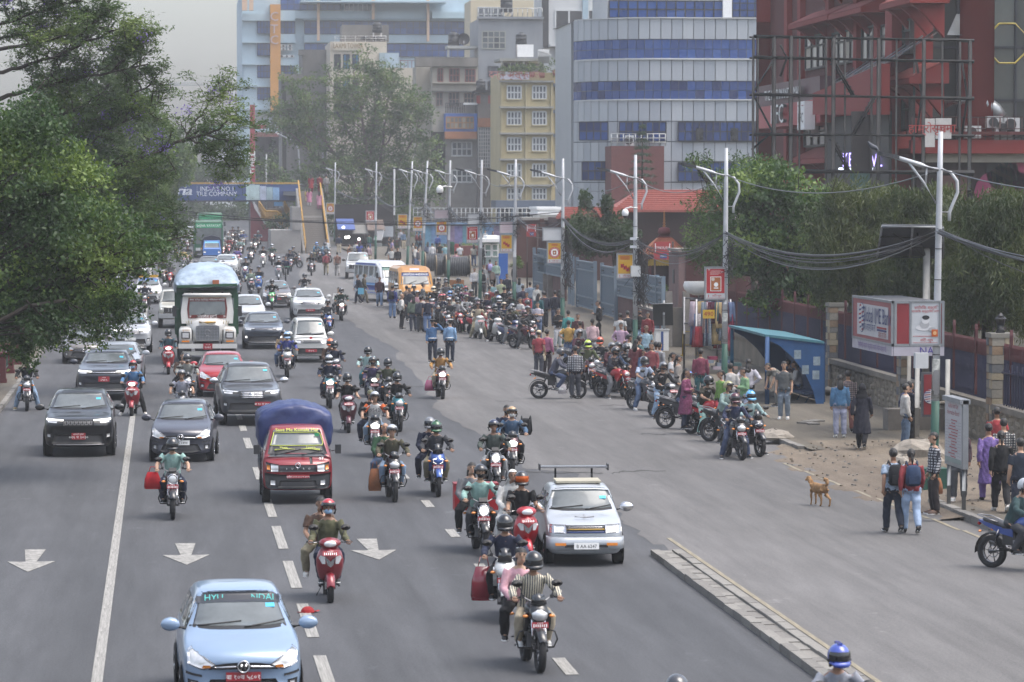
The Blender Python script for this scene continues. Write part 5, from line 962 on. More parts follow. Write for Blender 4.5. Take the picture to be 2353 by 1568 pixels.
for xx in(XG-1.1,XG-.35):mb=MB();mb.b2((xx-.14,c.y-.6,0),(xx+.14,c.y-.36,2.6),fx('7d7872',.95,0,.4,2));mb.aa('concrete_post',o)
ES=c.y-.5
fn=ad('railing_fence',(0,0,0),0,'navy railings with maroon spear tops on a rubble stone base between stone pillars','fence')
def FX(Y):return 22.0+(Y-88)*.02
NAVY=fx('161a38',.6,.1,.2,3);SPEAR=fx('4a2024',.7,0,.2,3)
mb=MB();mb.add([(FX(60),60,0),(FX(150),150,0),(FX(150),150,1.08),(FX(60),60,1.08),(FX(60)+.5,60,0),(FX(150)+.5,150,0),(FX(150)+.5,150,1.08),(FX(60)+.5,60,1.08)],[(0,3,2,1),(3,7,6,2),(4,5,6,7),(0,4,7,3),(1,2,6,5)],fx('756d60',.95,0,.35,1.2,.5));mb.aa('base_wall',fn)
mb=MB();mb.add([(FX(60)-.1,60,1.08),(FX(150)-.1,150,1.08),(FX(150)-.1,150,1.24),(FX(60)-.1,60,1.24),(FX(60)+.55,60,1.08),(FX(150)+.55,150,1.08),(FX(150)+.55,150,1.24),(FX(60)+.55,60,1.24)],[(0,3,2,1),(3,7,6,2),(0,1,5,4),(4,5,6,7)],fx('716b62',.95,0,.3,1.5,.4));mb.aa('coping',fn)
SM=[fx('857c6d',.95,0,.3,5,.5),fx('7a7265',.95,0,.3,5,.5),fx('8d8474',.95,0,.3,5,.5)];_sv=[]
for k in rG(5):
 mb=MB();mb.ell((0,0,0),(.5,.5,.5),SM[k%3],7,4,None,0);mb.v=[tuple(np.clip(np.array(v)*RU(.85,1.25),-.5,.5))for v in mb.v];_sv.append(mb.mesh('stone'))
n_=0;Y=84.0
while Y<126 and n_<290:
 z=.18
 while z<1.0 and n_<290:
  h=RU(.16,.26);o=ao('stone',RK(_sv),fn);L_=RU(.35,.75);o.location=(FX(Y)+.02,Y+RU(0,.25)+L_/2,z+h/2);o.scale=(.1,L_,h*1.05);o.rotation_euler=(RU(-.15,.15),0,0);z+=h*.93;n_+=1
 Y+=.66
for seg_ in((60,89.6),(90.4,114.7),(115.3,150)):
 mb=MB()
 for Yv in np.arange(seg_[0]+.1,seg_[1],.155):mb.b2((FX(Yv)+.2,Yv-.018,1.24),(FX(Yv)+.235,Yv+.018,2.45),NAVY)
 mb.aa('railing',fn)['kind']='stuff';mb=MB()
 for Yv in np.arange(seg_[0]+.1,seg_[1],.155):mb.aw([(Yv-.02,2.42),(Yv+.02,2.42),(Yv+.02,2.78),(Yv,2.86),(Yv-.02,2.78)],'x',FX(Yv)+.2,FX(Yv)+.235,SPEAR)
 mb.aa('spear_tops',fn)['kind']='stuff'
 for z,m_ in((1.4,NAVY),(2.0,NAVY),(2.5,SPEAR),(2.72,SPEAR)):mb=MB();mb.ab([(FX(seg_[0])+.26,seg_[0],z),(FX(seg_[1])+.26,seg_[1],z)],.03,m_,5);mb.aa('rail',fn)
 for Yv in np.arange(seg_[0]+2.6,seg_[1],2.9):mb=MB();mb.aw([(Yv-.04,1.3),(Yv+.04,1.3),(Yv+.04,3.1),(Yv,3.25),(Yv-.04,3.1)],'x',FX(Yv)+.16,FX(Yv)+.24,SPEAR);mb.aa('rail_post',fn)
def bv(Y,label,lamp,dx=0):
 X=FX(Y)+.2+dx;o=ad('stone_pillar',(X,Y,0),0,label,'pillar','stone pillars of the railing fence');mb=MB();mb.b2((-.25,-.25,0),(.25,.25,3.0),fx('6d6860',.95));mb.aa('core',o);cols=[fx(h,.9,0,.2,5)for h in('8a8478','77736c','9b8f78','5c5f63','85705a','6a6a6a')]
 z=.1
 while z<2.95:
  h=.19 if RR()<.5 else.24;s=RK((-.06,.05,0))
  for face in rG(2):
   for a,b_ in((-.3,s),(s,.3)):
    if face==0:at('stone',(a+.008,-.3-RU(0,.02),z+.008),(b_-.008,-.24,z+h-.008),RK(cols),o)
    else:at('stone',(-.3-RU(0,.02),a+.008,z+.008),(-.24,b_-.008,z+h-.008),RK(cols),o)
  z+=h
 mb=MB();mb.b2((-.33,-.33,3.0),(.33,.33,3.12),fx('77746c',.9));mb.aa('cap',o)
 if lamp:
  mb=MB();mb.ab([(0,0,3.12),(0,0,3.2),(0,0,3.24)],[.13,.1,.05],ac,8);mb.ab([(0,0,3.24),(0,0,3.5)],[.09,.14],ac,6,1,0);mb.ab([(0,0,3.5),(0,0,3.58),(0,0,3.66)],[.17,.08,.015],ac,6,1,0);mb.aa('lantern',o)
bv(90,'stone gate pillar with a black lantern at the right edge',1,.0);bv(115,'stone fence pillar standing behind the blue bus shelter',0);bv(102.5,'narrow pale stone pillar mostly hidden by the bank sign',0)
gt2=ad('navy_gate',(0,0,0),0,'navy pedestrian gate at the right edge beside the lantern pillar','gate')
for k in rG(14):mb=MB();mb.ab([(22.1,89-k*.28,.2),(22.1,89-k*.28,2.2+(.15 if k%2 else 0))],.02,NAVY,5);mb.aa('bar',gt2)
for z in(.3,1.0,2.1):mb=MB();mb.ab([(22.1,89.2,z),(22.1,85.2,z)],.035,NAVY,5);mb.aa('rail',gt2)
BL=fx('1d4a78',.6,.1,.3,1.5);BLD=fx('173a5e',.7,0,.35,1.2);sh_=ad('bus_shelter',(0,0,0),0,'weathered blue metal bus shelter with an arched end panel','bus shelter');Y=107.6
P=[(1768,776),(1893,790),(1893,943),(1879,943),(1869,900),(1851,860),(1822,822),(1792,795),(1768,783)];mb=MB();mb.aw([(AT(x,y_,Y).x,AT(x,y_,Y).z)for x,y_ in P],'y',Y,Y+.05,BL);mb.aa('end_panel',sh_)
xa,xb=AT(1763,800,Y).x,AT(1893,800,Y).x;zt=AT(1763,774,Y).z;mb=MB();mb.ab([(xa,Y,.1),(xa,Y,zt)],.075,BL,8);mb.aa('post',sh_);mb=MB();mb.ab([(xa-.0,Y+6.8,.1),(xa,Y+6.8,zt)],.06,fx('2a5f78',.6,0,.3,2),8);mb.aa('post',sh_)
mb=MB();mb.add([(xa-.1,Y-.05,zt),(xa-.1,Y+6.9,zt+.03),(xb,Y+6.9,zt-.2),(xb,Y-.05,zt-.23),(xa-.1,Y-.05,zt+.08),(xa-.1,Y+6.9,zt+.11),(xb,Y+6.9,zt-.12),(xb,Y-.05,zt-.15)],[(0,1,2,3),(7,6,5,4),(0,4,5,1),(0,3,7,4),(2,6,7,3),(1,5,6,2)],fx('3f6f7a',.6,0,.3,1.5));mb.aa('roof',sh_)
mb=MB();mb.b2((xb,Y+.05,.2),(xb+.06,Y+6.8,zt-.2),BLD);mb.aa('back_panel',sh_);mb=MB();mb.aw([(AT(x,y_,Y).x,AT(x,y_,Y).z)for x,y_ in P],'y',Y+6.75,Y+6.8,BLD);mb.aa('end_panel',sh_)
mb=MB();mb.b2((xb-.55,Y+.4,.42),(xb-.1,Y+5.5,.48),BLD);
for k in rG(4):mb.ab([(xb-.5,Y+.6+k*1.5,.1),(xb-.3,Y+.6+k*1.5,.44)],.03,BLD,5)
mb.aa('bench',sh_)
for x,z in((1832,815),(1850,850),(1876,830),(1874,862)):a=AT(x,z,Y);mb=MB();mb.b2((a.x-.1,Y-.01,a.z-.14),(a.x+.12,Y-.004,a.z+.14),fx('7b8a92',.8,0,.4,9));mb.aa('torn_notice',sh_)
mb=MB();a=G(1905,925);mb.ab([(a.x,a.y+.3,.35),(a.x+.9,a.y-.6,.3)],.17,fx('8a8780',.9,0,.2),12);mb.ab([(a.x+.88,a.y-.58,.3),(a.x+.91,a.y-.61,.3)],.12,ac,12);tag(mb.aa('concrete_pipe'),'short grey pipe lying behind the blue shelter end','pipe')
bs=ad('bank_sign',(0,0,0),0,'three sided bank advertising box on round posts with framed red panels','sign');XS=19.73;Ya,Yb_=92.0,97.4;z0,z1,zl_=2.68,3.92,2.42;xr=21.17;RDS=fx('7d2329',.5,0,.12,2)
mb=MB();mb.aw([(XS+.04,Ya+.04),(xr-.03,Ya+.04),(xr-.03,Yb_-.03),(XS+.04,Yb_-.03)],'z',zl_,z1-.02,fx('44464a',.7));mb.aa('box_core',bs)
for nm,lo,hi in(('frame',z0,z1),):
 mb=MB();t=.07
 for a,c in((z0,z0+t),(z1-t,z1)):mb.b2((XS-.02,Ya,a),(XS+.05,Yb_,c),a4);mb.b2((XS+.051,Ya-.02,a),(xr,Ya+.05,c),a4)
 for yv in(Ya,Yb_-t):mb.b2((XS-.024,yv,z0),(XS+.046,yv+t,z1),a4)
 for xv in(XS+.052,xr-t):mb.b2((xv,Ya-.024,z0),(xv+t,Ya+.046,z1),a4)
 mb.aa('panel_frame',bs)
mb=MB();mb.b2((XS,Ya+.07,z0+.07),(XS+.03,Yb_-.07,z1-.07),fx('8d4a4e',.5,0,.08));mb.aa('side_panel',bs);mb=MB();mb.b2((XS-.012,Ya+.5,z0+.16),(XS-.002,Yb_-.7,z1-.2),fx('b4b3b5',.5,0,.05));mb.aa('white_field',bs)
def b6(cx,cy,cz,rx,rz,face,y):
 mb=MB();RB,BB,WH_=fx('93262c',.5),fx('26376f',.5),fx('c3c1c0',.5)
 def P(u,v,d):return(cx+u,y-d,cz+v)if face=='F' else(y-d,cy-u,cz+v)
 def poly(pts,d,m):mb.add([P(u,v,d)for u,v in pts],[tuple(rG(len(pts)))],m)
 poly([(rx*cs(t),rz*sn(t))for t in np.linspace(0,6.28,25)[:-1]],.004,BB);poly([(rx*.93*cs(t),rz*.95*sn(t))for t in np.linspace(0,6.28,25)[:-1]],.008,WH_)
 for j in rG(6):
  v0=-rz*.85+j*rz*.29;
  for side in(-1,1):
   hw=rx*math.sqrt(max(.05,1-((v0+rz*.08)/rz)**2))*.88;u0,u1=(-hw,-rx*.05)if side<0 else(rx*.05,hw);o_=rz*.1*(1 if side<0 else-.4);poly([(u0,v0+o_),(u1,v0+o_+rz*.08),(u1,v0+rz*.2+o_),(u0,v0+rz*.14+o_)],.012,RB if(j+(side>0))%2 else BB)
 return mb
b6(0,Yb_-1.35,3.33,.42,.42,'L',XS-.012).aa('striped_emblem',bs)
mb=MB();mb.text('Global IME Bank',.62,fx('26376f',.5),au(XS-.03,94.0,3.42,.92));mb.text('ग्लोबल आइएमई बैंक लि',.28,fx('26376f',.5),au(XS-.03,95.05,3.08,.75));mb.text('सबैको लागि बैंक',.22,fx('8d2a2f',.5),au(XS-.03,93.2,2.92,.8))
for z,m_ in((3.1,fx('93262c',.5)),(3.03,fx('26376f',.5))):mb.b2((XS-.03,92.7,z),(XS-.014,93.9,z+.05),m_)
mb.aa('bank_lettering',bs)
mb=MB();mb.b2((XS-.01,Ya,zl_),(XS+.03,Yb_,z0-.004),fx('a7a3ac',.5));mb.text('प्रहरीलाई सहयोग गर्नुहोस् र सवारी नियम पालना गरौं',.2,fx('6a4a8a',.5),au(XS-.025,94.6,(zl_+z0)/2,1.0));mb.aa('side_strip',bs)
mb=MB();mb.b2((XS+.055,Ya,z0+.07),(xr-.07,Ya+.03,z1-.07),RDS);mb.aa('front_panel',bs);b6(20.75,0,3.35,.3,.34,'F',Ya-.004).aa('striped_emblem',bs)
mb=MB();mb.b2((XS+.04,Ya-.01,zl_),(xr,Ya+.03,z0-.004),fx('a7a3ac',.5));mb.text('NA',.28,fx('4a3f8a',.5),am(XS+.95,Ya-.02,(zl_+z0)/2));mb.aa('front_strip',bs)
for x,y_,r in((2107,1034,.065),(2177,1026,.065),(2088,985,.06)):
 g=G(x,y_,.1);mb=MB();mb.ab([(g.x,g.y,0),(g.x,g.y,zl_)],r,fx('a3a19c',.7,0,.3,3),12);mb.aa('post',bs)
mb=MB();a,c=AT(2118,856,91.4),AT(2158,958,91.4);mb.b2((a.x,91.4,c.z),(c.x,91.5,a.z),fx('55585c',.5,.3));mb.b2((a.x+.06,91.38,c.z+.06),(c.x-.06,91.41,a.z-.06),RDS);mb.aa('lower_panel',bs);b6((a.x+c.x)/2,0,(a.z+c.z)/2-.05,.2,.2,'F',91.37).aa('striped_emblem',bs)
mb=MB();g=G(2150,1000,.1);mb.b2((g.x-1.1,g.y+1.2,.15),(g.x+.5,g.y+1.9,.75),fx('77716a',.95,0,.3,2));mb.ab([(g.x-.5,g.y+.6,.95),(g.x+.6,g.y+.6,.95)],.1,fx('8a857c',.9),8);mb.aa('plinth',bs)
o=ad('solar_mast',(0,0,0),0,'large solar panel seen from below on a grey mast behind the bank sign','solar panel');Y=96;A=[AT(2026,519,Y-.6),AT(2166,521,Y-.6),AT(2166,590,Y+1.2),AT(2015,588,Y+1.2)]
mb=MB();mb.add([p for p in A]+[p+VC((0,.02,.05))for p in A],[(0,1,2,3),(7,6,5,4),(0,4,5,1),(1,5,6,2),(2,6,7,3),(3,7,4,0)],fx('3d4146',.6,.1,.2,2));mb.aa('panel',o)
mb=MB();dn=VC((0,-.04,-.03))
for t in(0,.5,1):mb.ab([A[0].lerp(A[1],t)+dn,A[3].lerp(A[2],t)+dn],.035,a4 if t!=.5 else ah,5)
for t in(0,.33,.66,1):mb.ab([A[0].lerp(A[3],t)+dn,A[1].lerp(A[2],t)+dn],.03 if t else.05,a4 if t==0 else ac,5)
for s in(.25,.75):mb.ab([A[0].lerp(A[1],s).lerp(A[3],.2)+dn,A[0].lerp(A[1],.72).lerp(A[3].lerp(A[2],.72),.9)+dn*4],.03,ac,5)
mb.aa('panel_frame',o);mb=MB();m0=AT(2129,585,Y+.8);mb.ab([(m0 .x,m0 .y,0),(m0 .x,m0 .y,m0 .z+.2)],.11,fx('9a9894',.7,0,.25),10);mb.aa('mast',o)
o=ad('information_board',(0,0,0),0,'white framed information board with rows of red print on two posts','sign');mb=MB();mb.b2((16.8,71.2,1.02),(16.92,72.9,2.48),a4);mb.aa('panel_frame',o);mb=MB();mb.b2((16.788,71.28,1.1),(16.8,72.82,2.4),fx('a9a8aa',.5,0,.06));mb.aa('panel_sheet',o);mb=MB();mb.text('अनिकाल परेको बेला',.13,fx('93444a',.6),au(16.78,72.05,2.3,1));mb.text('Information Board',.15,fx('93444a',.6),au(16.78,72.05,2.17,1))
for k in rG(13):
 mb.b2((16.783,71.35,1.98-k*.065),(16.787,72.75,1.984-k*.065),fx('6a6a6c'))
 mb.b2((16.783,71.9-.3*RR(),2.0-k*.065),(16.787,72.2+.3*RR(),2.022-k*.065),fx('93444a',.6))
mb.b2((16.782,71.3,1.1),(16.786,72.8,1.2),fx('7d8a86'));mb.aa('board_lettering',o)
for yv in(71.35,72.75):mb=MB();mb.ab([(16.86,yv,0),(16.86,yv,1.1)],.045,a4,8);mb.aa('post',o)
mb=MB();mb.b2((16.74,71.2,2.4),(16.96,72.9,2.5),a4);mb.aa('top_cap',o)
def ef(x0,x1,cy,r,Y,label):
 a,c=AT(x0,cy,Y),AT(x1,cy,Y);o=ad('cable_reel',(0,0,0),0,label,'cable reel','cable reels on the pavement');Rm=r*Y/FPX;z=Rm+gz(Y)+.1;n=max(4,int((c.x-a.x)/.13))
 for xv in(a.x,c.x):mb=MB();mb.disc((xv,Y,z),(1,0,0),Rm,fx('55504a',.8,.2,.3),28,.08);mb.az((xv+.04,Y,z),Rm,.05,fx('7d6f5a',.7),28,5);mb.az((xv-.01,Y,z),Rm*.35,.03,fx('3a3734',.7),18,4);mb.aa('flange',o)
 for k in rG(n):mb=MB();mb.az((a.x+.14+(c.x-a.x-.2)*k/n,Y,z),Rm*.8,.07,fx('33363a',.5,0,.2,3),28,6);mb.aa('cable_turn',o)
 mb=MB();mb.ab([(a.x,Y,z),(c.x,Y,z)],Rm*.78,fx('1c1d1f',.7),24);mb.aa('drum',o)
ef(975,1031,592,23,252,'rear cable reel, partly hidden by the front two');ef(1000,1021,617,25,241,'narrow front cable reel by the yellow minibus');ef(1023,1078,617,25.5,240,'wide front cable reel above the orange board')
a,c=AT(1027,644,214),AT(1066,672,214);mb=MB();mb.b2((a.x,214,0),(c.x,214.3,a.z),fx('8d5f3a',.9,0,.35,1.2));tag(mb.aa('plywood_board'),'orange brown plywood sheet standing under the wide cable reel','board')
def ek(name,label,cat,rect,Y,th,mat,ar=1):
 X0,X1,Z0,Z1=RC('D',*rect,Y);mb=MB();mb.b2((X0,Y,0 if ar else Z0),(X1,Y+th,Z1),mat);return tag(mb.aa(name),label,cat)
ek('blue_hoarding','plain bright blue hoarding sheet beside the police booth','hoarding',(1146,583,1167,665),226,.1,fx('24559c',.5,0,.06))
o=ad('police_booth',(0,0,0),0,'white and pale green glazed booth behind the blue hoarding','booth');Y=262;wb('wall','D',1110,556,1146,620,Y,4,fx('93a3a0',.6,0,.1),o,1);wb('roof','D',1104,549,1148,557,Y-.8,5.5,af,o);wb('upper_roof','D',1119,542,1148,549,Y+.5,3,af,o);win(o,'D',1114,562,1128,590,Y,1,2,af,[ag('8fa39c')],.1,.1);win(o,'D',1131,562,1144,590,Y,1,2,af,[ag('8fa39c')],.1,.1)
def db(rect,Y,label):
 X0,X1,Z0,Z1=RC('D',*rect,Y);o=ad('parking_sign',(0,0,0),0,label,'sign','red parking signs');w_=X1-X0;h=Z1-Z0;RS=fx('9c3436',.5,0,.1);mb=MB();mb.b2((X0,Y,Z0),(X1,Y+.06,Z1),RS);mb.aa('sign_panel',o);mb=MB();cx=(X0+X1)/2;mb.text('KATHMANDU MALL PARKING',w_*.078,af,am(cx,Y-.01,Z0+h*.66)@Matrix.Diagonal((.78,3.0,1,1)));av(mb,cx-w_*.16,Z0+h*.08,cx+w_*.25,Z0+h*.34,Y-.004,fx('3a4a7d'));mb.text('पार्किङ',w_*.12,af,am(cx+w_*.05,Y-.012,Z0+h*.2))
 for s in(-1,1):mb.box((cx+s*w_*.42,Y-.004,Z0+h*.66),(w_*.05,.006,h*.5),af)
 mb.aa('lettering',o)
 for xv in(X0+.05,X1+.1):mb=MB();mb.ab([(xv,Y+.1,0),(xv,Y+.1,Z1)],.05,fx('3a2a28',.7),6);mb.aa('post',o)
db((1503,556,1542,597),164,'red parking sign on tall posts before the pagoda kiosk');db((1210,515,1232,544),216,'red parking sign on tall posts left of the grey gates')
o=ad('pagoda_kiosk',(0,0,0),0,'small orange roofed pagoda kiosk with yellow fringe and gilt spire','kiosk');Y=192;c=AT(1526,586,Y);s=Y/FPX;OR=fx('a8623f',.8,0,.2,2)
zr0,zr1=AT(0,587,Y).z,AT(0,549,Y).z;mb=MB();mb.al([[(c.x+r*cs(t),Y+r*sn(t),z)for t in[PI_/4+k*PI_/2 for k in rG(4)]]for r,z in((54*s*1.35,zr0),(52*s*1.35,zr0+.08),(16*s*1.35,zr1))],OR,0);mb.aa('roof',o)
for k in rG(14):x=c.x-50*s+k*100*s/13;mb=MB();mb.ab([(x,Y-50*s,zr0+.1),(c.x+(x-c.x)*.3,Y-15*s,zr1)],.04,fx('8a4a32',.8),4);mb.aa('roof_rib',o)
mb=MB();mb.ab([(c.x,Y,zr1),(c.x,Y,zr1+.2),(c.x,Y,zr1+.3),(c.x,Y,zr1+.55),(c.x,Y,zr1+.6)],[.42,.3,.38,.3,.1],fx('5d2026',.7),10);zz_=zr1+.6
for k in rG(6):mb.ab([(c.x,Y,zz_+k*.15),(c.x,Y,zz_+k*.15+.08),(c.x,Y,zz_+k*.15+.15)],[.05,.1-.012*k,.04],fx('a36a35',.5,.2),8)
mb.aa('spire',o);mb=MB();
for k in rG(26):x=c.x-42*s+k*84*s/26;mb.box((x,Y-44*s,AT(0,606,Y).z+.02*(k%2)),(84*s/27,.04,.36),fx('a8892c',.8))
mb.aa('fringe',o);mb=MB();mb.b2((c.x-42*s,Y-42*s,0),(c.x-36*s,Y-36*s,zr0),fx('5d2026',.8));mb.b2((c.x+36*s,Y-42*s,0),(c.x+42*s,Y-36*s,zr0),fx('5d2026',.8));mb.b2((c.x-36*s,Y+10*s,0),(c.x+36*s,Y+14*s,zr0),fx('3a2022',.9));mb.b2((c.x-42*s,Y-44*s,zr0-.5),(c.x+42*s,Y-40*s,zr0-.02),fx('5d3a3a',.8));mb.aa('posts',o)
o=ad('signal_cabinet',(0,0,0),0,'small solar panel back on a pole over a white cabinet by the maroon wall end','cabinet');g=G(1520,806,.15);mb=MB();mb.b2((g.x-.28,g.y-.2,.15),(g.x+.28,g.y+.25,1.05),af);mb.b2((g.x-.31,g.y-.23,1.05),(g.x+.31,g.y+.28,1.1),WHF);mb.b2((g.x-.05,g.y-.215,.2),(g.x+.05,g.y-.204,1.0),fx('34518c'));mb.aa('cabinet',o);mb=MB();mb.ab([(g.x+.1,g.y,1.1),(g.x+.1,g.y,2.3)],.045,a4,8);mb.aa('pole',o);A=[AT(1500,699,g.y-.2),AT(1546,698,g.y-.2),AT(1547,748,g.y+.3),AT(1501,749,g.y+.3)];mb=MB();mb.add(A+[p+VC((0,.04,.03))for p in A],[(0,1,2,3),(7,6,5,4),(0,4,5,1),(1,5,6,2),(2,6,7,3),(3,7,4,0)],fx('33363a',.6,.1));mb.ab([A[0],A[1]],.03,a4,4);mb.aa('panel',o)
o=ad('mirror_post',(0,0,0),0,'dark back of a tall oval traffic mirror on a green post in the crowd','mirror');g=AT(1132,642,186);mb=MB();mb.ab([(g.x,186,.15),(g.x,186,g.z+.3)],.05,PGREEN,8);mb.aa('post',o);mb=MB();mb.ab([(g.x,185.9,g.z),(g.x,185.84,g.z)],[(.15,.4),(.13,.37)],fx('3a2a26',.6),18);mb.ab([(g.x,185.93,g.z),(g.x,185.9,g.z)],[(.17,.42),(.16,.41)],ac,18);mb.aa('mirror_back',o)
st=ad('clothes_stall',(0,0,0),0,'pavement clothes stall crammed with hanging printed garments beside the lamp post','stall');Yst=126;a0,c0=AT(1600,860,Yst),AT(1678,860,Yst);mb=MB();
for x in(a0 .x,c0 .x):
 for yv in(Yst,Yst+3):mb.ab([(x,yv,.1),(x,yv,2.9)],.04,ah,6)
for yv in(Yst,Yst+1.5,Yst+3):
 for z in(2.85,1.9):mb.ab([(a0 .x,yv,z),(c0 .x,yv,z)],.03,ah,5)
mb.aa('rack',st)['kind']='stuff';prng=random.Random(4);pal=['7d3048','a89aa3','8a2c34','5b6a86','a3857a','2c2f45','b5a3b0','6a3a5c','b09a72','3f5a5c','9a4a56','c0b6b4','4a2030','76808a']
for k in rG(58):
 x=a0 .x+(c0 .x-a0 .x)*prng.random();yv=Yst+prng.choice((0,0,.7,1.5))-prng.random()*.3;zt=prng.choice((2.8,2.8,1.9,2.35));L_=prng.uniform(.6,1.25)if zt>2 else prng.uniform(.5,1.0);w_=prng.uniform(.14,.3);n_=7;top=[];bot=[]
 mb=MB();m_=b4 if prng.random()<.45 else a2
 rgs=[[(x+w_*(f*(1+.5*t)),yv+.035*sn(f*9+k),zt-L_*t)for f in np.linspace(-.5,.5,n_)]+[(x+w_*(f*(1+.5*t)),yv+.05+.035*sn(f*9+k),zt-L_*t)for f in np.linspace(.5,-.5,n_)]for t in(0,.35,.7,1)];mb.al(rgs,m_);mb.aa('garment',st,prng.choice(pal))
for k in rG(10):mb=MB();x=a0 .x+.15*k;mb.b2((x,Yst-.2,.3+.12*(k%4)),(x+.32,Yst+.3,.42+.12*(k%4)),ez);mb.aa('folded_cloth',st,prng.choice(pal))
c=AT(*zz('L',1636,700),Yst-.4);mb=MB();mb.b2((c.x-.22,Yst-.4,c.z-.16),(c.x+.22,Yst-.38,c.z+.16),fx('b8962c',.6));mb.text('490',.24,fx('8c1f26'),am(c.x,Yst-.41,c.z));mb.aa('price_card',st)
o=ad('satellite_dish',(0,0,0),0,'white satellite dish leaning above the clothes stall','satellite dish');c=AT(1606,656,132);mb=MB();mb.ell((c.x,132,c.z),(.62,.3,.4),af,16,8,lambda x,y,z:z<.12);mb.aa('dish',o);mb=MB();mb.ab([(c.x,132,.1),(c.x,132,c.z-.3)],.04,ah,6);mb.aa('mast',o)
o=ad('barrier_frame',(0,0,0),0,'yellow steel trestle barrier against the grey lower wall','barrier');g=G(1585,818,.15);YF=fx('a58a2c',.6,0,.2);mb=MB()
for x in(-.3,.3):mb.ab([(g.x+x,g.y,.15),(g.x+x*.85,g.y,1.15)],.035,YF,6);mb.box((g.x+x,g.y,.17),(.12,.5,.05),YF)
for z in(.6,1.15):mb.ab([(g.x-.28,g.y,z),(g.x+.28,g.y,z)],.035,YF,6)
mb.aa('frame',o)
o=ad('solar_cabinet',(0,0,0),0,'tilted solar panel above a steel cabinet behind the white jeep','cabinet');Y=330;wb('cabinet','D',866,559,878,605,Y,1,fx('8d9090',.6,.2),o,1);A=[AT(864,529,Y-.4),AT(882,529,Y-.4),AT(877,553,Y-1.2),AT(859,552,Y-1.2)];mb=MB();mb.add(A+[p+VC((0,.1,-.05))for p in A],[(3,2,1,0),(4,5,6,7),(0,1,5,4),(1,2,6,5),(2,3,7,6),(3,0,4,7)],fx('4a5059',.3));mb.ab([A[0],A[1],A[2],A[3],A[0]],.06,a4,4);mb.aa('panel',o)
o=ad('traffic_light',(0,0,0),0,'black unlit traffic light head on a post by the far pavement','traffic light');Y=300;wb('head','D',906,551,918,572,Y,.4,ac,o);
for k in rG(3):c=AT(912,555+k*6.5,Y-.02);mb=MB();mb.disc((c.x,Y-.02,c.z),(0,-1,0),.11,fx(('4a1a1a','4a3a1a','1a3a24')[k],.3),12,.04);mb.aa('lens',o)
wb('post','D',911,572,914,612,Y+.1,.12,ac,o,1)
o=ad('bollard_post',(0,0,0),0,'plain grey steel post on the far pavement','post');wb('post','D',923,552,928,601,330,.2,a4,o,1)
for i,(r_,h,lab)in EN((((1030,560,1041,594),'1f6a4a','green wheeled litter bin behind the cable reels'),((1043,561,1056,580),'9c2a34','red litter bin beside the green one'),((1030,556,1044,562),'1f6a4a','green lidded bin behind the first green bin'))):
 o=ad('litter_bin',(0,0,0),0,lab,'bin','litter bins on the far pavement');X0,X1,Z0,Z1=RC('D',*r_,300);mb=MB();cx=(X0+X1)/2;mb.al([[(cx+sx*(X1-X0)*k/2,300+sy*.3,z)for sx,sy in((-1,-1),(1,-1),(1,1),(-1,1))]for k,z in((.75,1.2),(1,Z1*.85))],fx(h,.5),0);mb.aa('bin_body',o);mb=MB();mb.al([[(cx+sx*(X1-X0)*k/2,300+sy*.33,z)for sx,sy in((-1,-1),(1,-1),(1,1),(-1,1))]for k,z in((1.08,Z1*.86),(1.0,Z1*.95),(.6,Z1))],fx(h,.5),0);mb.aa('lid',o)
ek('planter_wall','low brick red planter wall on the far pavement','planter',(1062,566,1102,603),296,3,fx('6e3f3a',.9,0,.2));o=ad('notice_frame',(0,0,0),0,'pale framed notice board by the shop stalls','sign');win(o,'D',786,531,807,556,385,1,1,WHF,[ag('6a7a78')],.18,.15);wb('post','D',788,556,790,585,385,.2,WHF,o,1)
for i,(x,y_,Yd)in EN(((422,493,380),(643.5,494.5,400))):
 o=ad('round_sign',(0,0,0),0,('black backed round traffic sign left of the green bus','black backed round traffic sign before the bridge stairs')[i],'sign');c=AT(x,y_,Yd);mb=MB();mb.ab([(c.x,Yd,0),(c.x,Yd,c.z)],.08,PGREEN if i else ah,6);mb.aa('post',o);mb=MB();mb.disc((c.x,Yd-.1,c.z),(0,-1,0),.5,fx('1d1e22',.6),18,.05);mb.aa('disc',o)
o=ad('street_lamp',(0,0,0),0,'tall thin grey single arm lamp rising left of the cream tower','street lamp');Y=420;P=[AT(x,y_,Y)for x,y_ in((689,560),(689,400),(685,340),(668,322),(640,309))];P[0].z=0;mb=MB();mb.ab(P,.1,a4,6);mb.aa('pole',o);mb=MB();a=AT(632,305,Y);mb.ab([P[-1],a],[(.35,.15),(.25,.12)],WHF,8);mb.aa('luminaire',o)
for i,(x,y0,Yd)in EN(((906,385,330),(742,350,440),(612,355,470))):o=ad('utility_pole',(0,0,0),0,('plain grey pole between two lamp posts before the airy tree','thin pale pole beside the stair head','thin white pole above the footbridge board')[i],'pole');a=AT(x,y0,Yd);mb=MB();mb.ab([(a.x,Yd,0),a],.1,a4,6);mb.aa('pole',o)
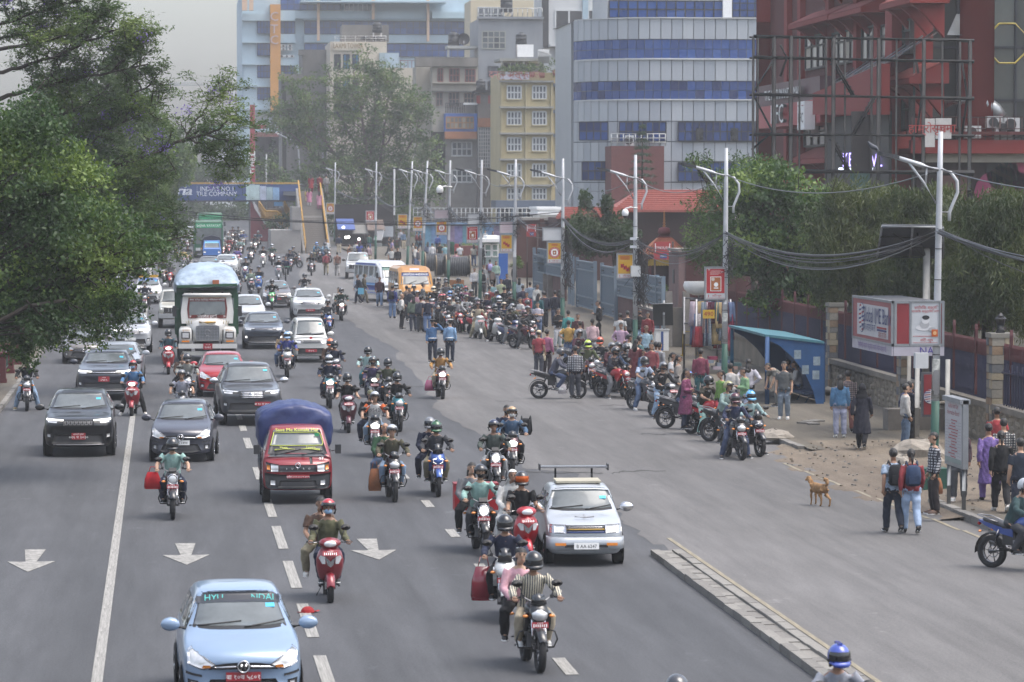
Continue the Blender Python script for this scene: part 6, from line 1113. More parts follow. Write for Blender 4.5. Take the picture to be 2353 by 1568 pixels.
# people (built facing -Y, feet at z = 0)
def V3(*a):return VC(a)
def bd(**k):
 J=dict(pel=(0,0,.93),neck=(0,.005,1.43),head=(0,-.02,1.60),sh=(.18,0,1.365),el=(.225,.03,1.10),wr=(.235,-.06,.86),hd=(.23,-.10,.78),hip=(.095,0,.90),kn=(.105,-.02,.49),an=(.11,.03,.085),toe=(.125,-.14,.035));J.update(k)
 o={}
 for q in('pel','neck','head'):o[q]=V3(*J[q])
 for q in('sh','el','wr','hd','hip','kn','an','toe'):
  a=J[q];o[q+'L']=V3(*J.get(q+'L',a));b=J.get(q+'R');o[q+'R']=V3(*b)if b else V3(-a[0],a[1],a[2])
 return o
def c6(mb,J,rings,m,n=16):
 p,q=J['pel'],J['neck'];up=(q-p).normalized()
 rg=[]
 for t,rx,ry in rings:
  c=p.lerp(q,t);lat=(J['hipL']-J['hipR']).normalized().lerp((J['shL']-J['shR']).normalized(),max(0,min(1,t)))
  lat=(lat-up*lat.dot(up)).normalized();fw=up.cross(lat)
  rg.append([c+lat*(rx*cs(2*PI_*j/n))+fw*(ry*sn(2*PI_*j/n))for j in rG(n)])
 mb.al(rg,m)
def rough(me,amp,f):
 n=len(me.vertices);co=np.empty(n*3,np.float32);no=np.empty(n*3,np.float32)
 me.vertices.foreach_get('co',co);me.vertices.foreach_get('normal',no);co=co.reshape(-1,3);no=no.reshape(-1,3)
 w=np.sin(co[:,2]*f+3*np.sin(co[:,0]*f*.6+1)+2*co[:,1]*f*.5)*np.cos(co[:,0]*f*.8-co[:,2]*f*.45)
 me.vertices.foreach_set('co',(co+no*(w*amp)[:,None]).ravel());me.update();return me
def vox(mb,v,it=3,name='mesh'):
 me=de(mb,[('REMESH',dict(mode='VOXEL',voxel_size=v)),('SMOOTH',dict(factor=.5,iterations=it))],name)
 me.polygons.foreach_set('use_smooth',np.ones(len(me.polygons),bool));return me
def d8(me,mb):
 m2=mb.mesh();bm=bmesh.new();bm.from_mesh(me);bm.from_mesh(m2);
 for m in mb.mats[1:]:me.materials.append(m)
 bm.to_mesh(me);bm.free();bpy.data.meshes.remove(m2);return me
def e2(mb,wr,hd,side,curl):
 d=(hd-wr).normalized();lat=VC((0,1,0));lat=(lat-d*lat.dot(d))
 if lat.length<.2:lat=VC((1,0,0))-d*d.x
 if curl>1:lat=VC((1,0,0))-d*d.x
 lat.normalize();nrm=d.cross(lat);
 if curl>1:
  if nrm.z>0:nrm=-nrm
 elif nrm.x*side>0:nrm=-nrm
 p0=wr+d*.075;c=min(curl,1.0)
 for i,L in EN((.9,1.0,.95,.75)):
  o=p0+lat*(.03-.02*i);a=o+(d*(1-.45*c)+nrm*(.15+.55*c)).normalized()*.032*L
  b=a+(d*(.9-1.1*c)+nrm*(.25+.75*c)).normalized()*.027*L;e=b+(d*(.8-1.6*c)+nrm*.4).normalized()*.02*L
  mb.ab([o-d*.02,a,b,e],[.0095,.009,.0085,.007],bw,6)
 t0=wr+d*.025+lat*.03;t1=t0+(lat*.7+d*.6+nrm*.3).normalized()*.035;t2=t1+(d+nrm*.5).normalized()*.03
 mb.ab([t0,t1,t2],[.012,.0105,.008],bw,6)
def arm(mb,J,s,ra,rb,rc,m,cut=1.0,hand_=1):
 a,b,c=J['sh'+s],J['el'+s],J['wr'+s];d=J['hd'+s]
 g=a.lerp(J['neck'],.4)+VC((0,0,-.035))
 if cut<1:mb.ab([g,a,a.lerp(b,.5),a.lerp(b,cut)],[ra*.75,ra*.92,(ra+rb)/2,rb*1.12],m,10);return
 mb.ab([g,a,a.lerp(b,.5),b,b.lerp(c,.45),c],[ra*.75,ra*.92,(ra+rb)/2,rb,(rb*1.02),rc],m,10)
 if hand_:
  e=(d-c).normalized();mb.ab([c-e*.02,c+e*.03,c+e*.08],[rc,(.042,.026),(.04,.02)],m,8)
def leg(mb,J,s,r,m,ar=1):
 a,b,c,t=J['hip'+s],J['kn'+s],J['an'+s],J['toe'+s]
 mb.ab([a+(a-b).normalized()*.04,a.lerp(b,.5),b,b.lerp(c,.35),c],[r[0],(r[0]+r[1])/2,r[1],r[2]*1.12,r[3]],m,10)
 if ar:mb.ab([c+VC((0,.02,0)),c.lerp(t,.5),t],[.042,.042,.03],m,8)
def ec(J,s,m):
 c,t=J['an'+s],J['toe'+s];d=(t-c);h=VC((d.x,d.y,0)).normalized();mb=MB();dn=VC((0,0,-1))
 k=c-h*.05+dn*.03
 mb.ab([k,c+dn*.035+h*.02,c.lerp(t,.6)+dn*.008,t+h*.035],[(.034,.05),(.045,.062),(.052,.042),(.036,.026)],m,10)
 mb.ab([c+VC((0,0,.035)),c+dn*.02],[.05,.052],m,10)
 mb.ab([k+dn*.038,c.lerp(t,.6)+dn*.042,t+h*.045+dn*.018],[(.036,.014),(.055,.014),(.036,.012)],af,10)
 return mb.mesh('shoe')
_FG={}
def d7(key):
 """meshes of one pose: body, sleeves long/short, trousers, skirt, shoes"""
 if key in _FG:return _FG[key]
 J,curl=POSE[key];o={'J':J}
 mb=MB();c6(mb,J,[(-.16,.12,.09),(-.06,.165,.115),(.05,.16,.115),(.35,.135,.1),(.65,.16,.115),(.86,.17,.105),(.96,.12,.08),(1.02,.06,.06)],bw)
 mb.ab([J['neck']-(J['head']-J['neck'])*.25,J['neck'].lerp(J['head'],.55)],[.062,.056],bw,10)
 h=J['head'];mb.ell(h+V3(0,0,.02),(.074,.092,.098),bw,14,10);mb.ell(h+V3(0,-.03,-.055),(.054,.06,.062),bw,12,8)
 for s in 'LR':arm(mb,J,s,.054,.043,.03,bw);leg(mb,J,s,(.088,.06,.052,.038),bw)
 me=vox(mb,.0165,2,'body')
 ex=MB();ex.mi(bw)
 for s,k in(('L',1),('R',-1)):e2(ex,J['wr'+s],J['hd'+s],k,curl if not isinstance(curl,tuple)else curl[0 if s=='L' else 1])
 ex.ab([h+V3(0,-.088,.028),h+V3(0,-.112,-.012),h+V3(0,-.092,-.022)],[.010,.0165,.012],bw,8)
 for k in(-1,1):
  ex.ell(h+V3(.078*k,.0,.005),(.012,.026,.034),bw,8,6);ex.ell(h+V3(.031*k,-.0845,.026),(.0155,.009,.0085),EYE,8,6)
  ex.ab([h+V3(.014*k,-.092,.047),h+V3(.034*k,-.09,.052),h+V3(.052*k,-.074,.046)],.0055,EYE,5)
 ex.ab([h+V3(-.024,-.082,-.052),h+V3(0,-.094,-.05),h+V3(.024,-.082,-.052)],[.004,.0085,.004],LIP,6)
 o['body']=d8(me,ex)
 tr=[(-.13,.168,.118),(0,.185,.135),(.3,.165,.125),(.62,.183,.132),(.82,.178,.116),(.92,.145,.1),(1.0,.08,.078)]
 for nm,cut in(('long',1),('short',.72)):
  mb=MB();c6(mb,J,tr,a2)
  for s in 'LR':
   if cut==1:arm(mb,J,s,.076,.06,.043,a2,1,0)
   else:arm(mb,J,s,.08,.068,.05,a2,cut)
  o[nm]=rough(vox(mb,.02,3,'shirt'),.006,34)
 mb=MB();c6(mb,J,[(-.16,.12,.1),(-.08,.17,.122),(.02,.175,.125),(.14,.165,.12)],a2)
 for s in 'LR':leg(mb,J,s,(.112,.083,.075,.066),a2,0)
 o['trousers']=rough(vox(mb,.02,3,'trousers'),.006,30)
 for s in 'LR':o['shoe'+s]=ec(J,s,d2)
 if key in('stand','walk','phone','arms'):
  mb=MB();c6(mb,J,tr[2:],a2)
  for s in 'LR':arm(mb,J,s,.074,.058,.045,a2,1,0)
  p=J['pel'];rg=[]
  for z,rx,ry in((1.14,.155,.12),(1.0,.18,.145),(.8,.205,.18),(.6,.225,.21),(.42,.245,.23)):
   rg.append([(rx*cs(a*PI_/9)*(1+.03*sn(a*2.2)),ry*sn(a*PI_/9)*(1+.04*cs(a*3.1)),z)for a in rG(18)])
  mb.al(rg,a2);o['kurta']=rough(vox(mb,.02,2,'kurta'),.008,26)
 _FG[key]=o;return o
POSE=dict(stand=(bd(),.35),stand2=(bd(neck=(.02,0,1.43),head=(.03,-.03,1.6),elL=(.25,.05,1.12),wrL=(.12,-.16,1.02),hdL=(.05,-.19,1.02),knL=(.13,-.05,.49),anL=(.17,.0,.085),toeL=(.24,-.15,.035)),.4),arms=(bd(el=(.24,-.02,1.12),wrL=(.02,-.2,1.12),hdL=(-.06,-.19,1.15),wrR=(-.02,-.19,1.07),hdR=(.06,-.18,1.1)),.5),akimbo=(bd(el=(.36,.08,1.13),wr=(.2,-.03,1.0),hd=(.15,-.09,1.0)),.6),phone=(bd(head=(0,-.05,1.585),el=(.22,-.0,1.11),wr=(.07,-.24,1.15),hd=(.03,-.3,1.19)),.8),walk=(bd(neck=(0,-.03,1.43),head=(0,-.06,1.6),elL=(.23,.12,1.13),wrL=(.24,.1,.89),hdL=(.24,.07,.81),elR=(-.23,-.04,1.11),wrR=(-.23,-.2,.92),hdR=(-.22,-.25,.86),knL=(.1,-.16,.51),anL=(.1,-.2,.1),toeL=(.11,-.36,.06),knR=(-.1,.03,.49),anR=(-.1,.26,.17),toeR=(-.1,.14,.05)),.35),salute=(bd(elL=(.42,-.05,1.33),wrL=(.2,-.13,1.56),hdL=(.12,-.12,1.6)),.1),sit=(bd(pel=(0,.1,.5),neck=(0,.02,1.0),head=(0,-.05,1.165),sh=(.18,.03,.95),el=(.22,-.05,.7),wr=(.1,-.24,.62),hd=(.04,-.3,.62),hip=(.09,.07,.49),kn=(.11,-.36,.5),an=(.12,-.38,.09),toe=(.13,-.53,.035)),.4),bend=(bd(pel=(0,.1,.9),neck=(0,-.28,1.18),head=(0,-.4,1.26),sh=(.18,-.24,1.15),el=(.2,-.28,.88),wr=(.15,-.36,.66),hd=(.14,-.4,.58),hip=(.095,.08,.88)),.5),moto=(bd(pel=(0,.2,.87),neck=(0,-.02,1.36),head=(0,-.09,1.525),sh=(.19,-.02,1.31),el=(.33,-.14,1.12),wr=(.33,-.36,1.045),hd=(.33,-.42,1.05),hip=(.1,.17,.85),kn=(.23,-.24,.73),an=(.2,-.0,.39),toe=(.21,-.16,.34)),1.3),scoot=(bd(pel=(0,.22,.85),neck=(0,.07,1.36),head=(0,.02,1.53),sh=(.19,.05,1.31),el=(.27,-.04,1.06),wr=(.31,-.28,1.0),hd=(.32,-.35,1.01),hip=(.1,.18,.83),kn=(.19,-.25,.76),an=(.13,-.2,.37),toe=(.14,-.36,.33)),1.3),stop=(bd(pel=(0,.18,.87),neck=(0,.0,1.37),head=(0,-.06,1.535),sh=(.19,0,1.32),el=(.31,-.1,1.11),wr=(.33,-.35,1.04),hd=(.33,-.41,1.05),hip=(.11,.15,.84),kn=(.26,-.13,.5),an=(.36,-.04,.09),toe=(.4,-.2,.035)),1.3),pill=(bd(pel=(0,.55,.92),neck=(0,.42,1.41),head=(.02,.36,1.575),sh=(.18,.42,1.36),el=(.25,.34,1.1),wr=(.17,.12,.98),hd=(.13,.04,.97),hip=(.1,.52,.9),kn=(.27,.12,.78),an=(.23,.34,.43),toe=(.25,.18,.38)),.7))
def ej(kind):
 mb=MB();m=fx((.012,.01,.009),.5,0,.4,30,.6)
 mb.ell((0,.012,.03),(.086,.102,.1),m,14,10,lambda x,y,z:(y>-.02 or z>.032)and z>-.075)
 if kind=='long':mb.ab([(0,.08,.06),(0,.115,-.06),(0,.12,-.22),(0,.1,-.4)],[(.05,.03),(.085,.05),(.09,.045),(.05,.02)],m,10)
 if kind=='tail':
  mb.ell((0,.115,.03),.035,m,8,6);mb.ab([(0,.12,.03),(0,.15,-.06),(0,.14,-.2)],[.03,.03,.012],m,8)
 if kind=='bun':mb.ell((0,.12,.03),.05,m,8,6)
 if kind=='scarf':
  m=a2;mb=MB();mb.ell((0,.012,.02),(.1,.115,.115),m,14,10,lambda x,y,z:(y>-.055 or z>.06));mb.ab([(0,.04,-.05),(0,.06,-.2),(0,.08,-.36)],[(.1,.09),(.17,.11),(.15,.05)],m,12)
 if kind=='cap':
  m=d2;mb.ell((0,.005,.055),(.093,.105,.08),m,14,10,lambda x,y,z:z>-.02);mb.ab([(0,-.08,.05),(0,-.17,.035)],[(.075,.012),(.055,.008)],m,10)
 if kind=='police':
  mb.ab([(0,0,.06),(0,0,.1)],[.1,.1],fx('1b2336',.6),16);mb.ab([(0,.0,.1),(0,0,.118),(0,0,.135)],[(.1,.1),(.14,.14),(.13,.13)],d2,18);mb.ab([(0,-.08,.07),(0,-.15,.045)],[(.07,.012),(.05,.008)],ac,10)
 return mb.mesh('hair')
def d4(kind):
 mb=MB();o={}
 if kind=='full':keep=lambda x,y,z:not(y<-.06 and-.052<z<.05)
 elif kind=='sport':keep=lambda x,y,z:not(y<-.05 and-.05<z<.045)
 else:keep=lambda x,y,z:z>-.045 and not(y<-.045 and z<.05)
 mb.ell((0,0,0),(.132,.155,.145),ct,20,16,keep)
 if kind!='half':
  mb.ab([(-.105,-.06,-.075),(-.07,-.135,-.09),(0,-.16,-.095),(.07,-.135,-.09),(.105,-.06,-.075)],[.03,.034,.036,.034,.03],ct,8)
  if kind=='sport':mb.box((0,.02,.14),(.05,.2,.03),ct)
 else:mb.ab([(-.12,-.05,.04),(-.075,-.135,.05),(0,-.165,.052),(.075,-.135,.05),(.12,-.05,.04)],.014,ac,6)
 mb.ab([(-.132,-.02,-.03),(-.1,-.02,-.12)],.02,ac,6);mb.ab([(.132,-.02,-.03),(.1,-.02,-.12)],.02,ac,6)
 v=MB();v.ell((0,-.004,0),(.137,.16,.147),em,20,16,(lambda x,y,z:y<-.045 and-.055<z<.055)if kind!='half' else(lambda x,y,z:y<-.06 and.02<z<.085))
 return mb.mesh('helmet'),v.mesh('visor')
_ACC={}
def acc(kind):
 if kind not in _ACC:_ACC[kind]=d4(kind)if kind in('full','sport','half')else ej(kind)
 return _ACC[kind]
_mk=MB();_mk.ell((0,-.035,-.045),(.066,.072,.055),a2,12,8,lambda x,y,z:y<-.01);eu=_mk.mesh('face_mask')
bh=[]
def bo(loc,rz,pose,dm,legs,head='short',label='',group=None,ae='long',a6='black',skin=None,ba='black',aq=None,mat=None,dl=None,scale=1.0,nameit='person',z0=0):
 f=d7(pose);J=f['J']
 def mute(c):a=cc(c);g=sum(a)/3;return tuple((x*.78+g*.22)*.92 for x in a)
 dm,legs=mute(dm),mute(legs)
 o=ao(nameit,f['body'],None,skin or RK([(.34,.2,.13),(.27,.15,.095),(.4,.25,.17),(.3,.175,.115)]))
 o.location=(loc[0],loc[1],(loc[2]if len(loc)>2 else 0)+z0);o.rotation_euler=(0,0,rz);o.scale=(scale,)*3
 tag(o,label,'person',group)
 top='kurta' if ae=='kurta' and 'kurta' in f else('short' if ae=='short' else 'long')
 me=f[top]
 sh=ao('kurta' if top=='kurta' else 'shirt',me,o,dm)
 if mat is not None:sh.material_slots[0].link='OBJECT';sh.material_slots[0].material=mat
 ao('trousers',f['trousers'],o,legs)
 for s in 'LR':ao('shoe',f['shoe'+s],o,a6)
 h=J['head']
 if head in('full','sport','half'):
  a,b=acc(head);q=ao('helmet',a,o,ba,h+V3(0,.0,.028));vz=ao('visor',b,q)
  if dl:vz.material_slots[0].link='OBJECT';vz.material_slots[0].material=dl
  if head=='half':ao('hair',acc('short'),o,'black',h)
 elif head!='bald':ao({'cap':'cap','police':'police_cap','scarf':'headscarf'}.get(head,'hair'),acc(head),o,ba,h)
 if aq:ao('face_mask',eu,o,aq,h)
 bh.append(o);return o
_bp=MB();_bp.ab([(0,.19,1.0),(0,.2,1.04),(0,.2,1.2),(0,.185,1.36),(0,.17,1.4)],[(.13,.06),(.155,.09),(.16,.095),(.14,.08),(.09,.04)],a2,14)
_bp.box((0,.295,1.12),(.2,.03,.16),a2)
for _k in(-1,1):_bp.ab([(.1*_k,.13,1.4),(.11*_k,.0,1.47),(.11*_k,-.135,1.33),(.13*_k,-.1,1.12),(.12*_k,.1,1.03)],.018,a2,6)
eb=_bp.mesh('backpack')
def a7(p,col,label,off=None):
 b=ao('backpack',eb,None,col);b.location=p.location;b.rotation_euler=p.rotation_euler;b.scale=p.scale
 if off:b.location=VC(b.location)+VC(off)
 return tag(b,label,'backpack','backpacks worn by people')
def bag(loc,rz,col,label,w=.3,h=.34,t=.1,mat=None,grp='bags carried along'):
 mb=MB();m=mat or a2
 mb.ab([(0,0,0),(0,0,h*.15),(0,0,h*.6),(0,0,h)],[(w*.46,t*.4),(w*.5,t*.5),(w*.46,t*.45),(w*.3,t*.12)],m,10)
 mb.ab([(-w*.22,0,h*.97),(-w*.12,0,h*1.3),(w*.12,0,h*1.3),(w*.22,0,h*.97)],.009,m,5)
 o=mb.aa('bag',None,col,loc,(0,0,rz));return tag(o,label,'bag',grp)
RED_PL=fx('8c1c26',.4,0,.05)
def ci(parent,loc,rz=0,tilt=0,w=.24,h=.085,white=0):
 mb=MB();mb.box((0,0,0),(w,.008,h),af if white else RED_PL);t=ac if white else af
 for i in rG(7):mb.box((-w*.38+i*w*.127,-.006,-h*.1),(w*.06,.005,h*.42+(.01 if i%3==0 else 0)),t)
 for i in rG(4):mb.box((-w*.15+i*w*.1,-.006,h*.33),(w*.05,.005,h*.12),t)
 return mb.aa('number_plate',parent,None,loc,(tilt,0,rz))
def d6(r,yf,yr,wd,parent,b5=1,rr=None):
 for y,ra,w_ in((yf,r,wd),(yr,rr or r,wd*1.25)):
  mb=MB();mb.wheel((0,0,0),ra,w_,d3,28);t=mb.aa('wheel',parent,None,(0,y,ra))
  m=MB();m.az((0,0,0),ra*.7,.017,ah,24,5);m.ab([(-.05,0,0),(.05,0,0)],.045,ah,10)
  for k in rG(6 if b5 else 14):
   a=2*PI_*k/(6 if b5 else 14);m.ab([(0,.04*cs(a),.04*sn(a)),(0,ra*.69*cs(a+.2),ra*.69*sn(a+.2))],.014 if b5 else.004,ah if not b5 else ac,4)
  m.az((.03,0,0),ra*.36,.012,ak,18,4);m.aa('rim',t)
def arc(c,r,a0,a1,n,x=0):return[(x,c[0]+r*cs(R(a0+(a1-a0)*i/n)),c[1]+r*sn(R(a0+(a1-a0)*i/n)))for i in rG(n+1)]
def dj(o,x,y,z,up=.17,chrome=0):
 for s in(-1,1):
  mb=MB();mb.ab([(s*x,y,z),(s*(x+.03),y-.01,z+up*.6),(s*(x+.07),y,z+up)],.008,ac,5)
  mb.ab([(s*(x+.08),y-.03,z+up+.02),(s*(x+.08),y-.008,z+up+.02),(s*(x+.08),y+.012,z+up+.02)],[(.045,.03),(.082,.052),(.085,.054)],ak if chrome else ac,12)
  mb.aa('mirror',o)
def dr(style='mask',label='',light=0,b5=1,guard=1):
 o=ad('motorcycle',label=label,cat='motorcycle');d6(.3,-.66,.64,.095,o,b5)
 mb=MB()
 for s in(-1,1):
  mb.ab([(s*.085,-.66,.3),(s*.085,-.5,.72),(s*.085,-.43,.93)],[.027,.024,.022],ak,8)
  mb.ab([(s*.085,-.66,.3),(s*.085,-.6,.46)],.034,ac,8)
 mb.box((0,-.46,.86),(.22,.07,.03),ac);mb.box((0,-.43,.94),(.2,.07,.03),ac);mb.aa('fork',o)
 mb=MB();pts=arc((-.66,.3),.335,20,150,8);mb.al([[(-.065,p[1],p[2]-.02),(-.055,p[1],p[2]+.004),(0,p[1],p[2]+.02),(.055,p[1],p[2]+.004),(.065,p[1],p[2]-.02),(0,p[1],p[2]+.008)]for p in pts],a5);mb.aa('front_mudguard',o,'black')
 mb=MB();pts=arc((.64,.3),.345,-5,120,8);mb.al([[(-.075,p[1],p[2]-.02),(-.065,p[1],p[2]+.004),(0,p[1],p[2]+.015),(.065,p[1],p[2]+.004),(.075,p[1],p[2]-.02),(0,p[1],p[2]+.005)]for p in pts],ac);mb.aa('rear_mudguard',o)
 hl=b8 if light else a8
 if style=='round':
  mb=MB();mb.ab([(0,-.5,.84),(0,-.58,.85),(0,-.62,.85)],[.06,.105,.11],ac,16);mb.az((0,-.62,.85),.105,.012,ak,18,5,'Y');mb.aa('headlight_case',o)
  mb=MB();mb.ell((0,-.605,.85),(.095,.035,.095),hl,16,8);mb.aa('headlight',o)
 else:
  sp=style=='sport'
  mb=MB();top=1.17 if sp else 1.1
  rg=[]
  for y,wx,z0,z1 in((-.66-.04*sp,.05,.76,.84),(-.62,.12,.71,.92),(-.55,.165 if sp else.145,.7,1.0),(-.47,.17 if sp else.12,.74,1.04)):
   zc,hz=(z0+z1)/2,(z1-z0)/2;rg.append([(wx*cs(t),y,zc+hz*sn(t))for t in[2*PI_*k/14 for k in rG(14)]])
  mb.al(rg,a5);mb.aa('front_cowl',o,'black')
  mb=MB();mb.al([[(-.105,-.635,.775),(-.05,-.675,.75),(.05,-.675,.75),(.105,-.635,.775),(.1,-.6,.79),(-.1,-.6,.79)],[(-.115,-.625,.85),(-.05,-.672,.86),(.05,-.672,.86),(.115,-.625,.85),(.1,-.58,.85),(-.1,-.58,.85)],[(-.07,-.6,.895),(-.03,-.625,.905),(.03,-.625,.905),(.07,-.6,.895),(.06,-.57,.9),(-.06,-.57,.9)]],hl,1);mb.aa('headlight',o)
  mb=MB();mb.al([[(-.12,-.56,.97),(0,-.61,.96),(.12,-.56,.97),(.1,-.54,.97),(0,-.59,.96),(-.1,-.54,.97)],[(-.085,-.5,top),(0,-.53,top+.03),(.085,-.5,top),(.07,-.49,top),(0,-.515,top+.03),(-.07,-.49,top)]],em);mb.aa('wind_screen',o)
 for s in(-1,1):
  for y,z in((-.53,.8),(.78,.68)):
   mb=MB();mb.ab([(s*.08,y,z),(s*.16,y,z)],.009,ac,5);mb.ell((s*.19,y,z),(.045,.026,.024),cf,8,6);mb.aa('indicator',o)
 mb=MB();mb.ab([(-.35,-.33,1.05),(-.2,-.4,1.06),(-.07,-.43,.99),(.07,-.43,.99),(.2,-.4,1.06),(.35,-.33,1.05)],.012,ah,6)
 for s in(-1,1):
  mb.ab([(s*.24,-.385,1.058),(s*.37,-.32,1.05)],.019,ac,8);mb.ab([(s*.22,-.44,1.05),(s*.36,-.4,1.04)],.007,ak,5);mb.box((s*.215,-.4,1.07),(.05,.05,.05),ac)
 mb.box((0,-.45,1.03),(.16,.06,.09),ac,M=Matrix.Rotation(-.6,3,'X'));mb.aa('handlebar',o);dj(o,.21,-.4,1.07)
 mb=MB();rg=[]
 for y,wx,z0,z1 in((-.42,.08,.8,.9),(-.33,.15,.74,.99),(-.2,.165,.72,1.01),(-.02,.14,.72,.97),(.12,.1,.74,.87)):
  zc,hz=(z0+z1)/2,(z1-z0)/2;rg.append([(wx*math.copysign(abs(cs(t))**.7,cs(t)),y,zc+hz*math.copysign(abs(sn(t))**.8,sn(t)))for t in[2*PI_*k/14 for k in rG(14)]])
 mb.al(rg,a5);mb.ab([(0,-.2,1.005),(0,-.2,1.02)],.045,ak,10);mb.aa('fuel_tank',o,'black')
 for s in(-1,1):
  mb=MB();mb.aw([(-.5,.84),(-.3,.86),(-.2,.7),(-.34,.56),(-.46,.68)],'x',s*.13,s*.19,a5);mb.aa('side_cowl',o,'black')
 mb=MB();rg=[]
 for y,wx,z0,z1 in((.0,.08,.76,.85),(.1,.12,.75,.82),(.3,.13,.75,.82),(.48,.12,.79,.88),(.74,.09,.84,.92),(.82,.05,.87,.91)):
  rg.append([(-wx,y,z0),(-wx*1.05,y,(z0+z1)/2),(-wx*.7,y,z1),(wx*.7,y,z1),(wx*1.05,y,(z0+z1)/2),(wx,y,z0)])
 mb.al(rg,ac);mb.aa('seat',o)
 mb=MB();rg=[]
 for y,wx,z0,z1 in((.1,.11,.6,.75),(.4,.12,.66,.78),(.75,.085,.78,.85),(.92,.035,.84,.87)):
  rg.append([(-wx,y,z0),(-wx*1.1,y,z1),(wx*1.1,y,z1),(wx,y,z0)])
 mb.al(rg,a5,0);mb.aa('tail_panel',o,'black')
 mb=MB();mb.ab([(-.11,.45,.86),(-.13,.75,.94),(-.06,.93,.96),(.06,.93,.96),(.13,.75,.94),(.11,.45,.86)],.013,ah,6);mb.aa('grab_rail',o)
 mb=MB();mb.ell((0,.93,.8),(.06,.03,.035),fx('8c1118',.2),10,6);mb.aa('tail_light',o)
 mb=MB();mb.box((0,-.08,.42),(.24,.34,.26),ah);mb.box((0,-.2,.6),(.17,.2,.16),ah)
 for k in rG(4):mb.box((0,-.2,.54+k*.045),(.21,.24,.012),ac)
 mb.ab([(-.17,-.02,.4),(.17,-.02,.4)],.1,ac,14);mb.box((0,.2,.58),(.2,.28,.26),ac);mb.aa('engine',o)
 mb=MB();mb.ab([(0,-.45,.92),(0,-.38,.6),(0,-.28,.36),(0,.1,.3),(0,.22,.5),(0,.12,.78)],.026,ac,6);mb.ab([(0,-.42,.9),(0,0,.78),(0,.8,.84)],.026,ac,6)
 for s in(-1,1):
  mb.ab([(s*.1,.2,.36),(s*.1,.64,.3)],.022,ac,6);mb.ab([(s*.11,.5,.42),(s*.12,.4,.72)],[.03,.03],ak,8)
  mb.ab([(s*.1,-.02,.32),(s*.27,-.02,.32)],.016,ac,6);mb.ab([(s*.1,.35,.4),(s*.26,.34,.4)],.014,ac,6)
 mb.aa('chassis',o)
 mb=MB();mb.ab([(.1,-.28,.5),(.12,-.33,.36),(.13,-.1,.26),(.14,.25,.3)],.022,ak,8);mb.ab([(.15,.2,.3),(.17,.32,.33),(.18,.78,.44),(.18,.82,.45)],[.03,.045,.055,.04],ah,12)
 mb.ab([(.205,.36,.35),(.215,.7,.44)],[(.02,.03),(.02,.03)],ak,8);mb.aa('exhaust',o)
 if guard:
  mb=MB();mb.ab([(-.05,-.38,.62),(-.26,-.4,.56),(-.3,-.38,.44),(-.26,-.3,.32),(-.05,-.25,.3)],.014,ac,6);mb.ab([(.05,-.38,.62),(.26,-.4,.56),(.3,-.38,.44),(.26,-.3,.32),(.05,-.25,.3)],.014,ac,6);mb.aa('crash_guard',o)
 ci(o,(0,-.64 if style=='round' else-.665,.685 if style!='round' else.7),0,-.15,white=0)
 return o
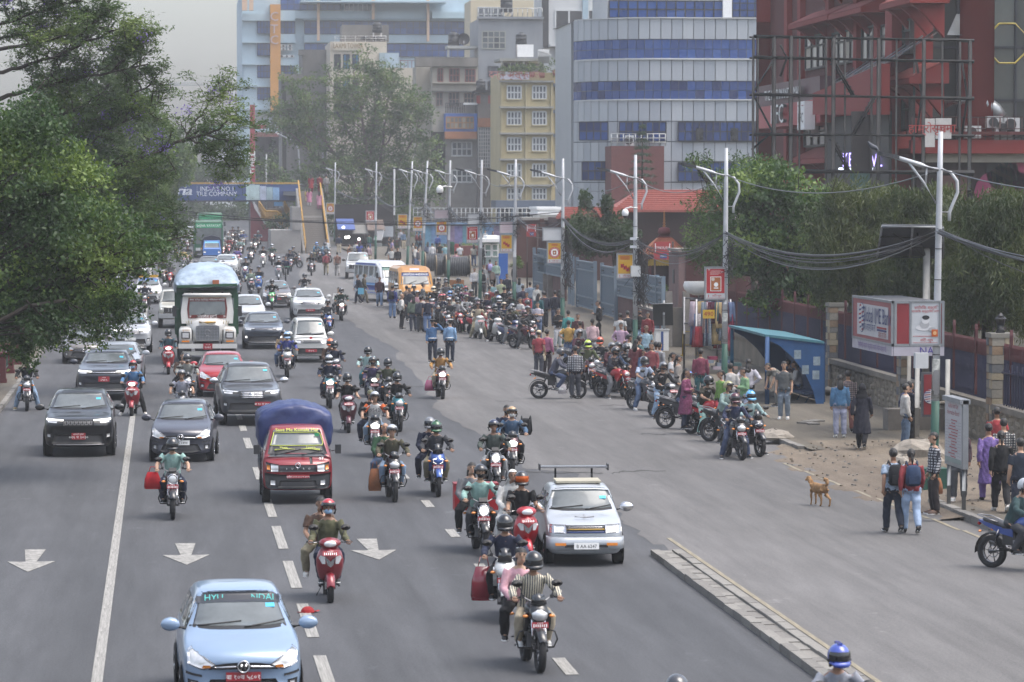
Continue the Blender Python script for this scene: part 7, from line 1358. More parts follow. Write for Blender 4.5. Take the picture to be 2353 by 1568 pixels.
def ep(label='',light=0):
 o=ad('scooter',label=label,cat='scooter');d6(.225,-.6,.58,.1,o)
 hl=b8 if light else a8
 def rings(L,m,nm,col='black',p=1.0,sm=1):
  mb=MB();rg=[]
  for y,wx,z0,z1 in L:
   zc,hz=(z0+z1)/2,(z1-z0)/2;rg.append([(wx*math.copysign(abs(cs(t))**p,cs(t)),y,zc+hz*math.copysign(abs(sn(t))**p,sn(t)))for t in[2*PI_*k/16 for k in rG(16)]])
  mb.al(rg,m,sm);return mb.aa(nm,o,col)
 mb=MB();rg=[]
 for z,wx,yc,th in((.3,.13,-.36,.05),(.42,.19,-.43,.09),(.58,.23,-.5,.13),(.72,.235,-.545,.15),(.84,.2,-.545,.13),(.93,.13,-.5,.09)):
  rg.append([(wx*sn(a),yc-th*cs(a)+.09*abs(sn(a)),z)for a in[R(-100+20*k)for k in rG(11)]]+[(wx*.9*sn(R(b)),yc+.05+.05*abs(sn(R(b))),z)for b in(80,40,0,-40,-80)])
 mb.al(rg,a5);mb.aa('front_apron',o,'red')
 for s in(-1,1):
  mb=MB();mb.al([[(s*.09,-.672,.78),(s*.16,-.65,.8),(s*.19,-.61,.76),(s*.14,-.655,.66),(s*.085,-.676,.66)],[(s*.09,-.684,.78),(s*.165,-.664,.8),(s*.196,-.622,.76),(s*.14,-.668,.66),(s*.085,-.688,.66)]],a8,0);mb.aa('indicator',o)
 mb=MB();mb.al([[(-.05,-.66,.64),(0,-.69,.6),(.05,-.66,.64),(.09,-.68,.78),(.04,-.69,.74),(0,-.7,.7),(-.04,-.69,.74),(-.09,-.68,.78)],[(-.05,-.675,.64),(0,-.705,.6),(.05,-.675,.64),(.09,-.692,.78),(.04,-.705,.74),(0,-.715,.7),(-.04,-.705,.74),(-.09,-.692,.78)]],ak,0);mb.aa('emblem_panel',o)
 rings([(-.62,.06,.96,1.02),(-.58,.15,.92,1.06),(-.5,.19,.9,1.09),(-.4,.17,.92,1.08),(-.33,.08,.95,1.05)],a5,'handlebar_cowl','red')
 mb=MB();mb.ell((0,-.588,.985),(.11,.05,.058),hl,16,10);mb.aa('headlight',o)
 mb=MB();mb.ab([(-.36,-.32,1.0),(-.22,-.4,1.0),(.22,-.4,1.0),(.36,-.32,1.0)],.013,ac,6)
 for s in(-1,1):mb.ab([(s*.25,-.385,1),(s*.38,-.31,1)],.02,ac,8);mb.ab([(s*.22,-.45,1.0),(s*.36,-.4,.99)],.007,ak,5)
 mb.aa('handlebar',o);dj(o,.19,-.42,1.03,.2)
 mb=MB();pts=arc((-.6,.225),.26,15,165,8);mb.al([[(-.07,p[1],p[2]-.04),(-.066,p[1],p[2]+.0),(0,p[1],p[2]+.03),(.066,p[1],p[2]+.0),(.07,p[1],p[2]-.04),(0,p[1],p[2]+.01)]for p in pts],a5);mb.aa('front_mudguard',o,'red')
 mb=MB()
 for s in(-1,1):mb.ab([(s*.075,-.6,.225),(s*.07,-.52,.45)],.02,ak,8)
 mb.ab([(0,-.5,.42),(0,-.42,.95)],.03,ac,6);mb.aa('fork',o)
 mb=MB();mb.box((0,-.18,.3),(.3,.42,.07),ac);mb.ab([(-.16,-.3,.25),(-.16,.1,.25)],.02,ac,6);mb.ab([(.16,-.3,.25),(.16,.1,.25)],.02,ac,6);mb.aa('floorboard',o)
 rings([(-.02,.1,.32,.7),(.08,.17,.36,.74),(.3,.19,.42,.77),(.6,.16,.5,.8),(.8,.1,.6,.82),(.88,.04,.68,.8)],a5,'rear_body','red',.75)
 rings([(-.03,.08,.7,.78),(.1,.14,.72,.81),(.4,.14,.75,.83),(.72,.11,.79,.87),(.78,.06,.81,.86)],ac,'seat','black',.6)
 mb=MB();mb.ab([(-.1,.6,.84),(-.12,.8,.92),(0,.88,.93),(.12,.8,.92),(.1,.6,.84)],.014,ah,6);mb.aa('grab_rail',o)
 mb=MB();mb.ell((0,.87,.72),(.09,.03,.04),fx('8c1118',.2),10,6);mb.aa('tail_light',o)
 mb=MB();mb.box((0,.42,.3),(.2,.4,.22),ac);mb.ab([(.16,.3,.27),(.18,.75,.33)],[.05,.055],ah,10);mb.ab([(-.12,.1,.2),(-.2,.12,.04)],.012,ac,5);mb.aa('engine',o)
 ci(o,(0,-.69,.835),0,-.5,w=.26);return o
_BK={}
def dq(kind,loc,eo,col,label,light=0,group=None,lean=0):
 key=(kind,light)
 if key not in _BK:
  _BK[key]=ep(light=light)if kind=='scoot' else dr({'moto':'mask','round':'round','sport':'sport','spoke':'mask'}[kind],light=light,b5=kind!='spoke',guard=kind!='sport')
  o=_BK[key];new=1
 else:o=dd(_BK[key])
 yf=-.6 if kind=='scoot' else-.66
 rz=R(eo);o.rotation_euler=(0,lean,rz)
 o.location=(loc[0]+yf*sn(rz),loc[1]-yf*cs(rz),loc[2]if len(loc)>2 else 0)
 for c in eh(o):
  if c.name.split('.')[0]in('fuel_tank','front_cowl','front_mudguard','tail_panel','side_cowl','front_apron','rear_body','handlebar_cowl'):c.color=(*cc(col),1)
 if kind=='moto' or kind=='spoke':
  for c in eh(o):
   if c.name.startswith('front_mudguard')and col not in('red','blue','navy'):c.color=(*cc('black'),1)
 return tag(o,label,'scooter' if kind=='scoot' else 'motorcycle',group or 'two-wheelers in the traffic')
def ride(b,pose,*a,**k):
 p=bo(b.location,b.rotation_euler[2],pose,*a,**k);return p
def pl(pts,n):
 P=[VC(p)for p in pts];L=[0]
 for a,b in zip(P,P[1:]):L.append(L[-1]+(b-a).length)
 out=[]
 for i in rG(n):
  t=L[-1]*i/(n-1);k=0
  while k<len(P)-2 and L[k+1]<t:k+=1
  s=(t-L[k])/max(1e-9,L[k+1]-L[k]);out.append(P[k].lerp(P[k+1],min(1,max(0,s))))
 return out
class Shell:
 def __init__(s,me):s.me=me;s.bvh=BVHTree.FromPolygons([v.co for v in me.vertices],[tuple(p.vertices)for p in me.polygons])
 def hit(s,a,b,ax):
  o,d={'F':((a,-6,b),(0,1,0)),'B':((a,12,b),(0,-1,0)),'L':((-6,a,b),(1,0,0)),'R':((6,a,b),(-1,0,0)),'T':((a,b,6),(0,0,-1))}[ax]
  p,n,i,dist=s.bvh.ray_cast(VC(o),VC(d));return p,VC(d)
 def ai(s,top,bot,mat,ax='F',off=.008,n=10,m=5,mb=None,skirt=.03,dy=0,dz=0):
  mb=mb or MB();T,Bt=pl([(p[0]+dy,p[1]+dz,0)for p in top],n),pl([(p[0]+dy,p[1]+dz,0)for p in bot],n);g=[];last=None
  for j in rG(m):
   for i in rG(n):
    q=T[i].lerp(Bt[i],j/(m-1));p,d=s.hit(q.x,q.y,ax);k_=0
    while p is None and k_<14:
     k_+=1;c_=(T[n//2].lerp(Bt[n//2],.5));q=q.lerp(c_,.06);p,d=s.hit(q.x,q.y,ax)
    if p is None:p=VC((q.x,0,q.y))
    g.append(p-d*off)
  fs=[(j*n+i,j*n+i+1,(j+1)*n+i+1,(j+1)*n+i)for j in rG(m-1)for i in rG(n-1)]
  edge=[i for i in rG(n)]+[j*n+n-1 for j in rG(1,m)]+[(m-1)*n+i for i in rG(n-2,-1,-1)]+[j*n for j in rG(m-2,0,-1)]
  k=len(g);d=s.hit(0,.5,ax)[1]
  g+=[g[e]+d*skirt for e in edge];E=len(edge);fs+=[(edge[i],edge[(i+1)%E],k+(i+1)%E,k+i)for i in rG(E)]
  mb.add(g,fs,mat,1);return mb
 def bar(s,pts,r,mat,ax='F',mb=None,off=.0,n=12):
  mb=mb or MB();P=[]
  for q in pl([(p[0],p[1],0)for p in pts],n):
   p,d=s.hit(q.x,q.y,ax)
   if p is not None:P.append(p-d*off)
  return mb.ab(P,r,mat,6)
def mir(pts):return[(-x,z)for x,z in pts]
def c5(L,W,H,zl,hf,hb,yc,yr,yb,belt,nose=.2,tumble=.16,tail=None,boxy=0.0):
 hw=W/2;tail=tail or(L-.12,belt+.05)
 st=[(0,.74,zl+.1,hf-.2),(.03,.86,zl+.04,hf-.1),(.1,.94,zl,hf-.02),(.28,.985,zl,hf+(hb-hf)*.3),(yc*.65,1,zl,hf+(hb-hf)*.72),(yc,1,zl,hb)]
 for t in(.3,.62,.88):st.append((yc+(yr-yc)*t,1,zl,hb+(H-.05-hb)*t))
 st+=[(yr,1,zl,H-.035),(yr+(yb-yr)*.3,1,zl,H),(yr+(yb-yr)*.7,1,zl,H-.01),(yb,1,zl,H-.05),(yb+(tail[0]-yb)*.5,.99,zl,(H-.05+tail[1])/2+.05),(tail[0],.97,zl,tail[1]),(L-.03,.93,zl+.06,tail[1]-.06),(L,.85,zl+.12,tail[1]-.16)]
 rings=[]
 for y,wf,z0,zt in st:
  w_=hw*wf;zb=min(belt+(.03*(y/L)),zt-.05);k=max(0,(zt-belt)/(H-belt));wr=w_*(1-tumble*k)*(.86 if k>.02 else.8)
  sh=max(z0+.2,zb-.08);r=.04 if boxy else.09
  half=[(0,z0),(w_*.75,z0),(w_*.93,z0+.03),(w_*.985,z0+.14),(w_*1.0,z0+(sh-z0)*.55),(w_*.985,sh),(w_*.95,zb),(wr*1.06,max(zb+.012,zt-r)),(wr*.93,zt-.022),(wr*.5,zt-.004),(0,zt)]
  ring=[]
  for x,z in half+[(-x,z)for x,z in half[-2:0:-1]]:
   b=abs(x)/hw;yy=y
   if y<yc:yy+=nose*b**2.6*(1-y/yc)
   if z>belt and y<yr+.3:yy+=.1*b**2
   if y>L-.5:yy-=.12*b**2.5
   ring.append((x,yy,z))
  rings.append(ring)
 mb=MB();mb.al(rings,a5);me=de(mb,[('SUBSURF',dict(levels=2,render_levels=2))],'body');return Shell(me)
def bq(o,W,wf,wr,r,wd=.2,rimc=ak):
 for s in(-1,1):
  for y in(wf,wr):
   mb=MB();mb.wheel((0,0,0),r,wd,d3,26);t=mb.aa('wheel',o,None,(s*(W/2-wd/2+.02),y,r))
   m=MB();m.disc((s*wd*.34,0,0),(s,0,0),r*.66,ac,20,.01);m.az((s*wd*.4,0,0),r*.64,.02,rimc,22,5)
   for k in rG(7):
    a=2*PI_*k/7;m.ab([(s*wd*.42,.04*cs(a),.04*sn(a)),(s*wd*.42,r*.62*cs(a),r*.62*sn(a))],[.03,.025],rimc,5)
   m.aa('rim',t)
   a=MB();a.disc((s*(W/2-.012),y,r+.01),(s,0,0),r*1.17,ac,26,.016);a.aa('wheel_arch',o)
def ds(o,txt,x,y,z,w=.5,h=.12,white=0,size=.085,top=None,tilt=-.08):
 mb=MB();mb.box((0,.0,0),(w,.014,h),af if white else RED_PL);c=ac if white else af
 mb.text(txt,size,c,am(0,-.011,-.008 if not top else-h*.16))
 if top:mb.text(top,size*.5,c,am(0,-.011,h*.3))
 return mb.aa('number_plate',o,None,(x,y,z),(tilt,0,0))
def di(o,W,y,z,col,chrome=0,s=1.3):
 for k in(-1,1):
  mb=MB();mb.ab([(k*(W/2-.1),y+.03,z-.03),(k*(W/2+.06),y,z)],[.03,.022],ac,6)
  m=ak if chrome else a5
  mb.al([[(k*(W/2+.13+.1*s*cs(t)),y+dy,z+.035+.068*s*sn(t)*q)for t in[2*PI_*i/12 for i in rG(12)]]for dy,q in((-.07,.55),(-.04,1),(.05,1.05))],m)
  mb.aa('wing_mirror',o,col)
def da(o,sh,pts):
 mb=MB()
 for a,b in pts:sh.bar([a,b],.012,ac,'F',mb,.025,6)
 mb.aa('wiper',o)
def a9(o,sh,x,y0,y1,m=None,h=.05):
 for k in(-1,1):
  P=[]
  for i in rG(8):
   y=y0+(y1-y0)*i/7;p,_=sh.hit(k*x,y,'T');P.append((k*x,y,(p.z if p else 1.5)+(h if 0<i<7 else.0)))
  mb=MB();mb.ab(P,.02,m or ah,6);mb.aa('roof_rail',o)
def cj(o,sh,groups,belt,H,y0,yr,yb):
 for k,ax in((-1,'L'),(1,'R')):
  for a,b,c,d in groups:sh.ai([(a,H-.17),(b,H-.17)],[(c,belt+.05),(d,belt+.05)],bf,ax,.006,6,5).aa('side_window',o)
def logo(o,sh,x,z,r,kind='oval'):
 mb=MB();p,d=sh.hit(x,z,'F');y=(p.y if p else 0)-.03
 mb.al([[(x+r*1.35*cs(t),y,z+r*.8*sn(t))for t in[2*PI_*i/16 for i in rG(16)]],[(x+r*1.3*cs(t),y+.03,z+r*.78*sn(t))for t in[2*PI_*i/16 for i in rG(16)]]],ac if kind=='oval' else ak)
 if kind=='oval':
  mb.az((x,y-.004,z),r,.013,ak,18,5,'Y')
  mb.ab([(x-r*.5,y-.01,z-r*.55),(x-r*.3,y-.01,z+r*.5)],.013,ak,5);mb.ab([(x+r*.3,y-.01,z-r*.5),(x+r*.5,y-.01,z+r*.55)],.013,ak,5);mb.ab([(x-r*.42,y-.01,z-r*.05),(x+r*.42,y-.01,z+r*.05)],.012,ak,5)
 return mb.aa('emblem',o)
c7=lambda h:fx(h,.4,0,.03)
_SH={}
def car(spec,loc,rz,col,label,c4=None,dh=0,lit=0,plate_top=None,name='car',be=None,rack=0):
 """spec: dictionary of proportions and face"""
 c=dict(L=3.6,W=1.6,H=1.5,zl=.2,hf=.86,hb=1.0,yc=.9,yr=1.65,yb=3.1,belt=.98,r=.29,nose=.2,tumble=.2,wf=.72,wb=2.4,face='hatch',boxy=0);c.update(spec)
 o=ad(name,loc,rz,label,'car','cars and vans in the traffic');W,H,hw=c['W'],c['H'],c['W']/2
 key=str(sorted(c.items()))
 if key not in _SH:_SH[key]=c5(c['L'],W,H,c['zl'],c['hf'],c['hb'],c['yc'],c['yr'],c['yb'],c['belt'],c['nose'],c['tumble'],None,c['boxy'])
 sh=_SH[key];body=ao('body',sh.me,o,col);hf,hb,belt,zl=c['hf'],c['hb'],c['belt'],c['zl']
 lamp=b8 if lit else a8
 def both(top,bot,mat,nm,**k):
  for f in(lambda p:p,mir):sh.ai(f(top),f(bot),mat,'F',**k).aa(nm,o)
 wt=hw*(1-c['tumble'])*.9;wb_=hw*.93
 zt=H-.06
 sh.ai([(-wt,zt-.025),(-wt*.5,zt),(wt*.5,zt),(wt,zt-.025)],[(-wb_,hb+.065),(-wb_*.5,hb+.035),(wb_*.5,hb+.035),(wb_,hb+.065)],ac,'F',.006,14,8).aa('windscreen_frame',o)
 sh.ai([(-wt*.96,zt-.05),(-wt*.5,zt-.03),(wt*.5,zt-.03),(wt*.96,zt-.05)],[(-wb_*.96,hb+.1),(-wb_*.5,hb+.075),(wb_*.5,hb+.075),(wb_*.96,hb+.1)],bf,'F',.016,14,8).aa('windscreen',o)
 if be:
  k=.86;mb=sh.ai([(-wt*.97,zt-.03),(-wt*.5,zt-.01),(wt*.5,zt-.01),(wt*.97,zt-.03)],[(-wt*.99,zt-.15),(-wt*.5,zt-.13),(wt*.5,zt-.13),(wt*.99,zt-.15)],fx(be[0],.35,0,.04),'F',.024,14,4)
  for t,x,s,h in be[1:]:
   p,_=sh.hit(x,zt-.08,'F');mb.text(t,s,c7(h),am(x,(p.y if p else 1)-.04,zt-.08)@Matrix.Rotation(-.5,4,'X'))
  mb.aa('sun_strip',o)
 sx=wt*.74;p,_=sh.hit(sx,zt-.17,'F')
 if p:mb=MB();mb.box((sx,p.y-.03,zt-.17),(.12,.008,.075),c7('3fb5d6'),M=Matrix.Rotation(-.9,3,'X'));mb.box((sx,p.y-.036,zt-.185),(.11,.008,.03),af,M=Matrix.Rotation(-.9,3,'X'));mb.aa('permit_sticker',o)
 da(o,sh,[((-.42*W,hb+.07),(.02,hb+.13)),((.06,hb+.06),(.38*W,hb+.13))])
 cj(o,sh,[(c['yr']-.1,(c['yr']+c['yb'])/2-.06,c['yc']+.32,(c['yr']+c['yb'])/2-.06),((c['yr']+c['yb'])/2,c['yb']-.05,(c['yr']+c['yb'])/2,c['yb']+.1)],belt,H,c['yc'],c['yr'],c['yb'])
 di(o,W,c['yc']+.3,belt+.07,c.get('mirror',col),c.get('chrome_mirror',0))
 bq(o,W,c['wf'],c['wf']+c['wb'],c['r'],c.get('wd',.19))
 if c.get('rails'):a9(o,sh,hw*(1-c['tumble'])*.8,c['yr']+.12,c['yb']-.1,fx(c['rails'],.4,.2))
 f=c['face']
 if f=='hatch':
  both([(.42*W,hf+.02),(.455*W,hf-.02)],[(.22*W,hf-.2),(.33*W,hf-.27),(.455*W,hf-.2)],ak,'headlight_rim',off=.006);
  both([(.415*W,hf),(.445*W,hf-.03)],[(.235*W,hf-.195),(.33*W,hf-.25),(.445*W,hf-.19)],lamp,'headlight',off=.016)
  both([(.27*W,hf-.2),(.33*W,hf-.2)],[(.27*W,hf-.235),(.34*W,hf-.24)],cf,'indicator',off=.022,n=6)
  sh.ai([(-.25*W,hf-.2),(-.12*W,hf-.165),(.12*W,hf-.165),(.25*W,hf-.2)],[(-.29*W,hf-.26),(-.12*W,hf-.255),(.12*W,hf-.255),(.29*W,hf-.26)],ac,'F',.008).aa('grille',o)
  mb=sh.bar([(-.26*W,hf-.23),(0,hf-.21),(.26*W,hf-.23)],.014,ak,'F',None,.016);mb.aa('grille_bar',o)
  sh.ai([(-.27*W,zl+.27),(.27*W,zl+.27)],[(-.33*W,zl+.1),(-.2*W,zl+.06),(.2*W,zl+.06),(.33*W,zl+.1)],ac,'F',.006).aa('lower_grille',o)
  both([(.37*W,zl+.25),(.455*W,zl+.27)],[(.37*W,zl+.13),(.45*W,zl+.15)],ac,'fog_light_recess',off=.006)
  both([(.39*W,zl+.235),(.43*W,zl+.24)],[(.39*W,zl+.16),(.43*W,zl+.165)],a8,'fog_light',off=.018,n=6)
  if c.get('strips',1):both([(.34*W,hf-.33),(.47*W,hf-.29)],[(.34*W,hf-.36),(.47*W,hf-.325)],ac,'bumper_strip',off=.012)
  logo(o,sh,0,hf-.215,.075);pz=zl+.31
 elif f=='suv':
  both([(.2*W,hf-.02),(.46*W,hf+.01)],[(.21*W,hf-.12),(.45*W,hf-.1)],ac,'headlight_case',off=.006)
  both([(.21*W,hf-.025),(.455*W,hf+.0)],[(.215*W,hf-.055),(.455*W,hf-.04)],b8 if c.get('drl')else a8,'daytime_light',off=.014)
  both([(.3*W,hf-.06),(.44*W,hf-.05)],[(.31*W,hf-.11),(.43*W,hf-.095)],a8,'headlight',off=.013)
  gt,gb=hf-.04,hf-.04-c.get('gh',.13);gw=c.get('gw',.2)
  sh.ai([(-gw*W,gt),(gw*W,gt)],[(-gw*W*.97,gb),(gw*W*.97,gb)],ac,'F',.01).aa('grille',o)
  if c.get('slots'):
   mb=MB()
   for i in rG(7):
    x=(-.17+i*.0567)*W
    sh.bar([(x-.036,gt-.02),(x+.036,gt-.02),(x+.034,gb+.02),(x-.034,gb+.02),(x-.036,gt-.02)],.007,ah,'F',mb,.018,14)
   mb.aa('grille_slot',o)['kind']='stuff'
  else:
   mb=MB()
   for i in rG(c.get('bars',2)):sh.bar([(-gw*W*.92,gt-.03-i*(gt-gb-.05)/max(1,c.get('bars',2)-1)),(gw*W*.92,gt-.03-i*(gt-gb-.05)/max(1,c.get('bars',2)-1))],c.get('barr',.012),ak if c.get('chrome',1)else ah,'F',mb,.016)
   mb.aa('grille_bar',o)
  sh.ai([(-.34*W,zl+.34),(.34*W,zl+.34)],[(-.38*W,zl+.1),(.38*W,zl+.1)],c.get('lower',ac),'F',.007).aa('lower_grille',o)
  mb=sh.bar([(-.36*W,zl+.07),(.36*W,zl+.07)],.018,ah if c.get('skid',1)else ac,'F',None,.012);mb.aa('skid_plate',o)
  both([(.385*W,zl+.36),(.455*W,zl+.38)],[(.385*W,zl+.24),(.45*W,zl+.26)],ac,'fog_light_recess',off=.006,n=6)
  both([(.4*W,zl+.34),(.44*W,zl+.35)],[(.4*W,zl+.27),(.44*W,zl+.28)],b8 if c.get('foglit')else a8,'fog_light',off=.014,n=6)
  pz=c.get('pz',zl+.38)
  if c.get('logo'):logo(o,sh,0,c.get('lz',(gt+gb)/2),.07,c['logo'])
 elif f=='old':
  both([(.25*W,hf-.02),(.47*W,hf-.02)],[(.25*W,hf-.17),(.47*W,hf-.17)],ak,'headlight_rim',off=.008)
  both([(.27*W,hf-.035),(.4*W,hf-.035)],[(.28*W,hf-.155),(.4*W,hf-.155)],lamp,'headlight',off=.016)
  sh.ai([(-.25*W,hf-.03),(.25*W,hf-.03)],[(-.25*W,hf-.17),(.25*W,hf-.17)],ac,'F',.008).aa('grille',o)
  mb=sh.bar([(-.24*W,hf-.06),(.24*W,hf-.06)],.008,ak,'F',None,.016);sh.bar([(-.24*W,hf-.1),(.24*W,hf-.1)],.012,fx('b08a2c',.4),'F',mb,.016);sh.bar([(-.24*W,hf-.15),(.24*W,hf-.15)],.012,fx('2b3f78',.4),'F',mb,.016);mb.aa('grille_bar',o)
  mb=MB();rg=[[(x,y,z)for y,z in((.02,.31),(-.07,.32),(-.1,.42),(-.09,.53),(.02,.55))]for x in(-hw*.86,-hw*.5,0,hw*.5,hw*.86)]
  rg=[[(-hw*1.0,y+.28,z)for x,y,z in rg[0]]]+rg+[[(hw*1.0,y+.28,z)for x,y,z in rg[0]]];mb.al(rg,a5);mb.aa('bumper',o,col)
  for k in(-1,1):
   mb=MB();mb.box((k*.33*W,-.1,.42),(.2,.02,.05),cf);mb.aa('indicator',o)
  mb=MB();mb.box((0,-.09,.385),(W*.55,.03,.05),ac);mb.aa('lower_grille',o);pz=.39
  mb=MB();mb.text('§',.16,ah,am(0,.42,hb-.02)@Matrix.Rotation(-1.2,4,'X'));mb.ab([(-.18,.36,hb-.035),(0,.33,hb-.045),(.18,.36,hb-.035)],.012,ah,5);mb.aa('bonnet_emblem',o)
 elif f=='van':
  both([(.27*W,hf-.05),(.45*W,hf-.05)],[(.27*W,hf-.2),(.45*W,hf-.2)],ac,'headlight_case',off=.006,n=6)
  both([(.285*W,hf-.065),(.435*W,hf-.065)],[(.285*W,hf-.185),(.435*W,hf-.185)],lamp,'headlight',off=.016,n=6)
  sh.ai([(-.26*W,hf-.06),(.26*W,hf-.06)],[(-.26*W,hf-.19),(.26*W,hf-.19)],fx('8e9092',.4,.4),'F',.008).aa('grille',o)
  mb=MB()
  for i in rG(4):sh.bar([(-.24*W,hf-.08-.03*i),(.24*W,hf-.08-.03*i)],.008,ac,'F',mb,.014)
  mb.aa('grille_bar',o)
  sh.ai([(-.46*W,zl+.34),(.46*W,zl+.34)],[(-.46*W,zl+.08),(.46*W,zl+.08)],ac,'F',.012).aa('bumper',o)
  both([(.36*W,zl+.3),(.44*W,zl+.3)],[(.36*W,zl+.25),(.44*W,zl+.25)],cf,'indicator',off=.02,n=6);pz=zl+.24
 pp,_=sh.hit(0,pz,'F');py=(pp.y if pp else 0)-.035
 if f=='old':py=-.13
 if c4 is not None:ds(o,c4,c.get('px',0),py,pz,.46 if not plate_top else.36,.12 if not plate_top else.17,dh,.085 if not plate_top else.1,plate_top)
 return o,sh
b7=dict(L=3.6,W=1.6,H=1.53,face='hatch',yc=.82,yr=1.62,yb=3.05,nose=.26)
SUV=dict(L=4.4,W=1.82,H=1.66,zl=.26,hf=1.0,hb=1.14,yc=1.2,yr=2.05,yb=3.75,belt=1.12,r=.35,wf=.85,wb=2.64,nose=.22,face='suv',wd=.23,a9='33363a')
def hx(c):return fx(c,.38,.05,.08,1.4,0,.5)
def dt(loc,rz):
 o=ad('mini_truck',loc,rz,'red mini truck with a blue tarpaulin over its load and lettered windscreen','truck','cars and vans in the traffic')
 sh=c5(2.2,1.54,1.72,.3,.98,1.12,.32,.78,1.5,1.12,.16,.16,(2.15,1.7),.5)
 ao('cab',sh.me,o,'7d1f28');red=a5
 sh.ai([(-.5,1.68),(-.3,1.69),(.3,1.69),(.5,1.68)],[(-.66,1.09),(-.3,1.06),(.3,1.06),(.66,1.09)],ac,'F',.008,14,8).aa('windscreen_frame',o)
 sh.ai([(-.5,1.545),(.5,1.545)],[(-.58,1.28),(.58,1.28)],bf,'F',.02,12,6).aa('windscreen',o)
 yel=fx('c6cf55',.5,0,.03);mb=MB()
 sh.bar([(-.505,1.55),(.505,1.55),(.59,1.275),(-.59,1.275),(-.505,1.55)],.008,yel,'F',mb,.022,30)
 def yz(z):return sh.hit(0,z,'F')[0].y-.03
 for t,z,s,x in(('Save Me Kamala Mai',1.605,.115,0),('Music',1.235,.075,-.3),('Lovers',1.235,.075,.3)):
  mb.text(t,s,yel,am(x,yz(z)-.012,z)@Matrix.Rotation(-.6,4,'X'))
 for k in(-1,1):mb.ab([(k*.5,yz(1.19),1.185),(k*.25,yz(1.21),1.205),(k*.05,yz(1.2),1.2)],[.022,.01,.004],yel,6)
 mb.aa('windscreen_lettering',o)
 mb=MB();mb.box((.44,yz(1.5)-.01,1.5),(.1,.01,.07),c7('2f8f63'));mb.aa('permit_sticker',o)
 sh.ai([(-.56,1.105),(.56,1.105)],[(-.66,1.045),(.66,1.045)],fx('4b4d52',.6),'F',.014,12,3).aa('cowl_panel',o)
 da(o,sh,[((-.5,1.08),(.08,1.2)),((.1,1.08),(.56,1.17))])
 for f in(lambda p:p,mir):
  sh.ai(f([(.42,.88),(.7,.93)]),f([(.42,.72),(.69,.72)]),ac,'F',.008).aa('headlight_case',o)
  sh.ai(f([(.43,.87),(.59,.89)]),f([(.43,.73),(.59,.73)]),a8,'F',.02).aa('headlight',o)
  sh.ai(f([(.61,.86),(.68,.88)]),f([(.61,.76),(.68,.77)]),cf,'F',.02,6,3).aa('indicator',o)
  sh.ai(f([(.5,.53),(.6,.54)]),f([(.5,.43),(.6,.44)]),a8,'F',.03,6,4).aa('fog_light',o)
 sh.ai([(-.41,.87),(.41,.87)],[(-.41,.72),(.41,.72)],fx('33353a',.5),'F',.01).aa('grille',o)
 sh.ai([(-.73,.7),(-.4,.66),(.4,.66),(.73,.7)],[(-.7,.34),(.7,.34)],fx('26282c',.6),'F',.03,14,6).aa('bumper',o)
 sh.ai([(-.4,.53),(.4,.53)],[(-.44,.38),(.44,.38)],ac,'F',.045).aa('lower_grille',o)
 y0=sh.hit(0,.8,'F')[0].y;mb=MB()
 for i,ch in EN('SUPRO'):mb.text(ch,.055,af,am(-.25+i*.125,y0-.02,.79))
 mb.aa('name_lettering',o)['kind']='stuff'
 mb=MB();mb.az((0,y0-.025,.865),.055,.012,ak,14,5,'Y');mb.ab([(-.04,y0-.03,.85),(0,y0-.03,.89),(.04,y0-.03,.855)],.01,ak,5);mb.aa('emblem',o)
 mb=MB();p=sh.hit(.5,.985,'F')[0];mb.text('07',.11,af,am(.52,p.y-.05,1.0)@Matrix.Rotation(-.7,4,'X'));mb.aa('door_number',o)
 sh.ai([(.26,1.03),(.32,1.03)],[(.27,.9),(.33,.9)],ac,'F',.012,4,5).aa('bonnet_stripe',o)
 ds(o,'प्रदेश ३-०१-०२३ च ४७०१',0,y0-.075,.625,.5,.075,0,.052)
 cj(o,sh,[(.62,1.4,.5,1.4)],1.1,1.72,0,0,0)
 for k in(-1,1):
  mb=MB();mb.ab([(k*.76,.4,1.15),(k*.86,.34,1.18)],.015,ac,5);mb.box((k*.9,.32,1.2),(.13,.05,.2),ac);mb.aa('wing_mirror',o)
 bq(o,1.5,.62,2.57,.27,.17,ah)
 mb=MB();mb.b2((-.78,1.55,.55),(.78,3.6,.64),fx('4a1820'));mb.aa('cargo_bed',o)
 for k in(-1,1):
  for i in rG(3):mb=MB();mb.b2((k*.775-.015,1.55,.66+i*.16),(k*.775+.015,3.6,.79+i*.16),fx('3d4046',.6,.3));mb.aa('side_board',o)
 mb=MB();rg=[]
 for i,y in EN((1.5,1.56,1.9,2.3,2.8,3.3,3.62,3.68)):
  e=.06 if i in(0,7)else 0;ring=[]
  for x,z in((-.8,.98),(-.84,1.4),(-.84,1.8),(-.8,1.93),(-.4,2.08),(0,2.16),(.4,2.08),(.8,1.93),(.84,1.8),(.84,1.4),(.8,.98)):
   ring.append((x*(1-e),y,z-e*1.5+RU(-.03,.03)))
  rg.append(ring)
 mb.al(rg,fx('22305f',.42,0,.35,2.2,.7));me=de(mb,[('SUBSURF',dict(levels=2,render_levels=2))],'tarpaulin');rough(me,.022,13);rough(me,.012,29)
 ao('tarpaulin',me,o);return o
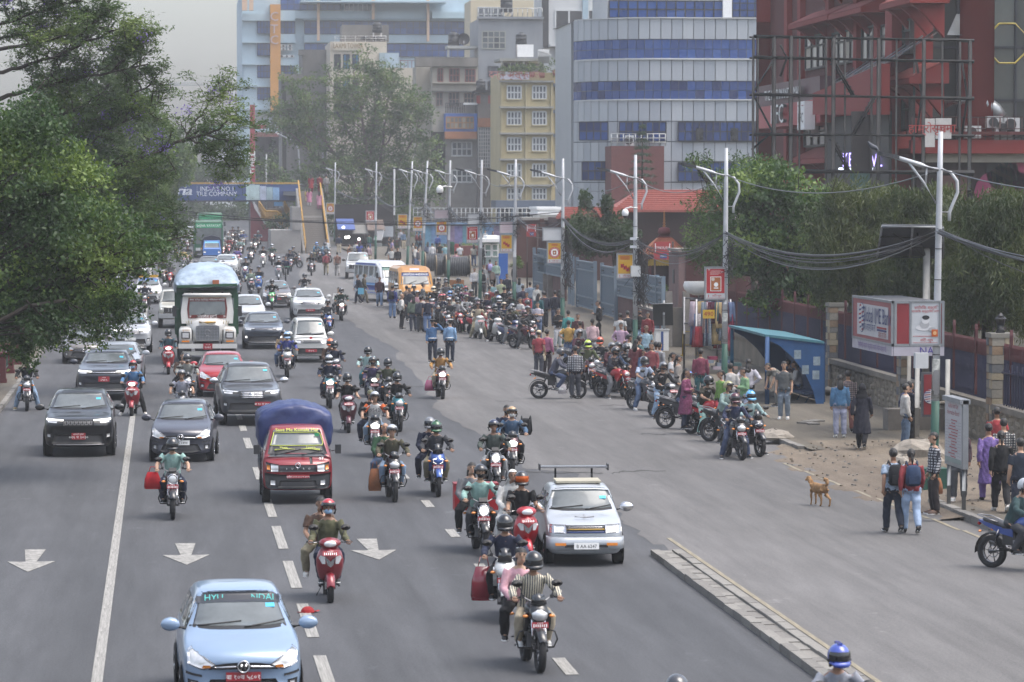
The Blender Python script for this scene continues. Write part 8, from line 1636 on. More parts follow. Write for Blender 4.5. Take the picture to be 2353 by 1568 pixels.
def ey(loc,rz):
 o=ad('lorry',loc,rz,'white and green tipper lorry with a grey tarpaulin over a heaped load','truck','cars and vans in the traffic')
 wh=hx('c2c1bd');gr=fx('1f4a33',.55,0,.3,2)
 mb=MB();mb.al([[(x,y,z)for x,z in((-.62,.95),(-.64,1.55),(-.56,1.72),(-.3,1.8),(.3,1.8),(.56,1.72),(.64,1.55),(.62,.95))]for y in(.0,)]+[[(x*s,y,z+dz)for x,z in((-.62,.95),(-.64,1.55),(-.56,1.72),(-.3,1.8),(.3,1.8),(.56,1.72),(.64,1.55),(.62,.95))]for y,s,dz in((.12,1.03,.02),(.75,1.18,.05),(1.0,1.3,.05))],wh);mb.aa('bonnet',o)
 for k in(-1,1):
  mb=MB();mb.al([[(k*a,y,z)for a,z in((.58,.82),(.58,zt),(.72,zt+.04),(1.06,zt+.01),(1.13,zt-.1),(1.13,.82))]for y,zt in((.0,1.4),(.05,1.44),(.5,1.47),(.95,1.5))],wh);mb.aa('wing',o)
  mb=MB();mb.b2((k*.7,-.05,1.06),(k*1.04,.02,1.33),ac);mb.aa('headlight_case',o)
  mb=MB();mb.b2((k*.745,-.07,1.1),(k*.995,-.045,1.29),a8);mb.aa('headlight',o)
  mb=MB();mb.box((k*.88,-.012,.95),(.3,.03,.06),cf);mb.aa('indicator',o)
  mb=MB();mb.text('बिस्फोट' if k>0 else 'सुपरसेल',.1,fx('b5813a'),am(k*.85,-.012,1.385));mb.aa('wing_lettering',o)
  mb=MB();mb.ab([(k*1.1,.95,2.2),(k*1.3,.85,2.25),(k*1.3,.85,1.9)],.014,ac,5);mb.box((k*1.3,.84,2.12),(.16,.05,.42),ac);mb.aa('wing_mirror',o)
 mb=MB();P=[(-.44,.98),(-.48,1.12),(-.46,1.55),(-.3,1.6),(.3,1.6),(.46,1.55),(.48,1.12),(.44,.98)];mb.aw(P,'y',-.07,.01,fx('9b9da0',.4,.4))
 mb.az((0,-.08,1.28),.12,.013,ah,20,5,'Y',1);mb.box((0,-.08,1.33),(.16,.02,.025),ah);mb.box((0,-.08,1.26),(.025,.02,.14),ah);mb.aa('grille',o)
 for i in rG(15):
  mb=MB();mb.box((-.42+i*.06,-.078,1.28),(.012,.014,.56),fx('55585c',.5,.4));mb.aa('grille_slat',o)
 for i in rG(9):
  mb=MB();mb.box((0,-.074,1.05+i*.06),(.9,.012,.012),fx('55585c',.5,.4));mb.aa('grille_slat',o)
 mb=MB();mb.ab([(-.33,-.03,1.72),(0,-.09,1.7),(.33,-.03,1.72)],[(.03,.03),(.06,.05),(.03,.03)],fx('9c7a2a',.4,.3),8);mb.aa('bonnet_badge',o)
 for k in(-1,1):
  mb=MB()
  for i in rG(5):mb.ab([(k*(.62+.05*i),.1,1.62+.05*sn(i*2)),(k*(.65+.05*i),.09,1.72+.05*cs(i*3))],.012,fx('8d7a2c',.6),4)
  mb.aa('painted_flourish',o)
 mb=MB();mb.b2((-1.16,-.3,.68),(1.16,-.16,.86),wh);mb.b2((-1.0,-.26,.42),(1.0,-.14,.56),fx('a3a29c',.7));mb.aa('bumper',o)
 ds(o,'२०७१',0,-.33,.76,.36,.24,0,.12,'ना ५ ख',0)
 W_=[(-1.02,1.62),(-1.05,2.05),(-.96,2.72),(-.8,2.8),(.8,2.8),(.96,2.72),(1.05,2.05),(1.02,1.62)]
 mb=MB();mb.al([[(x,y+(z-1.6)*.08,z)for x,z in W_]for y in(.95,2.2)],wh,0);mb.aa('cab',o)
 mb=MB();mb.al([[(x*s,y,z)for x,z in((-1.0,2.74),(-.9,2.83),(.9,2.83),(1.0,2.74))]for y,s in((.86,.97),(1.0,1),(2.2,1))],wh);mb.aa('cab_roof',o)
 def yw(z):return.95+(z-1.6)*.08
 S_=[(-.76,1.83),(-.8,2.2),(-.74,2.66),(.74,2.66),(.8,2.2),(.76,1.83)]
 mb=MB();mb.al([[(x,yw(z)-.02+e,z)for x,z in S_]for e in(0,.03)],fx('5e1d18',.6,0,.2,9),0);mb.aa('windscreen_frame',o)
 mb=MB();mb.al([[(x*.93,yw(z)-.035+e,z)for x,z in((-.76,1.97),(-.78,2.2),(-.74,2.5),(.74,2.5),(.78,2.2),(.76,1.97))]for e in(0,.02)],bf,0);mb.aa('windscreen',o)
 mb=MB()
 mb.text('बेस्ट एण्ड पर्फेक्ट बिल्डर्स समिति',.105,af,am(0,yw(2.57)-.04,2.575));mb.text('फोहरमैला ढुवानी',.13,af,am(0,yw(1.89)-.04,1.9))
 for k in(-1,1):mb.text('卐',.1,af,am(k*.68,yw(1.89)-.04,1.9))
 for i in rG(26):mb.box((-.75+i*.06,yw(2.64)-.03,2.645),(.035,.01,.02),fx('c9932e'))
 mb.aa('windscreen_lettering',o)
 for k in(-1,1):
  mb=MB();mb.aw([(1.15,2.05),(1.25,2.62),(1.85,2.62),(1.85,2.05)],'x',k*1.0,k*1.06,bf);mb.aa('side_window',o)
  mb=MB();mb.box((k*.6,.9,2.88),(.08,.08,.09),ac);mb.aa('roof_lamp',o)
 mb=MB();mb.ab([(-.5,yw(1.9)-.05,1.84),(-.1,yw(2.0)-.06,2.05)],.014,ac,5);mb.ab([(.2,yw(1.9)-.05,1.84),(.6,yw(2.0)-.06,2.05)],.014,ac,5);mb.aa('wiper',o)
 for k in(-1,1):
  for y in(.55,4.6,5.7):
   mb=MB();mb.wheel((0,0,0),.5,.28 if y<1 else.55,d3,26);t=mb.aa('wheel',o,None,(k*(.98 if y<1 else.9),y,.5));m=MB();m.disc((k*.1,0,0),(k,0,0),.3,fx('7a5a50',.6,.3),16,.03);m.aa('rim',t)
 mb=MB();mb.b2((-.5,.2,.55),(.5,6.6,.8),ac);mb.aa('chassis',o)
 mb=MB();mb.b2((-1.22,2.4,1.0),(1.22,6.7,1.12),gr);mb.b2((-1.22,2.36,1.12),(1.22,2.44,3.0),gr);mb.b2((-1.22,2.44,1.12),(-1.14,6.7,2.75),gr);mb.b2((1.14,2.44,1.12),(1.22,6.7,2.75),gr)
 mb.add([(-1.2,2.4,2.95),(1.2,2.4,3.02),(1.2,1.1,3.12),(-1.2,1.1,3.05),(-1.2,2.4,3.0),(1.2,2.4,3.07),(1.2,1.1,3.22),(-1.2,1.1,3.15)],[(0,1,2,3),(7,6,5,4),(0,4,5,1),(1,5,6,2),(2,6,7,3),(3,7,4,0)],gr);mb.aa('tipper_body',o)
 for k in(-1,1):
  for i in rG(6):mb=MB();mb.b2((k*1.25-.03,2.6+i*.75,1.12),(k*1.25+.03,2.7+i*.75,2.72),gr);mb.aa('side_post',o)
 mb=MB();rg=[]
 for y,top,hw in((1.25,3.1,1.16),(1.35,3.35,1.24),(2.0,3.72,1.3),(3.0,3.98,1.31),(4.2,4.05,1.31),(5.5,3.85,1.3),(6.6,3.3,1.26),(6.75,2.9,1.2)):
  lo=2.62 if y>2.2 else 3.08
  rg.append([(x*hw,y,lo+(top-lo)*f+RU(-.04,.04))for x,f in((-.98,0),(-1.02,.25),(-.98,.5),(-.86,.78),(-.55,.95),(-.2,1.0),(.15,1.02),(.5,.98),(.82,.83),(.96,.55),(1.03,.25),(.98,0))])
 mb.al(rg,fx('8f9fae',.5,0,.5,1.5,.9));me=de(mb,[('SUBSURF',dict(levels=2,render_levels=2))],'tarpaulin');rough(me,.035,11);rough(me,.02,23);ao('tarpaulin',me,o)
 mb=MB();mb.box((.35,1.3,3.26),(.26,.12,.18),fx('a35c3c'));tg=mb.aa('sack',o);return o
def dk(loc,rz,body,lower,label,front_txt,blue=1):
 o=ad('minibus',loc,rz,label,'minibus','minibuses by the crowd');W,H,L=1.95,2.35,5.6;hw=W/2;bm=hx(body)
 prof=[(-.02,.45),(-.06,.75),(0,1.1),(.35,1.28),(.5,1.38),(.95,2.12),(1.15,2.3),(1.6,2.4),(L-.3,2.38),(L,2.2),(L+.02,.5)]
 ring=lambda x,s:[(x,y,1.4+(z-1.4)*s)for y,z in prof]
 mb=MB();mb.al([ring(-hw*.86,.93),ring(-hw*.97,.985),ring(-hw,.97),ring(-hw,1)][:2]+[ring(-hw*.5,1.0),ring(hw*.5,1.0),ring(hw*.97,.985),ring(hw*.86,.93)],bm,0);
 rg=[]
 for y,z0,z1,s in((0,.45,1.05,.94),(.35,.42,1.3,.99),(.95,.4,2.12,1),(1.6,.4,2.38,1),(L-.3,.4,2.38,1),(L,.5,2.2,.96)):
  w_=hw*s;t=.82 if z1>1.5 else.9;zb=min(1.35,z1-.08)
  rg.append([(-w_*.95,y,z0),(-w_,y,z0+.2),(-w_,y,zb),(-w_*(t+.1),y,z1-.14),(-w_*t*.86,y,z1),(w_*t*.86,y,z1),(w_*(t+.1),y,z1-.14),(w_,y,zb),(w_,y,z0+.2),(w_*.95,y,z0)])
 mb=MB();mb.al(rg,bm,0);me=de(mb,[('BEVEL',dict(width=.05,segments=2,limit_method='ANGLE'))],'body');sh=Shell(me);ao('body',me,o)
 sh.ai([(-.72,2.02),(.72,2.02)],[(-.85,1.4),(.85,1.4)],bf,'F',.01,12,6).aa('windscreen',o)
 sh.ai([(-.74,2.06),(.74,2.06)],[(-.77,1.86),(.77,1.86)],fx(front_txt[1],.5),'F',.02,12,3).aa('sun_strip',o)
 mb=MB();p=sh.hit(0,1.95,'F')[0];mb.text(front_txt[0],.17,af if front_txt[2]else fx('3f7a64'),am(0,p.y-.07,1.945)@Matrix.Rotation(-.6,4,'X'));mb.aa('sun_strip_lettering',o)
 da(o,sh,[((-.5,1.42),(.05,1.6)),((.1,1.42),(.7,1.62))])
 for f in(lambda p:p,mir):
  sh.ai(f([(.6,.98),(.88,.98)]),f([(.6,.76),(.88,.76)]),a8,'F',.016,6,4).aa('headlight',o)
 sh.ai([(-.52,.98),(.52,.98)],[(-.52,.76),(.52,.76)],ac,'F',.012).aa('grille',o)
 sh.ai([(-.92,.68),(.92,.68)],[(-.92,.45),(.92,.45)],ac,'F',.04).aa('bumper',o)
 if front_txt[3]:
  mb=MB();p=sh.hit(0,2.2,'F')[0];mb.box((0,p.y-.01,2.2),(.52,.02,.2),fx('c4c3d6'),M=Matrix.Rotation(-.9,3,'X'));mb.aa('roof_notice',o)
 for k,ax in((-1,'L'),(1,'R')):
  for y0,y1 in((1.05,1.62),(1.85,2.65),(2.85,3.65),(3.85,4.6),(4.75,5.35)):
   sh.ai([(y0+(.18 if y0<1.2 else 0),2.06),(y1,2.06)],[(y0,1.42),(y1,1.42)],bf,ax,.01,5,4).aa('side_window',o)
  if lower:
   sh.ai([(.1,.95),(5.5,.95)],[(.1,.5),(5.5,.5)],fx(lower[0],.4),ax,.006,12,3).aa('side_stripe',o);sh.ai([(.1,1.1),(5.5,1.1)],[(.1,.97),(5.5,.97)],fx(lower[1],.4),ax,.006,12,3).aa('side_stripe',o)
   sh.ai([(1.25,2.22),(5.4,2.22)],[(1.2,2.12),(5.4,2.12)],fx(lower[0],.4),ax,.012,12,3).aa('roof_stripe',o)
  mb=MB();mb.box((k*1.05,.85,1.55),(.12,.06,.32),ac);mb.ab([(k*.95,.95,1.45),(k*1.05,.87,1.45)],.015,ac,5);mb.aa('wing_mirror',o)
  mb=MB();mb.box((k*(hw+.012),1.35,1.22),(.02,.16,.04),ac);mb.aa('door_handle',o)
 bq(o,W,.85,4.2,.34,.2,ah);return o
def bus(loc,rz,col,label,txt=None):
 o=ad('bus',loc,rz,label,'bus','buses in the far traffic');W,H,L=2.5,3.2,9.5;hw=W/2;bm=hx(col)
 rg=[[(-hw*s,y,.4),(-hw*s,y,2.8),(-hw*s*.9,y,z),(hw*s*.9,y,z),(hw*s,y,2.8),(hw*s,y,.4)]for y,z,s in((0,3.05,.96),(.15,3.18,1),(L-.2,3.18,1),(L,3.05,.97))]
 mb=MB();mb.al(rg,bm,0);sh=Shell(mb.mesh());mb.aa('body',o)
 mb=MB();mb.b2((-1.08,-.03,1.2),(1.08,.02,2.55),bf);mb.aa('windscreen',o)
 mb=MB();mb.b2((-1.1,-.05,2.56),(1.1,.02,2.95),fx('2f8f63',.5));mb.aa('destination_board',o)
 if txt:mb=MB();mb.text(txt,.3,af,am(0,-.06,2.75,.92));mb.aa('board_lettering',o)
 for k in(-1,1):
  mb=MB();mb.b2((k*.7,-.04,.62),(k*1.1,.02,.86),a8);mb.aa('headlight',o)
  for i in rG(6):mb=MB();mb.b2((k*hw*1.0-.015,.9+i*1.4,1.5),(k*hw+.015,2.1+i*1.4,2.5),bf);mb.aa('side_window',o)
  mb=MB();mb.ab([(k*1.15,0,2.6),(k*1.4,-.25,2.5),(k*1.4,-.25,2.2)],.025,ac,5);mb.box((k*1.4,-.25,2.1),(.2,.08,.4),ac);mb.aa('wing_mirror',o)
 mb=MB();mb.b2((-1.22,-.08,.35),(1.22,.0,.6),ac);mb.b2((-.6,-.03,.7),(.6,.0,1.05),ac);mb.aa('bumper',o)
 bq(o,W,1.8,6.6,.48,.28,ah);return o
def ev(loc,rz,label,col='c9c9c6',rack=0,pick=0,mirrorc='white'):
 o,sh=car(dict(L=4.2,W=1.7,H=1.85,zl=.42,hf=1.06,hb=1.2,yc=1.25,yr=1.75,yb=3.9,belt=1.2,r=.37,nose=.06,tumble=.1,wf=.75,wb=2.68,face='van',boxy=.5,wd=.22,mirror='black'),loc,rz,col,label,'')
 mb=MB();mb.b2((-.6,-.09,.78),(.6,-.02,1.0),ac)
 for i in rG(7):mb.box((-.36+i*.12,-.1,.89),(.04,.03,.2),ak)
 mb.aa('front_grille',o)
 mb=MB();mb.b2((-.86,-.22,.5),(.86,-.06,.72),fx('8f9194',.5));mb.aa('front_bumper',o,col)
 if rack:
  mb=MB()
  for z in(1.93,2.06):
   mb.ab([(-.68,1.9,z),(.68,1.9,z),(.68,3.7,z),(-.68,3.7,z),(-.68,1.9,z)],.022,ac,5)
  for x in(-.68,0,.68):
   for y in(1.9,2.8,3.7):mb.ab([(x,y,1.8),(x,y,2.06)],.018,ac,4)
  mb.aa('roof_rack',o)
 return o
def ck(loc,rz):
 o=ad('mini_truck',loc,rz,'small blue pickup with a dark canvas hood in front of the green bus','truck','cars and vans in the traffic')
 mb=MB();rg=[[(x*s,y,z)for x,z in((-.72,.35),(-.76,1.0),(-.66,zt),(.66,zt),(.76,1.0),(.72,.35))]for y,zt,s in((0,1.1,.94),(.1,1.2,1),(.45,1.78,.97),(1.3,1.8,1))];mb.al(rg,hx('3d6cae'),0);sh=Shell(mb.mesh());mb.aa('cab',o)
 sh.ai([(-.56,1.7),(.56,1.7)],[(-.62,1.2),(.62,1.2)],bf,'F',.01).aa('windscreen',o);sh.ai([(-.58,1.72),(.58,1.72)],[(-.58,1.58),(.58,1.58)],c7('5fa6cc'),'F',.02).aa('sun_strip',o)
 for k in(-1,1):sh.ai([(k*.5,.95),(k*.68,.95)],[(k*.5,.78),(k*.68,.78)],a8,'F',.012,5,3).aa('headlight',o)
 mb=MB();mb.b2((-.76,-.06,.35),(.76,.02,.58),ac);mb.aa('bumper',o);bq(o,1.5,.5,2.2,.27,.16,ah)
 mb=MB();mb.al([[(x,y,z)for x,z in((-.85,.8),(-.85,1.75),(-.6,2.05),(0,2.2),(.6,2.05),(.85,1.75),(.85,.8))]for y in(1.05,3.0)],fx('20222e',.8,0,.25),0);mb.aa('canvas_hood',o);return o
hm=bpy.data.materials.new('haze');hm.use_nodes=1;n=hm.node_tree;n.nodes.clear();pv=n.nodes.new('ShaderNodeVolumePrincipled');ou=n.nodes.new('ShaderNodeOutputMaterial')
pv.inputs['Color'].default_value=(.95,.97,1,1);pv.inputs['Density'].default_value=HAZE;pv.inputs['Anisotropy'].default_value=.2;n.links.new(pv.outputs[0],ou.inputs['Volume'])
mb=MB();mb.box((0,460,22.5),(1200,1040,51),hm);hz=mb.aa('haze');hz['kind']='stuff';hz.display_type='WIRE'
# vehicles in the traffic
def vp(px,py,wf,deg=0):
 p=G(px,py);r=R(deg);return(p.x+wf*sn(r),p.y-wf*cs(r),p.z),r
def put(spec,px,py,deg,col,label,*a,**k):
 s=dict(wf=.72);s.update(spec);l,r=vp(px,py,s['wf'],deg);return car(spec,l,r,col,label,*a,**k)
put(dict(b7,a9='4a4d52',W=1.595),554,1626,1.5,'7f94ad','light blue hatchback in the foreground with turquoise lettering across its windscreen','बा १०च ५८०१',be=('2b2d33',('HYU',-.33,.13,'4fb7b2'),('NDAI',.33,.13,'4fb7b2')))
put(dict(L=3.34,W=1.44,H=1.41,zl=.2,hf=.78,hb=.92,yc=.78,yr=1.32,yb=2.75,belt=.9,r=.27,wf=.6,wb=2.18,nose=.1,tumble=.15,face='old',boxy=.5,a9='9a9da0',chrome_mirror=1),1340,1294,-2,'a6abb1','old silver hatchback with a spoiler bar raised over its roof','B AA 6247',1)
l,r=vp(1340,1294,.6,-2);mb=MB();mb.box((0,2.75,1.62),(1.3,.26,.035),ah);mb.box((-.655,2.75,1.62),(.02,.3,.12),ac);mb.box((.655,2.75,1.62),(.02,.3,.12),ac)
for s in(-.35,.35):mb.ab([(s,2.72,1.38),(s,2.74,1.61)],.02,ac,5)
car_old=[o for o in COL.objects if o.get('label','').startswith('old silver')][0];mb.aa('roof_spoiler',car_old);mb=MB();mb.box((0,1.95,1.425),(.85,.75,.04),fx('a19c8c',.8,0,.2));mb.aa('roof_board',car_old)
l,r=vp(682.5,1154,.62,0);dt(l,r)
put(dict(b7,H=1.51),418.5,1059,-3.5,'3a3c47','dark grey hatchback behind the rider in the mint polo shirt','BAA 1494',1)
put(dict(SUV,slots=1,drl=1,gw=.22,lower='black' and ac,a9='1c1d20',pz=.55),182.5,1046,0,'121316','glossy black off-roader with a slotted grille and white strip lights','०२६ च ३०३०',plate_top='बागमती प्रदेश')
put(dict(SUV,W=1.87,H=1.6,drl=1,gw=.24,gh=.06,bars=1,barr=.02,pz=.72,a9='6b6e74'),242,918,-2,'33353d','dark grey crossover with slim white lights and a two line red plate','८५८५',plate_top='०३१च')
put(dict(SUV,W=1.75,H=1.58,drl=1),268,893,-2,'a3a8ae','silver crossover half hidden behind the dark grey crossover')
put(dict(L=4.2,W=1.69,H=1.44,zl=.2,hf=.78,hb=.92,yc=1.0,yr=1.75,yb=2.9,belt=.9,nose=.25,face='hatch',strips=0),194,835,0,'6e6a66','dull brown grey saloon under the dipping leafy boughs')
put(dict(SUV,W=1.79,H=1.63,drl=1,gw=.24,gh=.16,bars=4,pz=.6,a9='b5b7b9',logo='oval',lz=.93),300,810,0,'b9bcc0','white crossover with a barred grille and bent white light strips','४५९',1)
l,r=vp(477,838,.55,0);ey(l,r)
put(dict(b7,W=1.68,H=1.47,nose=.22),512,911,0,'9c1f28','bright red hatchback partly hidden by the grey double cab pickup',None)
put(dict(SUV,L=5.0,W=1.83,H=1.79,zl=.34,hf=1.06,hb=1.18,yc=1.25,yr=1.95,yb=3.3,belt=1.17,r=.38,wf=.95,wb=3.0,gw=.2,gh=.19,bars=4,barr=.018,logo='chrome',pz=.66,px=.32,a9='4a4c50',chrome_mirror=1,skid=0),575,975,1.7,'44464b','dark grey double cab pickup with chrome mirrors and a barred grille','बा १० च ६७८८')
put(dict(SUV,W=1.8,H=1.56,hf=.94,hb=1.06,belt=1.04,gw=.1,gh=.03,bars=1,pz=.72,zl=.22,foglit=1,drl=0,a9='3d4048'),606,801,-1,'343a45','slate blue crossover with upright white fog lights and a brown plate',None)
sp_,_s=put(dict(L=3.3,W=1.42,H=1.78,zl=.25,hf=.97,hb=1.06,yc=.28,yr=.8,yb=3.1,belt=1.05,r=.27,wf=.75,wb=1.84,nose=.1,tumble=.14,face='van',boxy=.5),712,832,2,'c6c6c3','white microvan with a red rose decal on its nose','बा ४ च');
p=_s.hit(0,.97,'F')[0];mb=MB();mb.disc((0,p.y-.03,1.0),(0,-1,.15),.055,fx('a82c30',.5),12,.01);mb.aa('rose_decal',sp_)
put(dict(SUV,W=1.79,H=1.64,hf=1.02,gw=.26,gh=.13,bars=2,barr=.024,drl=1,a9='c3c5c7',pz=.56),711.7,737,0,'c3c4c4','white compact crossover with twin chrome grille bars and red plate','बा २१ च')
put(dict(b7,W=1.66,H=1.55,a9='6a6c70',strips=0),572,750,0,'bcbfc2','white hatchback tucked beside the lorry cab',None)
put(dict(b7,W=1.68,H=1.5,strips=0),636,707,0,'635d5d','brownish grey hatchback behind the green motorcycle','बा १२ च')
l,r=vp(405,753,.75,0);ev(l,r,'cream white utility pickup squeezed left of the lorry','c3c1b6')
tx,_s=put(dict(b7,W=1.6,H=1.52,strips=0,be=None),341,698,0,'c3c3c2','white taxi with a yellow roof strip behind a masked rider',None,be=('3d5f93',));mb=MB();mb.box((0,1.78,1.56),(1.15,.14,.13),fx('c0912a',.5));mb.text('TAXI',.12,ac,am(0,1.7,1.56));mb.aa('taxi_sign',tx)
put(dict(b7,W=1.68,H=1.48,strips=0),311,641,0,'a9afb5','silver hatchback seen through bare twigs with one amber lamp lit',None)
put(dict(L=4.1,W=1.69,H=1.46,face='hatch',strips=0,yc=1.0,yr=1.8,yb=3.0),481.7,637,0,'5d595c','brown grey saloon just behind the loaded lorry',None)
put(dict(SUV,W=1.8,H=1.58,drl=1,gh=.05,gw=.15,bars=1),519,636,-4,'c3c6c8','white crossover beside the brown grey saloon behind the lorry','बा')
l,r=vp(487,603,.5,0);ck(l,r)
l,r=vp(479,592,1.8,0);bus(l,r,'1c5238','green city bus with white lettering above its windscreen','SAJHA YATAYAT')
l,r=vp(483,563,1.8,0);bus(l,r,'285f42','second green bus queued behind the lettered one',None)
for px,py,lab,H in((436,566,'white van nearest in the line left of the green bus',1.95),(433,550,'white high roofed van behind the first one left of the bus',2.3),(402,560,'white car half hidden by leaves beyond the median hedge',1.5)):
 put(dict(L=4.4,W=1.7,H=H,zl=.3,hf=1.0,hb=1.15,yc=.5,yr=1.1,yb=4.0,belt=1.1,r=.33,nose=.1,face='van',boxy=.5,wf=.8,wb=2.5),px,py,0,'b9bcbe',lab,None)
l,r=vp(822,641,.75,-3);ev(l,r,'white jeep with a black roof rack behind the white minibus','c6c7c6',1)
l,r=vp(906,694,.85,15);dk(l,r,'c3c5c8',('2f4a9a','5c93c8'),'white minibus with blue stripes standing across the junction',('शुभ यात्रा','4a6f68',0,0))
l,r=vp(954,712,.85,3);dk(l,r,'b07a2a',None,'yellow minibus with a white lettered blue strip on its windscreen',('शक्तिदाता बन्देवीमाता','2e4276',1,1),0)
# riders: zone, x, y of the front tyre, kind, heading, colour, lamp lit, label of the machine; rider; pillion
def aj(z,x,y,kind,hd,col,lit,lab,rd,pl=None,pose=None):
 b=dq(kind,G(*zz(z,x,y)),hd,col,lab,lit);p0=pose or('scoot' if kind=='scoot' else 'moto')
 sh,tr,hc,hk,rl=rd[:5];kw=rd[5]if len(rd)>5 else{}
 q=ride(b,p0,sh,tr,hk,ba=hc,label=rl,group='riders in the traffic',**kw);out=[b,q]
 if pl:kw=pl[5]if len(pl)>5 else{};out.append(ride(b,'pill',pl[0],pl[1],pl[3],ba=pl[2],label=pl[4],group='passengers riding pillion',**kw));out[-1].location.x-=.13
 return out
RV=fx('b5541f',.05,.6,0)
R1=aj('D',397,1195,'round',0,'black',0,'black retro motorcycle with a round headlamp and white plate',('mint','navy','black','full','rider in mint polo shirt and black helmet on a retro motorcycle',dict(ae='short')))
R2=aj('D',759,1385,'scoot',0,'7d1f2a',0,'deep red scooter ridden by a masked rider and a boy',('olive','navy','red','half','rider in olive jacket, navy backpack worn in front, pale mask and red helmet',dict(aq='lblue')),('brown','khaki','black','short','bareheaded boy in dark brown shirt behind the masked scooter rider',dict(ae='short',a6='white')))
R3=aj('D',1241,1546,'moto',3,'black',0,'nearest black motorcycle with a striped visor and crash bars',('cream','beige','black','full','rider in striped grey shirt and beige trousers nearest the camera',dict(mat=ea,a6='white')),('pink','black','black','tail','bareheaded woman in pink top behind the striped shirt rider'))
R4=aj('D',1160,1432,'sport',-6,'white',0,'white and black faired motorcycle with a red sack hung on its side',('dblue','black','black','full','rider in dark navy sweater with a blue face mask',dict(aq='steel')))
R5=aj('D',1212,1300,'scoot',4,'red',0,'bright red scooter half hidden by riders beside the silver hatchback',('black','dgrey','black','full','rider in black tee with a mirrored red visor',dict(ae='short',dl=RV)),('white','white','white','scarf','woman with a white headcover on the bright red scooter'))
R6=aj('D',1113,1277,'round',2,'black',1,'black motorcycle carrying a big red delivery box',('mint','dgrey','black','half','rider in pale mint shirt and black mask with a crossbody bag',dict(aq='black')),('grey','black','black','long','long haired woman behind the mint shirted delivery rider'))
aj('D',1140,1139,'round',0,'black',1,'black motorcycle with a big round lit lamp left of the blue jacket rider',('4a5550','lgrey','dblue','half','rider in grey green jacket and dark blue open helmet',dict(a6='brown')))
aj('D',1178,1098,'moto',-4,'maroon',1,'dark red motorcycle with a blue jacketed rider and two aboard',('3d6080','black','tan','half','rider in denim blue jacket and patterned orange helmet',dict(aq='white')),('dblue','black','black','short','black haired masked man on the dark red motorcycle',dict(aq='black')))
aj('D',1007,1142,'sport',0,'blue',1,'blue naked motorcycle ridden in the middle of the road',('dgrey','khaki','green','sport','rider in black and grey jacket with a green trimmed helmet'),('navy','navy','grey','full','passenger in navy behind the green trimmed helmet'))
aj('D',907,1154,'moto',2,'black',0,'black motorcycle with a brown bag hung beside its engine',('4d4a35','ldenim','silver','half','rider in olive brown jacket over a lime collar, silver helmet'),('green','denim','black','bald','bald passenger in dark green behind the silver helmet'))
aj('D',862,1052,'moto',-3,'black',1,'black motorcycle ridden by a man in a numbered white and orange shirt',('white','ldenim','silver','half','rider in white shirt with orange sleeves and a printed number',dict(ae='short')),('black','navy','olive','cap','passenger in olive cap behind the numbered shirt'))
aj('V',1390,1490,'moto',4,'teal',0,'teal trimmed motorcycle with a smoked screen',('black','dgrey','black','full','rider in black jacket and black helmet on a teal trimmed motorcycle'))
aj('V',1240,1225,'moto',0,'dgrey',0,'grey motorcycle mostly hidden behind the teal trimmed one',('4f553f','navy','black','full','rider in khaki green shirt with pack straps'))
aj('V',1040,1205,'scoot',2,'black',1,'black scooter with a lit lamp and a violet jacketed rider',('3b3358','navy','dgrey','half','rider in dark violet jacket on a black scooter',dict(aq='black')))
aj('V',960,1010,'round',0,'black',0,'motorcycle with tall chrome mirrors behind the black scooter',('9fc3c0','teal','black','full','rider in pale mint and teal jacket holding high bars'))
aj('V',675,1506,'scoot',0,'maroon',0,'maroon scooter with a wide chrome front',('black','black','black','full','rider in black tee and glossy black helmet on a maroon scooter',dict(ae='short')))
aj('V',420,1165,'moto',0,'teal',1,'black and teal streetfighter motorcycle with lit lamp behind the blue tarpaulin',('1f2a44','navy','silver','sport','rider in navy jacket, silver patterned helmet and white mask',dict(aq='white')))
aj('V',505,900,'scoot',3,'dgrey',0,'grey scooter with a phone holder ahead of the white microvan',('navy','dgrey','black','full','rider in navy vest over pale sleeves'),('brown','black','orange','full','passenger with an orange rimmed helmet behind the navy vest'))
aj('D',661,868,'moto',0,'white',0,'white streetfighter motorcycle left of the microvan',('2b3c8f','navy','lblue','sport','rider in bright royal blue jacket with a lime and blue helmet'),('tan','denim','dgrey','half','passenger in tan jacket behind the royal blue rider'))
aj('P',715,1470,'moto',5,'blue',0,'motorcycle passing close beside the white microvan',('dgrey','black','grey','half','rider in charcoal jersey beside the microvan',dict(aq='black')))
aj('P',930,1216,'moto',0,'black',1,'black motorcycle carrying two alone on the open junction',('1f3f34','dgrey','dgrey','full','rider in dark green jumper on the open junction'),('white','dgrey','black','short','bareheaded passenger in white behind the dark green jumper'))
R22=aj('D',1017,918,'moto',2,'maroon',1,'dark red motorcycle with a pink bag hung at its side',('b5822e','beige','black','full','rider in mustard orange jacket and beige trousers'))
aj('D',387,861,'scoot',0,'red',1,'red and black scooter just left of the lorry bumper',('2c5360','black','black','full','rider in teal jacket left of the lorry',dict(aq='black')))
aj('D',303,957,'scoot',-4,'8f1d28',1,'red and black scooter halted over the white line',('3a77a8','black','red','half','woman in blue jacket with feet down astride a red scooter',dict(aq='lblue',a6='white')),None,'stop')
aj('D',62,945,'moto',2,'dgrey',0,'dark motorcycle halted at the left kerb',('black','ldenim','black','full','rider in black and red jacket halted at the left kerb',dict(a6='khaki')),None,'stop')
aj('D',418,985,'moto',0,'dgrey',0,'motorcycle hidden behind the dark grey hatchback roof',('9a9cab','grey','grey','half','bearded rider in lilac grey shirt behind the dark grey hatchback',dict(ae='short')))
